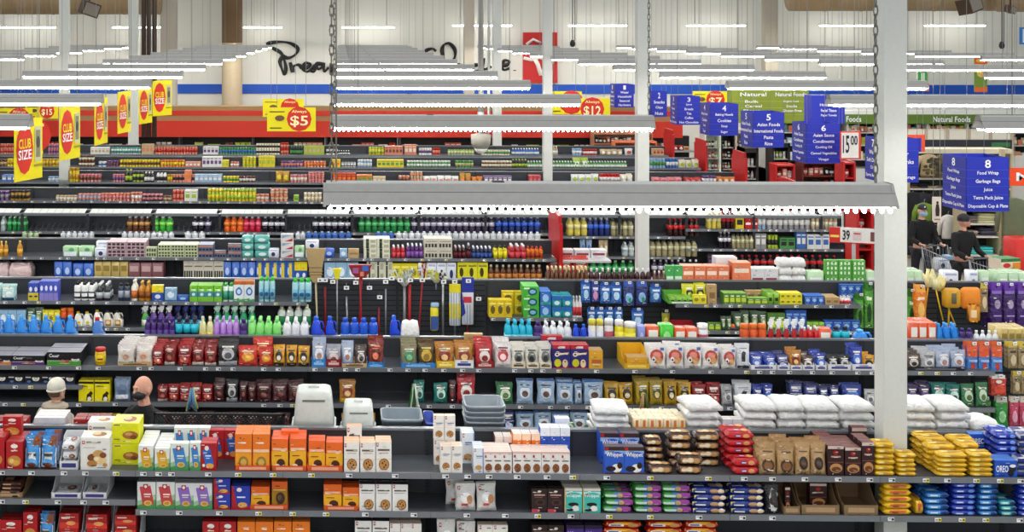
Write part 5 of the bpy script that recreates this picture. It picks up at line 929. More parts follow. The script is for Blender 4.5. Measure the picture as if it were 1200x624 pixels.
hang('string_mop', 'loose yellow and white mop head above a steel pole', 'mop', 511, 331, [('mop_head', mophead(mat('d0d0a8', .9), mat('d8d828', .9), .11, .18, 8)), hd(.1, mat('888890'), .012)])
hang('roller_mop', 'white and grey roller mop on silver telescopic pole', 'mop', 519, 331, [('mop_head', mophead(mat('dcdcd0', .9), mat('3a3a68', .9), .06, .14, 9)), hd(.72, mat('a8a8ac', .3, .7), .016)])
b = MB(); b.rbox(-.075, .075, -.03, .03, -.55, 0, .02, mat('dfe3e8', .3)); b.box(-.076, .076, -.033, .0, -.1, .01, 'e8d820'); b.box(-.076, .076, -.033, 0, -.45, -.25, 'e8d820')
for q in (-.05, -.015, .02, .055): b.box(q-.006, q+.006, -.0345, -.03, -.55, -.1, '8c98a8')
hang('flat_mop', 'yellow and white striped flat mop pack on the peg wall', 'mop', 533, 334, [('mop_pack', b), hd(.75, mat('9a9aa0', .3, .7), .014)])
b = MB(); b.rbox(-.08, .08, -.03, .03, -.56, .06, .02, mat('e2e4e8', .3)); b.box(-.081, .081, -.033, 0, -.12, .08, '2838a0'); b.box(-.06, .05, -.0345, -.03, -.26, -.18, 'c83040')
for q in (-.05, -.01, .03): b.box(q-.006, q+.006, -.0345, -.03, -.56, -.28, '90a8c8')
b.prism([(-.081, -.45), (-.03, -.4), (-.081, -.12)], -.0348, -.03, '2838a0')
hang('flat_mop', 'navy topped white flat mop pack, rightmost on the peg wall', 'mop', 548, 332, [('mop_pack', b), hd(.8, mat('8a1820'), .014)])
b = MB(); b.rbox(-.055, .055, -.04, .04, -.32, 0, .03, mat('e8d820', .3)); b.box(-.05, .05, -.043, -.03, -.3, -.12, '3858a0'); b.rbox(-.05, .06, -.04, .02, .0, .06, .02, mat('a8c8e8'))
hang('brush_pack', 'yellow and pale blue brush pack low on the peg wall', 'brush', 509, 360, [('brush_pack', b)])
for i, (px, py) in enumerate([(375,330),(381,330),(390,332),(406,339),(417,333),(433,339),(452,332),(459,328),(469,330),(481,330),(495,330),(520,332),(533,332),(549,331),(561,352),(445,350)]):
    b = MB(); b.tube([(0, .1, .02), (0, 0, .01), (0, -.1, -.01)], .004, mat('9a9aa0', .3, .8), 5); x = WX(px, ym-.1); o = b.build('peg_hook', None, (x, ym+.02, WZ(py, x, ym-.1)+.02))
    c = MB(); c.box(-.035, .035, -.004, 0, -.03, .02, TAGW); c.decal(Sflat(.07, -.004, .05, -.03), [('r', .3, .3, .7, .7, '505058')]); c.build('price_tag', o, (0, -.11, 0))
    PLACED.append((o, '_hook', ROW[3], 'peg wall', 3, 0))
# feather dusters and glove packs at the right of the peg wall
ym = ZG[3]-.3
def fluff(name, label, px, py, c, hc, w_, h_, l, dx, seed):
    rg = random.Random(seed); b = MB()
    for i in range(16): a = rg.uniform(-1, 1); b.tube([(a*.02, 0, -h_*.2), (a*w_*.8, rg.uniform(-.04, .04), h_*.4), (a*w_, rg.uniform(-.05, .05), h_*rg.uniform(.6, 1))], [.015, .022, .012], c, 6)
    hang(name, label, 'duster', px, py, [('duster_head', b), hd(l, hc, .01, dx)])
fluff('feather_duster', 'cream fluffy duster hanging at the left of the orange packs', 1088, 333, mat('f0e4a8', .9), mat('e8a820'), .08, .2, .5, -.06, 2)
fluff('feather_duster', 'pale yellow fluffy duster with yellow handle right of the column', 1096, 336, mat('ece8b8', .9), mat('f0c020'), .09, .18, .45, .1, 4)
fluff('feather_duster', 'third cream duster with slanted yellow handle', 1102, 338, mat('f0dc90', .9), mat('e8b428'), .07, .16, .5, .2, 6)
b = MB(); b.rbox(-.11, .11, -.12, .04, -.20, .05, .05, mat('d8a028', .4)); b.rbox(-.03, .03, -.13, -.118, -.14, 0, .01, '6a6450')
hang('brush_pack', 'golden yellow boxy duster pack right of the fluffy dusters', 'brush', 1113, 342, [('brush_pack', b), hd(.5, mat('f0b828'), .012, -.02)])
b = MB(); b.rbox(-.13, .13, -.09, .03, -.22, .06, .06, mat('f0902c', .6)); b.rbox(-.07, .07, -.12, -.09, -.38, -.14, .06, mat('f4a83c', .5)); b.box(-.04, .04, -.125, -.12, -.32, -.22, 'f8e0b0')
hang('glove_pack', 'orange cleaning mitt pack hanging beside the golden pack', 'glove', 1136, 342, [('mitt', b)])
# hanging rope toys in front of the second row
# ---------------- litter trays and baskets behind the nearest row ----------------
yb = ZG[1]+.3; zb = 1.56
def at(px, Y): return WX(px, Y)
def litter_hood(px0, px1, ytop, label):
    x0, x1 = at(px0, yb), at(px1, yb); w = x1-x0; h = WZ(ytop, x0, yb-.1)-zb; t = thing('litter_box', label, 'litter box', ((x0+x1)/2, yb, zb))
    b = MB(); m = mat('cdd2cc', .4); P = [(-1,-1),(1,-1),(1,1),(-1,1)]
    def rr(wx, wy, z, q=.25):
        pts = []
        for cx, cy, a0 in ((1,1,0),(-1,1,90),(-1,-1,180),(1,-1,270)):
            for i in range(4):
                a = math.radians(a0+30*i); pts.append(((cx*(1-q)+q*math.cos(a))*wx/2, (cy*(1-q)+q*math.sin(a))*wy/2, z))
        return pts
    b.loft([rr(w*.88, .36, 0), rr(w*.96, .4, h*.26), rr(w, .42, h*.3), rr(w, .42, h*.33), rr(w*.95, .4, h*.34)], m); b.build('base_pan', t)
    b = MB(); b.loft([rr(w*.93, .39, h*.34), rr(w*.88, .37, h*.5), rr(w*.8, .34, h*.86), rr(w*.74, .3, h*.97), rr(w*.62, .24, h)], m); b.decal(lambda u, v, e: ((u-.5)*w*.5, -.172-e, h*.8+v*h*.1), [('r', 0, .3, 1, .7, '707870')], .003); b.build('hood', t)
    b = MB(); b.box(-w*.12, w*.12, -.02, .02, h, h+.02, m); b.build('handle', t)
litter_hood(342, 394, 458, 'large white hooded litter box behind the nearest row'); litter_hood(399, 441, 475, 'smaller white hooded litter box right of the larger one')
def pan(px0, px1, ytop, c, label, n=1, grp=None, z=None):
    x0, x1 = at(px0, yb), at(px1, yb); w = x1-x0; z0 = zb if z is None else z; h = WZ(ytop, x0, yb)-z0
    b = MB(); m = mat(c, .35)
    def rr(wx, wy, zz, q=.3):
        pts = []
        for cx, cy, a0 in ((1,1,0),(-1,1,90),(-1,-1,180),(1,-1,270)):
            for i in range(4):
                a = math.radians(a0+30*i); pts.append(((cx*(1-q)+q*math.cos(a))*wx/2, (cy*(1-q)+q*math.sin(a))*wy/2, zz))
        return pts
    b.loft([rr(w*.8, .28, .005), rr(w*.84, .3, 0), rr(w*.96, .36, h*.9), rr(w, .39, h*.92), rr(w, .39, h), rr(w*.93, .34, h), rr(w*.8, .27, .02)], m)
    return tag(b.build('litter_pan', None, ((x0+x1)/2, yb, z0)), label, 'litter pan', grp)
pan(446, 495, 485, '7a8690', 'single grey litter pan behind the nearest row', z=1.56)
pan(497, 509, 489, '2848a8', 'small blue pan edge between grey litter pans')
for k in range(4):
    x0, x1 = at(543, yb), at(590, yb)
    o = pan(543, 590, 493, '8a949c', '%s grey litter pan in the stack of four' % ['lowest', 'second lowest', 'second highest', 'topmost'][k], grp='stacked grey litter pans', z=1.56)
    o.location.z = 1.60+k*.045
b = MB()
x0, x1 = at(180, ZG[1]+.2), at(334, ZG[1]+.2); W_ = x1-x0; z0, z1 = 1.5, WZ(484, x0, ZG[1]+.2)
bm_ = mat('1c1e20', .5)
b.box(0, W_, -.012, .012, z1-.02, z1, bm_); b.box(0, W_, -.012, .012, z0, z0+.02, bm_); b.box(0, .02, -.012, .012, z0, z1, bm_); b.box(W_-.02, W_, -.012, .012, z0, z1, bm_)
n = 34
for i in range(n+6):
    xa = W_*i/n-.12; H_ = z1-z0
    for s in (1, -1):
        p0, p1 = (max(0, min(W_, xa)), 0, z0), (max(0, min(W_, xa+H_)), 0, z1)
        if s < 0: p0, p1 = (p0[0], 0, z1), (p1[0], 0, z0)
        if abs(p1[0]-p0[0]) > .05: b.tube([p0, p1], .006, bm_, 4, False)
tag(b.build('wire_fence_panel', None, (x0, ZG[1]+.2, 0)), 'long black mesh panel standing behind the nearest row', 'mesh panel')
# rope toys hung from the second row's middle shelf
def ropetoy(px, py0, py1, c1, c2, label):
    Y = ZG[2]-.55; x = WX(px, Y); z1 = WZ(py0, x, Y); z0 = WZ(py1, x, Y); b = MB(); rg = random.Random(px)
    for i in range(14):
        a = rg.uniform(-.07, .07); b.tube([(a*.2, 0, z1-z0), (a*.6, rg.uniform(-.03, .01), (z1-z0)*.5), (a, rg.uniform(-.03, .01), rg.uniform(0, .06))], .009, c1 if i % 3 else c2, 5)
    tag(b.build('hanging_rope_toy', None, (x, Y, z0)), label, 'toy')
ropetoy(485, 450, 486, mat('2a6a30'), mat('d8e0d0'), 'dark green rope toy hanging below a second row shelf')
ropetoy(755, 462, 487, mat('b89868'), mat('4a5a28'), 'tan and green bundle of wooden tags hanging in the second row')
ropetoy(225, 455, 483, mat('5890c0'), mat('d8d040'), 'blue and yellow strip toy hanging left of the litter boxes')
# ---------------- the hall ----------------
YW = 48.0
WALL = mat('e6e6de', .7, var=.04); 
def struct(o): o['kind'] = 'structure'; return o
b = MB(); b.box(-30, 36, -8, 52, -.2, 0, mat('b4b0a6', .35, var=.08, scale=2)); struct(b.build('floor'))
b = MB(); b.box(-30, 36, YW, YW+.3, 0, 10, mat('dcdcd2', .7, var=.03))
for k in range(110): b.box(-30+k*.6, -30+k*.6+.03, YW-.012, YW, 3.2, 10, 'd4d4ca')
struct(b.build('wall_back'))
b = MB(); b.box(-30.3, -30, -8, 52, 0, 10, WALL); struct(b.build('wall_left'))
b = MB(); b.box(36, 36.3, -8, 52, 0, 10, WALL); struct(b.build('wall_right'))
zz = lambda py, Y=YW, px=600: WZ(py, WX(px, Y), Y)
b = MB(); b.box(-30, 12.6, YW-.05, YW-.015, zz(110), zz(99), mat('1450b8', .5)); b.box(12.6, 27, YW-.05, YW-.015, zz(110), zz(99), mat('1450b8', .5)); struct(b.build('trim_1'))
# bulkhead of the wall coolers, banded red and beige
YC = 43.4
def zc(py): return WZ(py, WX(400, YC), YC)
xl, xr = -28, WX(800, YC)
b = MB(); b.box(xl, xr, YC, YC+.5, zc(161), zc(142), mat('c8301e', .5)); b.box(xl, xr, YC+.05, YC+.5, zc(142), zc(136), mat('a8835a', .6)); b.box(xl, xr, YC+.02, YC+.5, zc(136), zc(130), mat('c8301e', .5)); b.box(xl, xr, YC+.06, YC+.5, zc(130), zc(125), mat('9a7a50', .6))
struct(b.build('trim_2'))
# wall coolers below the bulkhead
rgc = random.Random(5); nC = 0
xs_ = xl+13
while xs_ < xr-1.2:
    nC += 1
    t = thing('wall_cooler', 'dark open wall cooler under the red band, %s from the left' % ordw(nC), 'cooler', (xs_, YC+.1, 0), 0, 'wall coolers under the red band')
    b = MB(); b.box(0, 2.4, .7, .9, 0, zc(161), mat('1a1c20')); b.box(0, .06, 0, .8, 0, zc(161), mat('3a3c40')); b.box(0, 2.4, 0, .8, 0, .6, mat('3a3c40')); b.build('body', t)
    for z in (.75, 1.12):
        b = MB(); b.box(.06, 2.4, .05, .7, z-.03, z, mat('585c60')); b.box(.06, 2.4, .04, .055, z-.04, z+.02, mat('a0a4a8')); b.build('shelf', t)
    q = .1
    while q < 2.25:
        key = gs(rgc.choice(('box', 'jar', 'bag', 'box')), rgc.choice(('cream', 'tan', 'salmon', 'white', 'lime', 'brown', 'red', 'yellow', 'grey')), rgc.choice(('white', 'red', 'tan', 'cream')))
        n = rgc.randint(2, 3); w = rgc.choice((.1, .14, .18)); h = rgc.choice((.14, .18, .24))
        for i in range(n):
            if q < 2.25 and xs_+q+w/2 > -17: place(key, w*.94, .14, h, xs_+q+w/2, YC+.3, 1.12, 0, 'cooler', 'wall cooler shelf', 0, 0)
            q += w
        q += rgc.choice((0, .05, .15))
    xs_ += 2.42
# ---------------- wall lettering, red square emblem ----------------
def stroke(b, pts, r_, c, n=5):
    P = []
    for i in range(len(pts)-1):
        p0 = Vector(pts[max(i-1, 0)]); p1 = Vector(pts[i]); p2 = Vector(pts[i+1]); p3 = Vector(pts[min(i+2, len(pts)-1)])
        for k in range(6):
            t = k/6; P.append(.5*((2*p1)+(-p0+p2)*t+(2*p0-5*p1+4*p2-p3)*t*t+(-p0+3*p1-3*p2+p3)*t**3))
    P.append(Vector(pts[-1]))
    W = [(WX(p[0], YW-.06), YW-.06, WZ(p[1], WX(p[0], YW), YW-.06)) for p in P]
    W = [Vector(p) for p in W]; rings = []
    for i, p in enumerate(W):
        t = (W[min(i+1, len(W)-1)]-W[max(i-1, 0)]); t.y = 0; t.normalize(); u = Vector((-t.z, 0, t.x)); q = r_*(.8+.25*math.sin(i*.35))
        rings.append([tuple(p+u*q*math.cos(2*math.pi*j/8)+Vector((0, .03, 0))*math.sin(2*math.pi*j/8)) for j in range(8)])
    b.loft(rings, c)
bk = mat('0e0e10', .5); b = MB(); T_ = .07
for s_ in ([(312,52),(318,50),(330,49),(341,51),(349,57),(346,64),(338,68),(332,66)], [(319,56),(328,61),(333,67)], [(331,66),(328,72),(330,80),(333,87),(335,80),(333,70),(331,66)],
           [(340,73),(343,84),(344,78),(350,76),(354,80)], [(354,80),(360,79),(364,75),(358,74),(355,80),(360,84),(366,80)], [(378,75),(371,75),(373,81),(378,78),(379,74),(380,84),(385,79)] , [(366,80),(370,77),(368,84),(364,83)],
           [(388,74),(389,84),(393,80)], [(402,76),(396,76),(396,83),(402,82),(403,66),(404,84)], [(408,80),(413,77),(409,75),(408,83),(415,82)], [(419,75),(419,84),(421,77),(427,76),(428,84)], [(435,66),(434,80),(437,84)], [(431,72),(440,71)], [(446,66),(444,71)], [(456,74),(450,75),(455,79),(452,84),(447,83)],
           [(497,63),(500,59),(507,57),(511,60)], [(500,59),(494,68),(494,78),(502,84),(512,82)], [(519,66),(518,58),(521,52),(527,51),(533,58),(533,67),(529,72)], [(519,66),(518,84),(520,78),(525,76),(527,84)], [(536,76),(533,82),(538,84),(541,78),(536,76)], [(546,76),(546,84),(549,82)], [(560,76),(555,77),(554,83),(561,83)], [(567,68),(565,79),(568,81),(572,80),(575,77)], [(588,77),(594,76),(597,72),(591,71),(588,78),(591,82),(597,80)]):
    stroke(b, s_, T_, bk)
b.lathe([(0, 0), (.05, .0), (.05, .03), (0, .03)], bk, 8, cx=WX(603, YW), cy=YW-.05, z=zz(83))
tag(b.build('wall_lettering'), 'black handwritten script lettering across the white back wall', 'lettering')
t = thing('wall_emblem', 'red square emblem with white script on the back wall', 'sign', (WX(632.5, YW), YW-.12, zz(67)))
s_ = .5*(WX(652.5, YW)-WX(612.5, YW)); b = MB(); b.box(-s_, s_, -.05, .1, -(zz(67)-zz(97)), zz(38)-zz(67), mat('c01c1c', .5)); b.build('panel', t)
b = MB(); SCL = YW/F
def st2(pts, r_): b.tube([((p[0]-632.5)*SCL, -.09, (67-p[1])*SCL) for p in pts], r_, mat('f2f0ea', .5), 5)
st2([(613,68),(622,70),(631,67),(641,70),(648,73)], .06); st2([(624,66),(629,75),(633,88)], .08); st2([(616,52),(624,46),(632,50),(630,58),(624,62)], .05); st2([(638,62),(636,54),(640,46),(644,44)], .05); st2([(633,88),(636,80),(640,74)], .05)
b.build('lettering', t)
# ---------------- columns ----------------
def column(px0, px1, ybot, Y, label, side=True, c='d6d8d2', w=None, dpt=None, top=9.5, name='steel_column'):
    xa, xb = WX(px0, Y), WX(px1, Y); w = xb-xa; d = dpt or w
    z0 = 0
    b = MB(); b.rbox(0, w, 0, d, 0, top, min(w, d)*.04, mat(c, .5, var=.05), smooth=False); o = b.build(name, None, (xa, Y, z0)); return tag(o, label, 'column', 'steel columns')
column(1035.5, 1063.5, 528, ZG[1]-.3, 'nearest and widest white column, standing in the nearest shelving row'); column(747, 761, 312, ZG[4]-.1, 'white column standing behind the third row near the middle')
column(637, 647.5, 212, ZG[7]-.1, 'slim white column left of the middle column'); column(69, 80, 219, ZG[7]-.1, 'white column at far left among the yellow signs')
column(150, 161, 173, ZG[9]+.2, 'white column beside the dark pipes at left'); column(188, 206, 131, YW-2.2, 'beige column right of the dark pipes', c='b8b2a4'); column(544, 556, 131, YW-1.6, 'beige column against the back wall, centre', c='c0b8a8'); column(578, 588, 158, 42.2, 'pale column right of the dome camera pole')
column(897, 912, 100, YW-1.5, 'beige column on the back wall at right', c='b0a896')
Y = YW-1.0; b = MB(); ra = (WX(284, Y)-WX(260, Y))/2; b.lathe([(ra*.98, 2.3), (ra*1.05, 2.35), (ra, 2.5), (ra, 5), (ra, 5.1), (ra, 9.5)], mat('b8a88c', .6), 20); b.lathe([(ra*1.01, 4.62), (ra*1.01, 9.4)], mat('7a6448', .7), 20); tag(b.build('round_column', None, (WX(272, Y), Y, 0)), 'round beige column with brown upper part', 'column')
for i, px in enumerate((168.5, 174.5, 181)):
    Y = 40.5; b = MB(); b.lathe([(.075, 1.8), (.075, 9.5)], mat('4a3a30', .5), 10); b.lathe([(.09, 4.2), (.09, 4.3)], mat('3a2c24'), 10); tag(b.build('drain_pipe', None, (WX(px, Y), Y, 0)), '%s of three dark brown pipes running up at left' % ['leftmost', 'middle', 'rightmost'][i], 'pipe', 'dark brown pipes')
# dome camera on a pole
Y = 20.0; x = WX(563.5, Y); t = thing('dome_camera', 'white dome camera hanging at the foot of a grey pole', 'camera', (x, Y, WZ(178, x, Y)))
H1 = WZ(158, x, Y)-WZ(178, x, Y); b = MB(); b.lathe([(.10, .05), (.145, .12), (.15, H1), (.04, H1+.02)], mat('a09c90', .4), 18); b.build('housing', t)
b = MB(); b.lathe([(.0, -.03), (.05, -.02), (.09, .02), (.1, .05)], mat('f0f0e8', .15), 18); b.build('dome', t); b = MB(); b.lathe([(.04, H1), (.04, 9)], mat('b8b8b4', .4), 10); b.lathe([(.05, .42), (.05, .6)], mat('a0a0a0'), 10); b.build('pole', t)
b = MB(); b.tube([(.12, 0, 9), (.12, 0, .4), (.1, 0, .2)], .02, mat('c8c8c4'), 6); b.build('cable', t)
# ---------------- strip lights ----------------
LT = 4.56; LL = 2.40
def reflector(L):
    b = MB(); m1 = mat('b4b2ac', .4, .1); m2 = mat('d0cec6', .4)
    pf = [(-.034, .105), (-.048, .078), (-.054, .074), (-.078, .045), (-.094, .018), (-.088, .018), (-.068, .040), (-.03, .065)]
    poly = [(y, z) for y, z in pf]+[(-y, z) for y, z in reversed(pf)]
    b.xprism([(-.036, .06), (-.035, .108), (.035, .108), (.036, .06)], 0, L, mat('d6d5d0', .35, .1)); b.xprism(poly, 0, L, m1, False); b.box(0, L, -.058, .058, .066, .071, '3c3a38')
    for x in (0, L-.012): b.xprism([(-.096, .012), (-.056, .072), (-.035, .108), (.035, .108), (.056, .072), (.096, .012)], x, x+.012, m1)
    b.box(L*.3, L*.3+.05, -.02, .02, .105, .112, mat('303030'))
    return b.build('reflector', data=True)
REF = reflector(LL)
EM = mat((1.0, .97, .92), .5, 0, 24.0, var=0)
EMW = mat((1.0, .97, .92), .5, 0, 9.0, var=0)
b = MB()
for y in (-.06, .06): b.tube([(.03, y, .008), (LL-.03, y, .008)], .016, EM, 6)
TUBE = b.build('light_tube', data=True)
b = MB(); b.tube([(.03, .06, .008), (LL-.03, .06, .008)], .016, EM, 6); b.box(.03, LL-.03, -.07, -.055, .012, .02, EM); TUBE1 = b.build('light_tube', data=True)
b = MB(); LV = mat('e8e6e0', .4)
for i in range(66):
    x = .03+i*(LL-.06)/65; b.lathe([(0, -.011), (.007, -.008), (.0095, -.001), (.009, .006), (.004, .01)], EM, 8, cx=x, cy=-.078)
BEADS = b.build('reflection_beads', data=True)  # glowing beads modelled in place of scalloped reflections along the tube
def chainmesh(L):
    b = MB(); n = int(L/.042); m = mat('8a8880', .35, .8)
    for i in range(n):
        z = i*.042+.02; pts = []
        for k in range(9):
            a = 2*math.pi*k/8; u, w = .009*math.cos(a), .028*math.sin(a); pts.append((u, 0, z+w) if i % 2 else (0, u, z+w))
        b.tube(pts, .0032, m, 4)
    return b.build('suspension_chain', data=True)
CH = chainmesh(2.2)
b = MB(); b.tube([(0, 0, 0), (0, 0, 4.8)], .0035, mat('a8a498', .4, .6), 4); WIRE = b.build('suspension_wire', data=True)
LY = [5.66, 9.9, 12.9]+[12.9+3.35*k for k in range(1, 10)]+[45.4]
LX = {'far left': -9.5, 'left': -4.72, 'centre': -.07, 'right': 4.72, 'second right': 9.45, 'third right': 14.2}
for cn, x0 in LX.items():
    ys = [y for y in LY if not (y < 9 and cn != 'centre') and not (y < 12 and cn in ('far left', 'second right', 'third right')) ]
    for i, y in enumerate(ys):
        t = thing('strip_light', 'grey strip light, %s from the front in the %s column of lights' % (ordw(i+1), cn), 'light', (x0, y, LT-.105), 0, 'hanging strip lights')
        put(REF, 'reflector', t); put(TUBE1 if cn == 'centre' and y < 20 else TUBE, 'light_tube', t)
        if cn == 'centre' and y < 20: put(BEADS, 'reflection_beads', t)
        if y < 10.5 and cn == 'centre':
            for cx in ((.035, LL-.06) if y < 9 else (.03, LL-.03)): put(CH, 'suspension_chain', t, (cx, 0, .105))
            if y < 9: put(WIRE, 'suspension_wire', t, (.055, .02, .105))
        else:
            for cx in (.25, LL-.25): put(WIRE, 'suspension_wire', t, (cx, 0, .105))
# added fill lights, unseen behind the camera, brightening the fronts of the goods
for i, (x0, y) in enumerate([(-4.7, -2.5), (0, -2.5), (4.7, -2.5), (-2.4, -5), (2.4, -5)]):
    t = thing('strip_light', 'grey strip light out of view behind the camera', 'light', (x0, y, LT+.9), 0, 'hanging strip lights behind the camera'); put(REF, 'reflector', t); put(TUBE, 'light_tube', t)
for i, (a, e) in enumerate([(-6, 66), (131, 190), (285, 331), (400, 463), (530, 600), (666, 735), (804, 874), (960, 1026), (1083, 1155)]):
    Y = YW-.9; xa, xb = WX(a, Y), WX(e, Y); z = WZ(30 if i > 3 else 32, xa, Y)
    t = thing('wall_light', 'thin white strip light before the back wall, %s from the left' % ordw(i+1), 'light', (xa, Y, z), 0, 'strip lights before the back wall')
    b = MB(); b.box(0, xb-xa, -.05, .05, .02, .06, mat('b8b8b4')); b.build('housing', t); b = MB(); b.tube([(.02, 0, 0), (xb-xa-.02, 0, 0)], .035, EMW, 6); b.build('light_tube', t)
    b = MB(); b.tube([(.3, 0, .06), (.3, 0, 4)], .01, mat('8c8a84'), 4); b.tube([(xb-xa-.3, 0, .06), (xb-xa-.3, 0, 4)], .01, mat('8c8a84'), 4); b.build('suspension_wire', t)
# ---------------- ducts and speakers ----------------
def duct(px0, px1, Y, pyb, rad, label, c='a8906c'):
    xa, xb = WX(px0, Y), WX(px1, Y); z = WZ(pyb, xa, Y)+rad; b = MB(); L = xb-xa
    b.loft([[(x, rad*q*math.cos(2*math.pi*j/24), rad*q*math.sin(2*math.pi*j/24)) for j in range(24)] for i in range(int(L/1.2)+1) for x, q in ((i*1.2, 1), (i*1.2+1.14, 1), (i*1.2+1.15, 1.03), (i*1.2+1.19, 1.03))], mat(c, .55, var=.08, scale=3))
    return tag(b.build('air_duct', None, (xa, Y, z)), label, 'duct')
duct(-60, 160, 44.5, 17, .55, 'round beige air duct along the top left'); duct(925, 1145, 44.5, 13, .55, 'round beige air duct along the top right'); duct(1170, 1300, 43.5, 14, .5, 'short beige air duct piece at the top right corner')
def speaker(px, py, Y, s, rot, label):
    x = WX(px, Y); b = MB(); M = Matrix.Rotation(rot, 4, 'Y') @ Matrix.Rotation(.5, 4, 'Z')
    t = thing('ceiling_speaker', label, 'speaker', (x, Y, WZ(py, x, Y)), 0, 'hanging speakers')
    b.box(-s, s, -s*.8, s*.8, -s*.8, s*.8, mat('4a3828'), M=M); b.build('cabinet', t); b = MB(); b.box(-s*.85, s*.85, -s*.83, -s*.8, -s*.65, s*.65, mat('8c8478'), M=M); b.build('grille', t)
    b = MB(); b.tube([(0, 0, s*.7), (0, 0, 3)], .02, mat('303030'), 5); b.build('bracket', t)
speaker(105, 10, 38, .25, .35, 'brown speaker box tilted below the left duct'); speaker(1136, 6, 38, .27, -.3, 'brown speaker box tilted at the top right'); speaker(1184, 11, 42, .14, .3, 'small brown speaker at the top right corner')
for i, (px, y0) in enumerate(((671, 49), (1174, 51))):
    Y = 30; x = WX(px, Y); t = thing('hanging_sensor', ('dark hanging sensor right of the red emblem', 'dark hanging sensor at the far right')[i], 'sensor', (x, Y, WZ(y0+4, x, Y))); b = MB(); b.lathe([(.03, -.04), (.06, 0), (.06, .06), (.03, .12)], mat('303030'), 10); b.build('body', t); b = MB(); b.tube([(0, 0, .1), (0, 0, 3.5)], .01, mat('404040'), 4); b.tube([(.05, 0, .1), (.05, 0, 3.5)], .008, mat('404040'), 4); b.build('cable', t)
# ---------------- aisle signs ----------------
BLUE = mat('2030b0', .45); BLUE2 = mat('1c2a98', .45); WT = mat('f6f6fa', .5, 0, 0, .3, var=0)
AIS = {1: ['Water', 'Household', 'Seasonal', 'Hardware'], 2: ['Snacks', 'Chips', 'Nuts'], 3: ['Spices', 'Breads', 'Tea', 'Coffee', 'Hot Chocolate'], 4: ['Baking Needs', 'Cookies', 'Soup', 'Sugar'], 5: ['Asian Foods', 'International Foods', 'Pasta', 'Rice'], 6: ['Asian Sauce', 'Condiments', 'Cooking Oil', 'Canned Vegetables', 'Vinegar'], 7: ['Water', 'Soft Drinks', 'Chips', 'Sports Beverage'], 8: ['Food Wrap', 'Garbage Bags', 'Juice', 'Tetra Pack Juice', 'Disposable Cup & Plate']}
POS = {8: (1132, 1185, 185, 248, 19.9), 7: (1034, 1078, 163, 214, 23.2), 6: (945, 986, 145, 191.5, 26.5), 5: (882, 920, 132, 173, 29.9), 4: (832, 866, 122, 159, 33.2), 3: (794, 821, 113, 146.5, 36.6), 2: (763, 782, 107, 137, 39.9), 1: (721, 743, 99, 126, 42.0)}
for n, (p0, p1, y0, y1, Y) in POS.items():
    xa, xb = WX(p0, Y), WX(p1, Y)
    if n == 8: xb = WX(1184.5, Y)
    w = xb-xa; zt = WZ(y0, xa, Y); zb_ = WZ(y1, xa, Y); h = zt-zb_
    t = thing('aisle_sign', 'hanging blue four sided aisle sign reading %d' % n, 'sign', (xa, Y, zb_), math.radians(4), 'hanging blue aisle signs')
    e = .008; b = MB(); b.box(0, w, 0, e, 0, h, BLUE); b.box(0, w, w-e, w, 0, h, BLUE); b.box(0, e, 0, w, 0, h, BLUE2); b.box(w-e, w, 0, w, 0, h, BLUE2)
    L = AIS[n]; k = len(L)
    for i in range(k+1):
        zz_ = h*(i/(k+1.5)); b.box(-.002, w+.002, -.004, 0, zz_-.002, zz_+.002, mat('4858c8')); b.box(-.004, 0, 0, w, zz_-.002, zz_+.002, mat('4858c8'))
    b.build('panel', t)
    b = MB()
    Sf = lambda u, v, ee: (u*w, -.005-ee, v*h); Sl = lambda u, v, ee: (-.006-ee, w-u*w, v*h)
    art = [('T', .43, 1-1.25/(k+1.5), .57, 1-.25/(k+1.5), WT, str(n))]
    for i, tx in enumerate(L):
        text_geo(tx); vc = 1-(i+1.9)/(k+1.5); hh = .27/(k+1.5); hw = min(.46, hh*h*ASP[tx]/w); art.append(('T', .5-hw, vc-hh, .5+hw, vc+hh, WT, tx))
    b.decal(Sf, art, .002); b.decal(Sl, art, .002); b.build('lettering', t)
    b = MB()
    for q in ((.02, .02), (w-.02, .02), (.02, w-.02), (w-.02, w-.02)): b.tube([(q[0], q[1], h), (q[0], q[1], h+5)], .004, mat('9a9a9a'), 4)
    b.build('suspension_wire', t)
# second small blue sign above sign six
Y = 31.5; xa, xb = WX(951, Y), WX(990, Y); zt, zb_ = WZ(112, xa, Y), WZ(145, xa, Y)
t = thing('aisle_sign', 'blue sign listing paper goods above aisle sign 6', 'sign', (xa, Y, zb_)); b = MB(); b.box(0, xb-xa, 0, .5, 0, zt-zb_, BLUE); b.build('panel', t); b = MB(); b.decal(lambda u, v, e: (u*(xb-xa), -.003-e, v*(zt-zb_)), [('T', .25, .62, .8, .72, WT, 'Household'), ('T', .28, .42, .75, .52, WT, 'Facial Tissue'), ('T', .28, .24, .75, .34, WT, 'Paper Towels')], .002); b.build('lettering', t)
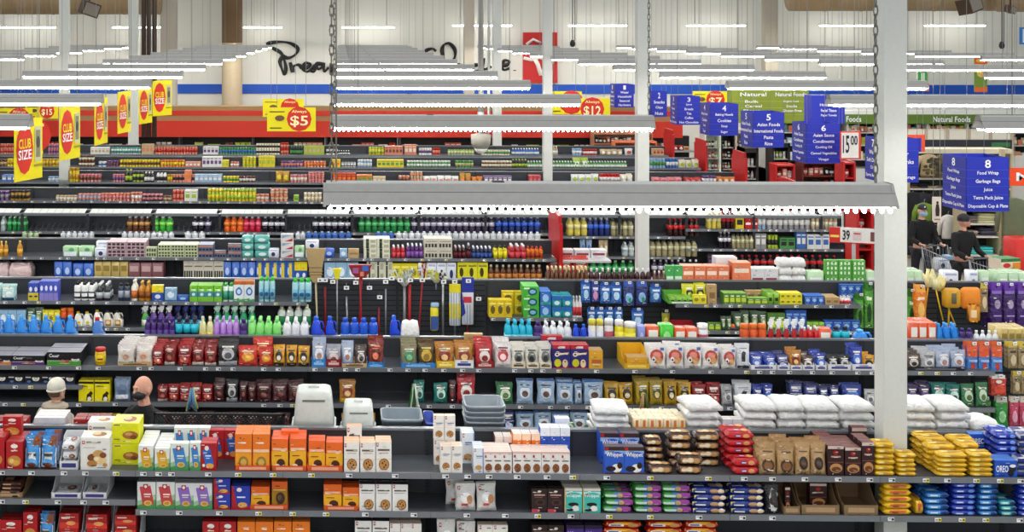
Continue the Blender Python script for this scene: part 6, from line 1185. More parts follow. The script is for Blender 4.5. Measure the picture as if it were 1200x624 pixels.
# ---------------- club size banners ----------------
YS = mat('f0e010', .45); RS = mat('d82c1c', .45); n_ = 0
for (l, rr_, yt, yb_, g) in ((17, 49, 141, 214, 22.6), (70, 93, 126, 189, 26), (111, 126, 116, 171, 29.5), (138, 153, 108, 157, 32.8), (163, 178, 104, 146, 36.2), (179, 201, 95, 136.5, 39.5)):
    n_ += 1; Y = g; xa = WX(l, Y); wpx = rr_-l; zb_ = WZ(yb_, xa, Y); zt = WZ(yt, xa, Y); h = zt-zb_
    # angle such that the banner foreshortens; width .85 m
    W_ = .85; best = min((abs((PX+F*((xa+W_*math.cos(a))*ct+(Y+W_*math.sin(a))*st)/(-(xa+W_*math.cos(a))*st+(Y+W_*math.sin(a))*ct))-rr_), a) for a in [math.radians(q) for q in range(0, 86)])
    t = thing('club_size_banner', 'yellow CLUB SIZE banner, %s from the left edge' % ordw(n_), 'banner', (xa, Y, zb_), best[1], 'yellow CLUB SIZE banners')
    b = MB(); b.box(0, W_, -.01, .01, 0, h, YS); b.build('panel', t)
    b = MB(); Sf = lambda u, v, e: (u*W_, -.011-e, v*h)
    b.decal(Sf, [('e', .34, .52, .31, .42, RS), ('T', .12, .52, .56, .68, mat('f0e428', var=0), 'CLUB'), ('T', .1, .34, .58, .5, WT, 'SIZE'), ('r', .7, .28, .94, .86, mat('c8c8a0')), ('r', .74, .35, .9, .8, mat('8c8868')), ('e', .82, .6, .07, .1, mat('404038')), ('r', .66, .2, .96, .24, mat('a09820'))], .003); b.build('print', t)
    b = MB(); b.tube([(.1, 0, h), (.1, 0, h+4)], .005, mat('9a9a9a'), 4); b.tube([(W_-.1, 0, h), (W_-.1, 0, h+4)], .005, mat('9a9a9a'), 4); b.build('suspension_wire', t)
# ---------------- price signs ----------------
def pricesign(p0, p1, y0, y1, Y, txt, side, label):
    xa, xb = WX(p0, Y), WX(p1, Y); zt, zb_ = WZ(y0, xa, Y), WZ(y1, xa, Y); w, h = xb-xa, zt-zb_
    t = thing('price_sign', label, 'sign', (xa, Y, zb_), 0, 'yellow price signs'); b = MB(); b.box(0, w, 0, .03, 0, h, YS)
    cx = .66 if side > 0 else .4
    ry = .52; rx = ry*h/w; b.build('panel', t); b = MB()
    b.decal(lambda u, v, e: (u*w, -e, v*h), [('e', cx, .52, rx, ry, RS), ('T', cx-rx*.6, .74, cx+rx*.6, .9, mat('f8e8a0', var=0), 'Always')]+([('T', cx-rx*.72, .18, cx+rx*.72, .66, mat('fff8c0', var=0), txt)] if txt else [])+([('r', .05, .8, .36, .84, '303020'), ('e', .26, .55, .1, .12, '705030'), ('r', .06, .12, .3, .16, '303020')] if side > 0 else []), .004)
    b.build('print', t); b = MB(); b.tube([(w*.2, 0, h), (w*.2, 0, h+4)], .006, mat('9a9a9a'), 4); b.tube([(w*.8, 0, h), (w*.8, 0, h+4)], .006, mat('9a9a9a'), 4); b.build('suspension_wire', t)
pricesign(313, 370, 126, 154, 38.5, '$5', 1, 'yellow sign with red Always $5 circle, left of centre'); pricesign(308, 356, 116, 137, 41, '', 1, 'yellow Always sign half hidden behind the $5 sign')
pricesign(680, 715, 115, 142, 38.5, '$12', -1, 'yellow sign with red Always $12 circle'); pricesign(646, 682, 107, 134, 41, '', 1, 'yellow Always sign behind the $12 sign')
pricesign(812, 852, 107, 128, 41, '$7', 1, 'yellow sign with red Always $7 circle'); pricesign(-8, 38, 127, 152, 38.5, '', 1, 'yellow Always sign at the far left edge'); pricesign(30, 68, 122, 139, 41, '$15', 1, 'yellow dollar sign at far left behind another'); pricesign(18, 50, 139, 180, 28, '', 1, 'yellow sign behind the nearest club size banner')
# ---------------- red end panels ----------------
RD = mat('c01e1e', .35)
for i, (g, x, z1) in enumerate(((4, 3.46, 2.22), (7, 9.42, 2.26), (8, 9.42, 2.26), (9, 9.42, 2.26), (6, 9.42, 2.0))):
    t = thing('row_end_board', 'red end panel closing the %s shelving row' % ROW[g], 'panel', (x, ZG[g], 0), 0, 'red end panels of the shelving rows')
    b = MB(); b.box(0, .05, -.55, .55, 0, z1-.12, RD); b.box(0, .05, -.45, .45, z1-.12, z1, RD); b.box(-.004, 0, -.5, .5, .3, .34, mat('901414')); b.build('panel', t); b = MB(); b.box(.05, .4, -.45, .45, .1, .16, RD); b.box(.05, .35, -.45, .45, 1.2, 1.24, RD); b.build('shelf', t)
# crisps on the end display of the fourth row
t = thing('end_display', 'red and grey end display rack of the fourth row', 'rack', (3.9, ZG[4]-.1, 0)); b = MB(); b.box(-.38, .4, -.3, .3, 0, .2, RD); b.build('base', t)
for z in (.8, 1.2, 1.5):
    b = MB(); b.box(-.38, .4, -.3, .3, z-.03, z, mat('c8c8c8')); b.build('shelf', t)
for k, (px0, px1, yt) in enumerate(((643, 657, 296), (657, 672, 295), (672, 691, 296))):
    xa, xb = WX(px0, ZG[4]-.38), WX(px1, ZG[4]-.38); place('chips', (xb-xa)*.95, .1, .32, (xa+xb)/2, ZG[4]-.3, 1.2, 0, 'fourth', 'end display', 0, 0, seed=k)
    place('chips', (xb-xa)*.95, .1, .32, (xa+xb)/2, ZG[4]-.15, 1.22, 0, 'fourth', 'end display', 1, 0, seed=k)
for k in range(3): place('case_white', .24, .2, .12, 3.64+.26*k, ZG[4], 1.5, 0, 'fourth', 'end display', 2, 0)
# ---------------- natural foods ----------------
GR = mat('86962c', .5); GR2 = mat('5e7c2c', .5)
Y = 38; xa, xb = WX(858, Y), WX(948, Y); zt, zb_ = WZ(106, xa, Y), WZ(144, xa, Y); w, h = xb-xa, zt-zb_
t = thing('natural_foods_sign', 'olive green hanging sign reading Natural Foods', 'sign', (xa, Y, zb_)); b = MB(); b.box(0, w, 0, .5, 0, h, GR)
for z in (.25, .45, .65): b.box(0, w, -.008, 0, h*z, h*z+.02, mat('98a83c'))
b.build('panel', t); b = MB(); b.decal(lambda u, v, e: (u*w, -.012-e, v*h), [('T', .56, .82, .96, .94, WT, 'Natural Foods'), ('T', .66, .62, .86, .7, WT, 'Organic Food'), ('T', .7, .48, .84, .56, WT, 'Snacks'), ('T', .65, .34, .9, .42, WT, 'Gluten Free'), ('T', .1, .82, .44, .94, WT, 'Natural'), ('T', .16, .62, .34, .7, WT, 'Bulk'), ('T', .16, .48, .38, .56, WT, 'Cereal'), ('T', .14, .34, .36, .42, WT, 'Flour')], .006); b.build('lettering', t)
b = MB(); b.tube([(w*.1, .2, h), (w*.1, .2, h+4)], .006, mat('9a9a9a'), 4); b.tube([(w*.9, .2, h), (w*.9, .2, h+4)], .006, mat('9a9a9a'), 4); b.build('suspension_wire', t)
Y = 42; xa, xb = WX(900, Y), WX(1250, Y); z0_, z1_ = WZ(145, xa, Y), WZ(134, xa, Y); w = xb-xa
t = thing('natural_foods_bulkhead', 'long green band reading Natural Foods over the coolers at right', 'sign', (xa, Y, 0)); b = MB(); b.box(0, w, 0, 1.4, z0_, z1_, GR2); b.box(0, w, .02, 1.4, z1_, z1_+.12, mat('e8e8e2')); b.box(0, w, .4, 1.4, z1_+.12, z1_+.5, mat('d0d0ca')); b.build('band', t)
b = MB(); cell = lambda x0, x1: (lambda u, v, e: (x0+u*(x1-x0), -.005-e, z0_+(z1_-z0_)*(.2+.6*v)))
for p0, p1 in ((1093, 1137), (967, 1009)):
    b = MB(); b.decal(cell(WX(p0, Y)-xa, WX(p1, Y)-xa), [('T', 0, 0, 1, 1, WT, 'Natural Foods')], .006); b.build('lettering', t)
for j in range(8):
    x0 = xa+j*1.25; t = thing('natural_foods_cooler', 'white open cooler under the green band, %s from the left' % ordw(j+1), 'cooler', (x0, Y+.1, 0), 0, 'white coolers under the green band')
    b = MB(); b.box(0, 1.22, .9, 1.1, 0, z0_, mat('303236')); b.box(0, .05, 0, 1, 0, z0_, mat('c8c8c4')); b.box(0, 1.22, 0, 1, 0, .7, mat('d8d8d4')); b.build('body', t)
    for z in (1.0, 1.45, 1.85):
        b = MB(); b.box(.05, 1.22, .1, .9, z-.03, z, mat('c8c8c8')); b.build('shelf', t)
        q = .08
        while q < 1.1:
            w_ = R.choice((.12, .16)); key = gs(R.choice(('box', 'bag')), R.choice(('white', 'cream', 'tan', 'lime', 'lightblue', 'salmon')), R.choice(('white', 'orange', 'green'))); place(key, w_*.92, .14, R.uniform(.16, .26), x0+q+w_/2, Y+.3, z, 0, 'natural', 'white cooler %d' % int(z*100), 0, 0); q += w_
# ---------------- small signs and posters at right ----------------
def board(name, label, cat, p0, p1, y0, y1, Y, c, art, rz=0, thick=.03, legs=None, wires=True, grp=None):
    xa, xb = WX(p0, Y), WX(p1, Y); zt, zb_ = WZ(y0, xa, Y), WZ(y1, xa, Y); w, h = (xb-xa)/math.cos(rz), zt-zb_
    t = thing(name, label, cat, (xa, Y, zb_), rz, grp); b = MB(); b.box(0, w, 0, thick, 0, h, c); b.build('panel', t)
    if art: b = MB(); b.decal(lambda u, v, e: (u*w, -e, v*h), art, .003); b.build('print', t)
    if wires: b = MB(); b.tube([(w*.1, thick/2, h), (w*.1, thick/2, h+(8.8-zt))], .005, mat('9a9a9a'), 4); b.tube([(w*.9, thick/2, h), (w*.9, thick/2, h+(8.8-zt))], .005, mat('9a9a9a'), 4); b.build('suspension_wire', t)
    elif legs: b = MB(); b.box(w*.46, w*.54, .01, thick, -zb_, 0, mat('b0b0b0')); b.build('post', t)
    return t
WH = mat('eceae6', .5)
board('price_board', 'white board reading 15.00 in a red frame', 'sign', 985, 1010, 154, 187, 26, mat('d84830'), [('r', .04, .05, .88, .95, WH), ('T', .1, .22, .42, .85, mat('181818', var=0), '15'), ('T', .48, .5, .82, .85, mat('181818', var=0), '00')], .1)
board('price_board', 'red and white slanted board reading 39 at the row end', 'sign', 972, 1022, 266, 284, ZG[4]-.2, mat('e6e2de'), [('r', 0, 0, .22, 1, 'c82820'), ('r', .02, .35, .2, .5, 'f0d060'), ('T', .27, .2, .42, .85, mat('181818', var=0), '39'), ('r', .48, .2, .66, .8, 'd8c8c8'), ('r', .5, .6, .64, .7, 'c04040'), ('r', .84, .2, .96, .8, '704040'), ('r', 0, 0, 1, .07, 'c82820')], -.35, legs=1, wires=False)
board('price_board', 'small white upright board behind the slanted red board', 'sign', 987, 1001, 248, 275, ZG[4]+1.2, mat('e6e4e0'), [('T', .2, .4, .8, .85, mat('282828', var=0), '39'), ('r', .15, .15, .85, .22, '909090')], 0, legs=1, wires=False)
board('orange_sign', 'orange sign with white letter M at the right edge', 'sign', 1184, 1240, 197, 218, 24, mat('e84818'), [('T', .12, .28, .42, .75, WT, 'M')])
board('orange_frame_sign', 'orange red framed sign behind aisle sign 7', 'sign', 1062, 1084, 158, 178, 25, mat('e05028'), [('r', 0, 0, .8, .8, '2030a8')])
board('hanging_banner', 'orange and green hanging produce banner at right', 'banner', 1142, 1157, 66, 108, 40, mat('7a9838'), [('r', 0, .74, 1, 1, 'e86818'), ('e', .5, .88, .4, .06, 'f8c048'), ('e', .5, .55, .35, .14, 'e8c060'), ('r', 0, .0, 1, .14, 'e87030'), ('r', 0, .68, 1, .74, 'e8e4d8')])
board('hanging_banner', 'small green and white hanging banner at right', 'banner', 1076, 1087, 84, 97, 40, mat('4a9848'), [('r', .3, .1, .7, .9, 'd0e8c8')])
board('hanging_banner', 'small orange banner below the green one', 'banner', 1082, 1089, 98, 107, 40, mat('d87858'), [('r', .2, .2, .8, .8, 'f0c8b0')])
board('hanging_banner', 'blue framed white banner at the top right edge', 'banner', 1195, 1212, 32, 52, 40, mat('3880c8'), [('r', .2, .1, .8, .9, 'e8f0f8')])
board('fashion_poster', 'white hanging poster with a dark standing figure', 'poster', 1093, 1103, 231, 261, 26.2, mat('e8e0d4'), [('e', .55, .78, .14, .06, '2a2020'), ('p', [(.35, .25), (.75, .25), (.8, .5), (.7, .72), (.4, .72), (.3, .5)], '3a2a2a'), ('r', .15, .1, .85, .15, 'a09080')], .0)
# red cooler fronts / displays around the row ends
for i, (p0, p1, y0, y1, Y, c, lab_) in enumerate(((909, 932, 193, 216, 33, 'c02020', 'low red display bin beside the fifth aisle sign'), (988, 1003, 190, 216, 29, 'b82020', 'red framed display rack left of the nearest column'), (1004, 1024, 245, 300, ZG[4]+.6, 'b81c1c', 'tall red display rack left of the nearest column'), (720, 770, 166, 176, 41.5, 'd07048', 'low orange display counter beside the far column'), (940, 985, 190, 216, 33, '6a2820', 'dark red stocked display behind aisle sign 6'), (655+40, 765, 156, 163, 42.6, 'b88060', 'tan covered produce counter at the back'))):
    xa, xb = WX(p0, Y), WX(p1, Y); zt = WZ(y0, xa, Y); w = xb-xa
    t = thing('display_rack', lab_, 'display', (xa, Y, 0)); m = mat(c, .4); b = MB(); b.box(0, w, .5, .55, 0, zt, m); b.box(0, .04, 0, .55, 0, zt, m); b.box(w-.04, w, 0, .55, 0, zt, m); b.build('frame', t)
    for z in [zt-.02-.32*q for q in range(4) if zt-.32*q > .3]:
        b = MB(); b.box(.04, w-.04, 0, .5, z-.03, z, m); b.build('shelf', t)
        if z < zt-.1:
            q = .08
            while q < w-.14: place(gs(R.choice(('box', 'bag', 'can')), R.choice(('white', 'red', 'salmon', 'brown', 'dark')), 'white'), .11, .11, R.uniform(.14, .22), xa+q+.06, Y+.2, z, 0, 'display%d' % i, 'red display shelf %d' % int(z*100), 0, 0); q += .13
# tall glass drink coolers beyond the seventh aisle sign
for j, (p0, p1, y0, Y, c) in enumerate(((826, 845, 150, 41.5, 'd8e0d0'), (845, 862, 150, 41.5, '1c1c1e'), (862, 880, 152, 41.4, 'c8b8a8'), (905, 926, 168, 38, '1c1c1e'), (871, 889, 174, 36, '2a2424'))):
    xa, xb = WX(p0, Y), WX(p1, Y); zt = WZ(y0, xa, Y); w = xb-xa
    t = thing('upright_cooler', 'upright drinks cooler, %s from the left behind the aisle signs' % ordw(j+1), 'cooler', (xa, Y, 0), 0, 'upright coolers behind the aisle signs'); m = mat(c, .4); b = MB(); b.box(0, w, .55, .6, 0, zt, m); b.box(0, .05, 0, .6, 0, zt, m); b.box(w-.05, w, 0, .6, 0, zt, m); b.box(0, w, 0, .6, zt-.12, zt, m); b.build('cabinet', t)
    for z in [.4+.34*q for q in range(6) if .4+.34*q < zt-.35]:
        b = MB(); b.box(.05, w-.05, .05, .55, z-.02, z, mat('b0b0b0')); b.build('shelf', t)
        q = .1
        while q < w-.1: place(gs(R.choice(('bot', 'can', 'jar')), R.choice(('white', 'cream', 'red', 'lime', 'brown', 'dark')), 'white'), .075, .075, .2, xa+q, Y+.2, z, 0, 'cool%d' % j, 'cooler shelf %d' % int(z*100), 0, 0); q += .1
# ---------------- people ----------------
def skin(verts, edges, rad, sub=1, root=0):
    me = bpy.data.meshes.new('sk'); me.from_pydata(verts, edges, []); o = bpy.data.objects.new('sk', me); TMP.collection.objects.link(o)
    m = o.modifiers.new('s', 'SKIN'); me.skin_vertices[0]
    for i, r_ in enumerate(rad): me.skin_vertices[0].data[i].radius = (r_, r_) if not isinstance(r_, tuple) else r_; me.skin_vertices[0].data[i].use_root = (i == root)
    s = o.modifiers.new('u', 'SUBSURF'); s.levels = sub; s.render_levels = sub
    TVL.update(); ev = o.evaluated_get(TVL.depsgraph); m2 = ev.to_mesh()
    v = [tuple(p.co) for p in m2.vertices]; f = [tuple(p.vertices) for p in m2.polygons]; ev.to_mesh_clear(); bpy.data.objects.remove(o); return v, f
def skinned(chains, sub=1):
    V, E, Rd = [], [], []; idx = {}
    for ch in chains:
        prev = None
        for name, p, r_ in ch:
            if name not in idx: idx[name] = len(V); V.append(p); Rd.append(r_)
            if prev is not None and prev != idx[name]: E.append((prev, idx[name]))
            prev = idx[name]
    return skin(V, E, Rd, sub)
def fuse(parts, vox, c, name, parent, mt=None):
    b = MB()
    for v, f in parts: b.add(v, f, c, True)
    me = b.build('tmp', data=True); o = bpy.data.objects.new('tmp', me); TMP.collection.objects.link(o)
    m = o.modifiers.new('r', 'REMESH'); m.mode = 'VOXEL'; m.voxel_size = vox; m.use_smooth_shade = True
    TVL.update(); ev = o.evaluated_get(TVL.depsgraph); nm = bpy.data.meshes.new_from_object(ev); nm.name = name
    bpy.data.objects.remove(o); nm.materials.clear(); nm.materials.append(mt or mat(c, .6)); nm.polygons.foreach_set('use_smooth', [True]*len(nm.polygons))
    return put(nm, name, parent)
def ell(cx, cy, cz, rx, ry, rz_, n=14, shape=None):
    V, Fc = [], []
    for i in range(n+1):
        th = math.pi*i/n
        for j in range(n):
            ph = 2*math.pi*j/n; x, y, z = math.sin(th)*math.cos(ph), math.sin(th)*math.sin(ph), math.cos(th)
            if shape: x, y, z = shape(x, y, z)
            V.append((cx+rx*x, cy+ry*y, cz+rz_*z))
    for i in range(n):
        for j in range(n): Fc.append((i*n+j, i*n+(j+1) % n, (i+1)*n+(j+1) % n, (i+1)*n+j))
    return V, Fc
def person(label, x, y, H, rz, pose, skinc, jacket, trousers, headrot=0, mask=None, hat=None, hair=None, beard=None, glasses=False, collar=None):
    k = H/1.75; t = thing('person', label, 'person', (x, y, 0), rz)
    sc = lambda p: (p[0]*k, p[1]*k, p[2]*k)
    # facing -y; joints in metres for a 1.75 m figure
    sh, hp = .185, .095
    if pose == 'push': el, wr, hd_ = (.25, -.12, 1.10), (.20, -.40, 1.04), (.19, -.47, 1.05)
    elif pose == 'reach': el, wr, hd_ = (.26, -.18, 1.14), (.16, -.38, 1.25), (.14, -.46, 1.28)
    else: el, wr, hd_ = (.26, .02, 1.12), (.25, -.12, .88), (.25, -.15, .80)
    lean = -.04
    torso = [('pel', (0, 0, .93), (.14, .11)), ('wa', (0, lean*.3, 1.10), (.13, .10)), ('ch', (0, lean, 1.30), (.155, .115)), ('nb', (0, lean, 1.44), (.08, .07)), ('nk', (0, lean-.005, 1.52), (.052, .056)), ('hb', (0, lean-.01, 1.58), (.055, .06))]
    ch = [torso]; cj = [[('pel', (0, 0, .88), (.17, .14)), ('wa', (0, lean*.3, 1.08), (.165, .13)), ('ch', (0, lean, 1.30), (.18, .14)), ('nb', (0, lean, 1.43), (.11, .09)), ('nk', (0, lean, 1.50), (.082, .082))]]
    legs = []
    for s in (-1, 1):
        S_ = str(s); st_ = -.10 if s > 0 else .12
        ch.append([('ch', 0, 0), ('s'+S_, (s*sh, lean, 1.40), .055), ('e'+S_, (s*el[0], el[1], el[2]), .042), ('w'+S_, (s*wr[0], wr[1], wr[2]), .028)])
        ch.append([('pel', 0, 0), ('h'+S_, (s*hp, 0, .86), .088), ('k'+S_, (s*.10, st_*.5-.03, .48), .058), ('a'+S_, (s*.10, st_, .09), .040)])
        cj.append([('ch', 0, 0), ('s'+S_, (s*sh, lean, 1.395), .078), ('e'+S_, (s*el[0], el[1], el[2]), .064), ('w'+S_, (s*(wr[0]*.96+el[0]*.04), wr[1]*.93+el[1]*.07, wr[2]), .048)])
        legs.append([('pel', (0, 0, .92), (.15, .12)), ('h'+S_, (s*hp, 0, .84), .105), ('k'+S_, (s*.10, st_*.5-.03, .48), .078), ('a'+S_, (s*.10, st_, .10), .062)])
        legs[-1] = legs[-1]
    parts = [skinned([[(n_, sc(p) if p else 0, (tuple(q*k for q in r_) if isinstance(r_, tuple) else r_*k)) for n_, p, r_ in c] for c in ch])]
    # head
    hz = 1.645*k; hy = (lean-.02)*k; M = Matrix.Translation((0, hy, hz)) @ Matrix.Rotation(headrot, 4, 'Z')
    def tr(vf): return [tuple(M @ Vector(p)) for p in vf[0]], vf[1]
    def hs(px, py, pz):
        q = 1-.22*max(0, -pz)**1.5; return px*q, py*(1-.10*max(0, -pz))-(.10 if pz < -.2 else 0)*max(0, -pz), pz
    parts += [tr(ell(0, 0, 0, .077*k, .098*k, .118*k, 18, hs)), tr(ell(0, -.100*k, -.022*k, .014*k, .020*k, .026*k, 8)), tr(ell(0, -.093*k, .024*k, .05*k, .012*k, .012*k, 8)), tr(ell(0, -.088*k, -.085*k, .03*k, .018*k, .018*k, 8)), tr(ell(0, -.094*k, -.056*k, .026*k, .009*k, .007*k, 8))]
    for s in (-1, 1): parts.append(tr(ell(s*.079*k, .01*k, -.012*k, .010*k, .022*k, .034*k, 8)))
    # hands: palm, four fingers, thumb
    for s in (-1, 1):
        w_ = Vector((s*wr[0], wr[1], wr[2]))*k; h_ = Vector((s*hd_[0], hd_[1], hd_[2]))*k; d = (h_-w_).normalized(); up = Vector((0, 0, 1)); side = d.cross(up).normalized()*s
        pc_ = w_+d*.05*k
        cs = [[('w', tuple(w_), .026*k), ('p', tuple(pc_), (.034*k, .016*k))]]; parts.append(skinned(cs))
        for i in range(4):
            o_ = side*(i-1.5)*.017*k; L_ = (.062, .07, .066, .052)[i]*k; b0 = pc_+d*.02*k+o_; b1 = b0+d*L_*.5+Vector((0, 0, -.004)); b2 = b1+d*L_*.2+Vector((0, 0, -L_*.45)); b3 = b2-d*L_*.25+Vector((0, 0, -.014*k))
            parts.append(skinned([[('a', tuple(b0-d*.03*k), .009*k), ('b', tuple(b1), .0085*k), ('c', tuple(b2), .0078*k), ('d', tuple(b3), .007*k)]]))
        b0 = pc_-side*.024*k; parts.append(skinned([[('a', tuple(b0-d*.02*k), .011*k), ('b', tuple(b0-side*.022*k+d*.02*k), .010*k), ('c', tuple(b0-side*.018*k+d*.045*k+Vector((0, 0, -.012))), .0085*k)]]))
    fuse(parts, .0065, skinc, 'body', t)
    b = MB()
    fuse([skinned([[(n_, sc(p) if p else 0, (tuple(q*k for q in r_) if isinstance(r_, tuple) else r_*k)) for n_, p, r_ in c] for c in cj])], .012, jacket, 'jacket', t, mat(jacket, .8, var=.2))
    fuse([skinned([[(n_, sc(p) if p else 0, (tuple(q*k for q in r_) if isinstance(r_, tuple) else r_*k)) for n_, p, r_ in c] for c in legs])], .012, trousers, 'trousers', t)
    for s in (-1, 1):
        st_ = -.10 if s > 0 else .12; b = MB(); v, f = ell(s*.1*k, (st_-.05)*k, .05*k, .048*k, .14*k, .05*k, 12, lambda px, py, pz: (px, py, max(pz, -.95))); b.add(v, f, '18181a', True); b.build('shoe', t)
    def hp_(name, vfs, c):
        b = MB()
        for vf in vfs: v, f = tr(vf); b.add(v, f, c, True)
        return b.build(name, t)
    for s in (-1, 1): hp_('eye', [ell(s*.031*k, -.089*k, .004*k, .012*k, .008*k, .007*k, 8)], 'e8e4de'); hp_('iris', [ell(s*.031*k, -.0965*k, .004*k, .005*k, .003*k, .005*k, 6)], '2a1c14'); hp_('eyebrow', [ell(s*.031*k, -.097*k, .026*k, .018*k, .005*k, .004*k, 6)], '4a3a30')
    hp_('mouth', [ell(0, -.100*k, -.057*k, .022*k, .005*k, .005*k, 6)], '9a5a50')
    if mask: hp_('face_mask', [ell(0, -.045*k, -.052*k, .074*k, .078*k, .052*k, 14, lambda a, c_, d_: (a, min(c_, .35), d_))], mask)
    if hair: hp_('hair', [ell(0, .012*k, .022*k, .083*k, .10*k, .112*k, 16, lambda a, c_, d_: (a, max(c_, -.72+.5*max(0, -d_+.3)), max(d_, -.6)))], hair)
    if hat == 'cap':
        hp_('cap', [ell(0, .004*k, .045*k, .084*k, .104*k, .092*k, 16, lambda a, c_, d_: (a, c_, max(d_, -.15))), ell(0, -.11*k, .042*k, .06*k, .07*k, .008*k, 12)], '161618'); hp_('cap_badge', [ell(0, -.098*k, .085*k, .014*k, .01*k, .016*k, 8)], 'e8e8e8')
    elif hat: hp_('knit_hat', [ell(0, .010*k, .050*k, .088*k, .108*k, .10*k, 18, lambda a, c_, d_: (a*(1+.012*math.sin(9*math.atan2(c_, a)*3)), c_, max(d_, -.35)))]+([ell(0, .01*k, .02*k, .094*k, .114*k, .026*k, 18)]), hat)
    if glasses: hp_('glasses', [ell(s*.032*k, -.100*k, .004*k, .022*k, .004*k, .015*k, 10) for s in (-1, 1)], '303034')
    if collar: hp_('fur_collar', [ell(0, .03*k, -.15*k, .15*k, .13*k, .05*k, 18, lambda a, c_, d_: (a*(1+.06*math.sin(23*a+17*d_)), c_*(1+.06*math.sin(29*c_)), d_))], collar)
    return t
Yb = 13.05
person('bald person in dark clothes and a dark face mask, standing behind the nearest row', WX(173, Yb), Yb, 1.755, math.radians(-38), 'reach', 'e0a68c', '141418', '202028', headrot=math.radians(-8), mask='26282c')
person('person in a white knit hat and pale fur-collared coat at the left', WX(62, Yb+.1), Yb+.1, 1.66, math.radians(150), 'stand', 'd8a890', 'b8ac98', '3a3a40', hat='dad6c6', hair='6a4a38', collar='a89c88')
Y1 = 26.0; person('person in black jacket, black cap and light blue mask pushing a cart', WX(1079, Y1), Y1, 1.74, math.radians(4), 'push', 'c89a80', '101014', '1c1c24', mask='8ab8dc', hat='cap')
Y2 = 24.6; person('person in black coat and black knit hat looking right, hands on a cart', WX(1127, Y2), Y2, 1.74, math.radians(15), 'push', 'c8907a', '141416', '202024', headrot=math.radians(60), hat='1c1c22')
# ---------------- shopping carts ----------------
def cart(label, x, y, rz):
    t = thing('shopping_cart', label, 'cart', (x, y, 0), rz, 'shopping carts'); m = mat('9aa0a4', .3, .8)
    b = MB(); T0, T1, B0, B1 = (.27, 0, 1.0), (.20, -.85, .92), (.22, -.05, .62), (.17, -.78, .62)
    def P(s, q): return (s*q[0], q[1], q[2])
    for s in (-1, 1):
        b.tube([P(s, T0), P(s, T1)], .009, m, 5); b.tube([P(s, B0), P(s, B1)], .007, m, 5); b.tube([P(s, T0), P(s, B0)], .007, m, 5)
        for i in range(13):
            f = i/12; a = Vector(P(s, T0)).lerp(Vector(P(s, T1)), f); c = Vector(P(s, B0)).lerp(Vector(P(s, B1)), f); b.tube([a, c], .003, m, 4)
        for f in (.3, .6): b.tube([Vector(P(s, T0)).lerp(Vector(P(s, B0)), f), Vector(P(s, T1)).lerp(Vector(P(s, B1)), f)], .003, m, 4)
    for i in range(9):
        f = -1+i/4
        for A, B in ((T1, B1), (T0, B0)): b.tube([(f*A[0], A[1], A[2]), (f*B[0], B[1], B[2])], .003, m, 4)
        b.tube([(f*B0[0], B0[1], B0[2]), (f*B1[0], B1[1], B1[2])], .003, m, 4)
    b.tube([P(-1, T1), P(1, T1)], .009, m, 5); b.build('basket', t)
    b = MB()
    for s in (-1, 1): b.tube([P(s, (.25, .05, 1.02)), (s*.25, -.02, .6), (s*.24, -.02, .25), (s*.2, -.7, .2)], .012, m, 6); b.tube([(s*.17, -.7, .6), (s*.2, -.7, .2)], .01, m, 6)
    b.build('frame', t); b = MB(); b.tube([(-.26, .06, 1.03), (.26, .06, 1.03)], .016, mat('5a6268'), 8); b.build('handle', t)
    for s in (-1, 1):
        for y_ in (-.02, -.7):
            b = MB(); n = 12; b.loft([[(s*.22+o_, y_+.06*math.cos(2*math.pi*j/n), .065+.06*math.sin(2*math.pi*j/n)) for j in range(n)] for o_ in (-.015, .015)], mat('202020')); b.tube([(s*.22, y_, .07), (s*.22, y_, .22)], .012, m, 5); b.build('wheel', t)
    return t
cart('shopping cart held by the masked person', WX(1082, Y1), Y1-.55, math.radians(4)); cart('shopping cart with a green box on top, held by the person in the knit hat', WX(1135, Y2), Y2-.55, math.radians(15))
def cartgoods(cx, cy, rz, items):
    for i, (key, dx, dy, z, w, d, h) in enumerate(items):
        c, s = math.cos(rz), math.sin(rz); place(key, w, d, h, cx+dx*c-dy*s, cy+dx*s+dy*c, z, rz, 'cart%d' % int(cx), 'cart', i, 0)
sty('green_crate', 'box', 'e8d8c0', [('r', 0, .7, 1, 1, '2a7a3a'), ('e', .3, .35, .2, .24, 'c83828'), ('r', .6, .0, 1, .6, 'e09020')], 'green and white fruit crate', 'fruit_crate', 'crate', top='38884a')
cartgoods(WX(1135, Y2), Y2-.55, math.radians(15), [('green_crate', .08, -.42, .95, .4, .3, .18), ('k2_box', -.06, -.15, .64, .25, .2, .2), ('white_cookie', .1, -.15, .64, .12, .1, .28), ('k2_box', 0, -.5, .64, .3, .3, .28), ('chips', 0, -.68, .64, .2, .1, .28)])
cartgoods(WX(1082, Y1), Y1-.55, math.radians(4), [('tissue_white', -.08, -.3, .64, .2, .2, .22), ('ltblue', .12, -.2, .64, .12, .2, .25), ('tissue_white', .05, -.6, .64, .22, .2, .2)])
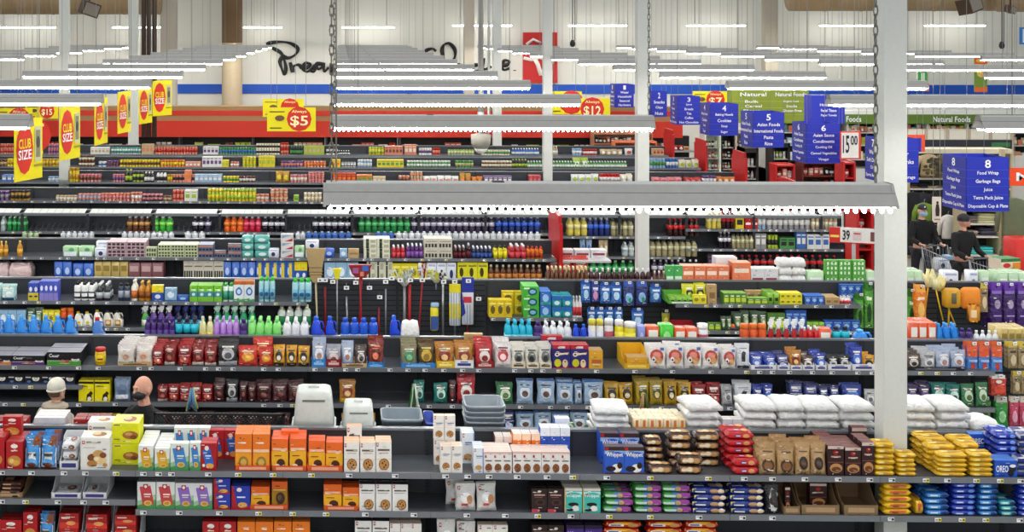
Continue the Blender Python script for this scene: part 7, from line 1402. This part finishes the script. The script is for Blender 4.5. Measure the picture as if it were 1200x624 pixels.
# ---------------- clothing department ----------------
def garment(name, label, px, ytop, Y, w, h, c, c2=None, cat='jacket'):
    x = WX(px, Y); z = WZ(ytop, x, Y)-h; t = thing(name, label, cat, (x, Y, z)); m = mat(c, .85, var=.35 if c2 else .15, scale=9); b = MB()
    def ring(wx, d, zz): return [(wx*math.cos(2*math.pi*j/16)*(1+.04*math.sin(j*2.5)), d*math.sin(2*math.pi*j/16), zz) for j in range(16)]
    b.loft([ring(w*.34, .06, 0), ring(w*.36, .09, h*.1), ring(w*.33, .08, h*.5), ring(w*.36, .08, h*.78), ring(w*.37, .06, h*.9), ring(w*.3, .05, h*.95), ring(w*.1, .05, h)], m)
    b.build('torso', t)
    for s in (-1, 1):
        b = MB(); b.tube([(s*w*.30, 0, h*.88), (s*w*.47, .01, h*.6), (s*w*.52, .02, h*.15)], [.06, .05, .04], m, 8); b.build('sleeve', t)
    b = MB(); b.tube([(-w*.25, 0, h*.92), (0, 0, h*1.0), (w*.25, 0, h*.92)], .008, mat('c0a880'), 5); b.tube([(0, 0, h), (0, 0, h+.05), (.02, 0, h+.08)], .004, mat('b0b0b0', .3, .8), 4); b.build('hanger', t)
    if c2:
        b = MB(); rg = random.Random(px)
        for i in range(26):
            v, f = ell(rg.uniform(-.3, .3)*w, -.085, rg.uniform(.1, .85)*h, rg.uniform(.03, .06), .006, rg.uniform(.02, .05), 8); b.add(v, f, c2 if i % 2 else '3a3424', True)
        b.build('camouflage_patch', t)
    return t
def rackunit(label, px0, px1, ytop, Y, shelves, c, back=True, dep=.5):
    xa, xb = WX(px0, Y), WX(px1, Y); w = xb-xa; zt = WZ(ytop, xa, Y); t = thing('clothing_shelf', label, 'shelf', (xa, Y, 0)); m = mat(c, .5)
    if back: b = MB(); b.box(0, w, dep, dep+.04, 0, zt, mat('26282c')); b.build('back_panel', t)
    b = MB(); b.box(-.04, 0, -.02, dep, 0, zt, mat('b0a484')); b.box(w, w+.04, -.02, dep, 0, zt, mat('b0a484')); b.box(-.04, w+.04, -.02, dep, zt, zt+.1, m); b.build('frame', t)
    for yy in shelves: z = WZ(yy, xa, Y); b = MB(); b.box(0, w, 0, dep, z-.035, z, mat('e0dccc')); b.build('shelf', t)
    return xa, w
Yc = 30.0; [garment('dark_jacket', '%s dark jacket on the crowded rail of the clothing wall unit' % ordw(i+1), px, yy, Yc-.25, .5, .7, c) for i, (px, yy, c) in enumerate(((1070, 225, '1a1a20'), (1082, 226, '24242c'), (1096, 226, '2c2420'), (1120, 228, '1c1c24'), (1135, 262, '3a2a30'), (1068, 262, '202024')))]
rackunit('wide clothing wall unit with beige top beam behind aisle sign 8', 1066, 1184, 180, Yc, [209, 221, 262, 290], 'c8c0a4')
Yd = 27.4; xa, wd = rackunit('clothing shelf unit of folded garments behind the person in the knit hat', 1132, 1170, 248, Yd, [262, 277, 299], 'b8b098')
def folded(px, yb_, Y, w, c, n, label, grp):
    x = WX(px, Y-.0); z = WZ(yb_, x, Y)+.002
    for k in range(n):
        b = MB(); b.rbox(-w/2, w/2, -.16, .16, 0, .045, .04, mat(c[k % len(c)], .9, var=.15)); o = b.build('folded_garment', None, (x+R.uniform(-.01, .01), Y+.2, z+k*.047), R.uniform(-.05, .05)); tag(o, '%s, %s in its stack from below' % (label, ordw(k+1)), 'folded garment', grp)
folded(1158, 262, Yd, .36, ['d8d4a8', 'b8b890'], 4, 'cream and khaki folded garment, upper shelf at right', 'folded clothes'); folded(1140, 262, Yd, .3, ['6a6a68', '8a7a70'], 3, 'grey folded garment on the upper shelf', 'folded clothes'); folded(1160, 277, Yd, .34, ['3a3450', '5a5a60'], 3, 'dark folded garment on the middle shelf', 'folded clothes')
folded(1152, 299, Yd, .5, ['40c0c0', '60d0c8'], 3, 'turquoise folded garment on the lower shelf', 'folded clothes'); folded(1140, 277, Yd, .3, ['8a6a58', 'c8b8a8'], 2, 'brown folded garment on the middle shelf', 'folded clothes')
for i, (px, yy, c) in enumerate(((1075, 209, '50403c'), (1086, 209, '8a7458'), (1098, 209, '6a5c50'), (1072, 221, '7a5a48'), (1084, 221, '3c3c44'), (1095, 221, 'b8a890'))): folded(px, yy, Yc, .22, [c, '2c2a2c'], 2, '%s folded garment on the wall unit' % ['dark brown', 'tan', 'taupe', 'rust brown', 'charcoal', 'beige'][i], 'folded clothes on the wall unit')
garment('camouflage_jacket', 'tan camouflage jacket hanging high behind aisle sign 8', 1088, 181, Yc-.35, .5, .48, 'a89470', '5c5030'); garment('camouflage_jacket', 'darker camouflage jacket half hidden by aisle sign 8', 1101, 182, Yc-.35, .4, .5, '6a5c40', '2c2820'); garment('blue_jacket', 'blue jacket edge beside aisle sign 8', 1107, 181, Yc-.2, .3, .5, '2c4a80')
garment('olive_sweater', 'olive green sweater hanging at the far right', 1188, 232, 26.0, .62, .78, '6a7458'); garment('olive_trousers', 'olive garment hanging below the green sweater', 1187, 282, 26.2, .44, .6, '5c6450')
garment('dark_jacket', 'black jacket hanging between the two cart pushers', 1108, 222, Yc-.4, .55, .8, '1c1c20'); garment('dark_jacket', 'dark jacket left of the masked person', 1112, 262, Yc-1.4, .6, .9, '242428'); garment('hanging_shirt', 'white top hanging left of the person in the knit hat', 1111, 252, Yc-1.8, .36, .5, 'd8d4cc', cat='top'); garment('lime_jacket', 'yellow green jacket behind the masked person', 1083, 238, Yc-1.6, .42, .5, '6a8a28')
b = MB(); x = WX(1173, 26.4); b.rbox(0, .09, 0, .09, 0, WZ(175, x, 26.4), .01, mat('a89a78')); tag(b.build('display_post', None, (x, 26.4, 0)), 'beige post between folded clothes and the olive sweater', 'post')
b = MB(); x = WX(1190, 25); b.rbox(0, .6, 0, .5, 0, WZ(281, x, 25), .04, mat('d02018', .4)); b.box(.05, .55, -.005, 0, .2, .5, 'e8e0dc'); tag(b.build('red_display_bin', None, (x, 25, 0)), 'bright red display bin at the right edge', 'bin')
t = thing('white_rail_fence', 'cream rail fence above the clothing department', 'fence', (WX(1060, 36), 36, 0)); W3 = WX(1186, 36)-WX(1060, 36); z0, z1 = WZ(165, 11, 36), WZ(151, 11, 36); m = mat('d8d2c0'); b = MB(); b.box(0, W3, 0, .05, z0, z0+.06, m); b.box(0, W3, 0, .05, z1-.04, z1, m); b.box(0, W3, .01, .03, z0, z1, mat('e2decf')); b.build('rail', t)
for i in range(6): b = MB(); b.box(i*W3/5-.04, i*W3/5+.04, -.02, .07, 0, z1, mat('b8a890')); b.build('post', t)
b = MB(); Y = 33; xa, xb = WX(1083, Y), WX(1186, Y); b.box(0, xb-xa, 0, .1, 0, WZ(164, xa, Y), mat('2c2e34')); b.box(.1, .8, -.01, 0, WZ(176, xa, Y), WZ(172, xa, Y), mat('5878a8')); b.box(xb-xa-.5, xb-xa-.05, -.01, 0, WZ(172, xa, Y), WZ(167, xa, Y), mat('387848')); tag(b.build('partition_panel', None, (xa, Y, 0)), 'dark partition behind the clothing wall unit', 'partition')
b = MB(); Y = 30; xa = WX(1186, Y); b.box(0, 3, 0, .1, 0, WZ(183, xa, Y), mat('b4b2ac')); tag(b.build('partition_panel', None, (xa, Y, 0)), 'light grey partition at the right edge', 'partition')
# ---------------- beyond 300 of a kind: the farthest become one loose stock object per kind ----------------
byn = {}
for it in PLACED: byn.setdefault(STY[it[1]]['name'], []).append(it)
drop = set()
for nm, its in byn.items():
    if len(its) <= 298 or nm == 'peg_hook': continue
    its.sort(key=lambda it: (it[4] > 0 and it[2] in ('sixth', 'seventh', 'eighth', 'ninth'), it[0].location.y))
    b = MB()
    for it in its[298:]:
        o = it[0]; drop.add(it); me = o.data; M = Matrix.Translation(o.location) @ Matrix.Rotation(o.rotation_euler.z, 4, 'Z'); off = len(b.v)
        b.v += [tuple(M @ v.co) for v in me.vertices]
        for p in me.polygons: b.f.append([off+i for i in p.vertices]); b.m.append(b.mi(me.materials[p.material_index])); b.sm.append(p.use_smooth)
    tag(b.build(nm), 'small %s packed in the farthest shelving rows and coolers' % {'food_can': 'food cans', 'food_jar': 'glass jars', 'grocery_box': 'grocery boxes'}.get(nm, nm.replace('_', ' ')+'s'), STY[its[0][1]]['cat'], None, 'stuff')
PLACED = [it for it in PLACED if it not in drop]
for it in drop: bpy.data.objects.remove(it[0])
bpy.data.scenes.remove(TMP)
# ---------------- labels for everything on the shelves ----------------
def sphr(row, shelf):
    if row in ROW.values():
        if shelf == 'peg wall': return '%s row peg wall' % row
        if shelf == 'end display': return 'fourth row end display'
        return '%s row %s' % (row, shelf)
    if row.startswith('cart'): return 'in a shopping cart at right'
    if row == 'cooler': return 'far wall coolers'
    if row == 'natural': return 'green banded coolers, '+{'white cooler 100': 'bottom shelf', 'white cooler 145': 'middle shelf', 'white cooler 185': 'top shelf'}[shelf]
    n = int(''.join(c for c in row if c.isdigit())); zc_ = int(shelf.split()[-1])
    lv = sorted({int(s.split()[-1]) for (_, _, rw, s, _, _) in PLACED if rw == row}, reverse=True)
    w_ = ordw(lv.index(zc_)+1)+' shelf down'
    if row.startswith('display'): return ['red display bin', 'red rack left of column', 'tall red rack', 'orange counter', 'dark red display', 'tan produce counter'][n]+', '+w_
    return '%s upright cooler, %s' % (ordw(n+1), w_)
grp = {}
for it in PLACED:
    o, key, row, shelf, rk, ti = it
    grp.setdefault((STY[key]['desc'], sphr(row, shelf), rk, ti), []).append(o)
multi = {}
for (d, s, rk, ti) in grp: multi.setdefault((d, s), []).append((rk, ti))
RK = ['front', 'second', 'third', 'fourth', 'fifth', 'sixth', 'seventh', 'eighth']
for (d, s, rk, ti), os_ in grp.items():
    os_.sort(key=lambda o: (o.location.x, o.location.z)); n = len(os_)
    rks = sorted({a for a, _ in multi[(d, s)]}); tis = sorted({b_ for _, b_ in multi[(d, s)]})
    for i, o in enumerate(os_):
        L = d
        if n > 1: L += ', %s of %s from left' % (ordw(i+1), cardw(n))
        if len(rks) > 1: L += ', %s rank' % RK[min(rks.index(rk), 7)]
        if len(tis) > 1: L += ', ' + ('bottom' if ti == 0 else ordw(ti+1))+' tier'
        L += ', '+s
        if len(L.split()) > 16: L = L.replace(d, d.replace(' and ', '-').replace(' with ', ', '))
        if len(L.split()) > 16: L = L.replace(' from left', '')
        o['label'] = L
        o['group'] = d+' on '+s
for it in PLACED:
    it[0]['category'] = STY[it[1]]['cat']
# second pass: any label still used twice gets its height order
seen = {}
for o in SC.objects:
    if o.parent is None and 'label' in o: seen.setdefault(o['label'], []).append(o)
for L, os_ in seen.items():
    if len(os_) > 1 and 'behind the camera' not in L: print('DUP LABEL', len(os_), L)
[print('LONG', o['label']) for o in SC.objects if 'label' in o and len(o['label'].split()) > 16]
print('TOP LEVEL', len([o for o in SC.objects if o.parent is None]), 'ALL', len(SC.objects), 'MESHES', len(bpy.data.meshes))
# ---------------- camera, even world fill in place of bounced light, colour ----------------
cam = bpy.data.cameras.new('camera'); co = bpy.data.objects.new('camera', cam); COL.objects.link(co)
cam.sensor_width = 36; cam.sensor_fit = 'HORIZONTAL'; cam.lens = F/1200*36
cam.shift_x = (600-PX)/1200; cam.shift_y = -(312-HY)/1200; cam.clip_start = .1; cam.clip_end = 200
co.location = (0, 0, HC); co.rotation_euler = (math.pi/2, 0, TH)
SC.camera = co
w = bpy.data.worlds.new('world'); SC.world = w; w.use_nodes = True
bg = w.node_tree.nodes['Background']; bg.inputs[0].default_value = (.92, .96, 1.0, 1); bg.inputs[1].default_value = .34
SC.view_settings.view_transform = 'Standard'; SC.view_settings.look = 'None'; SC.view_settings.gamma = 1; SC.view_settings.use_curve_mapping = False
SC.view_settings.exposure = 1.12
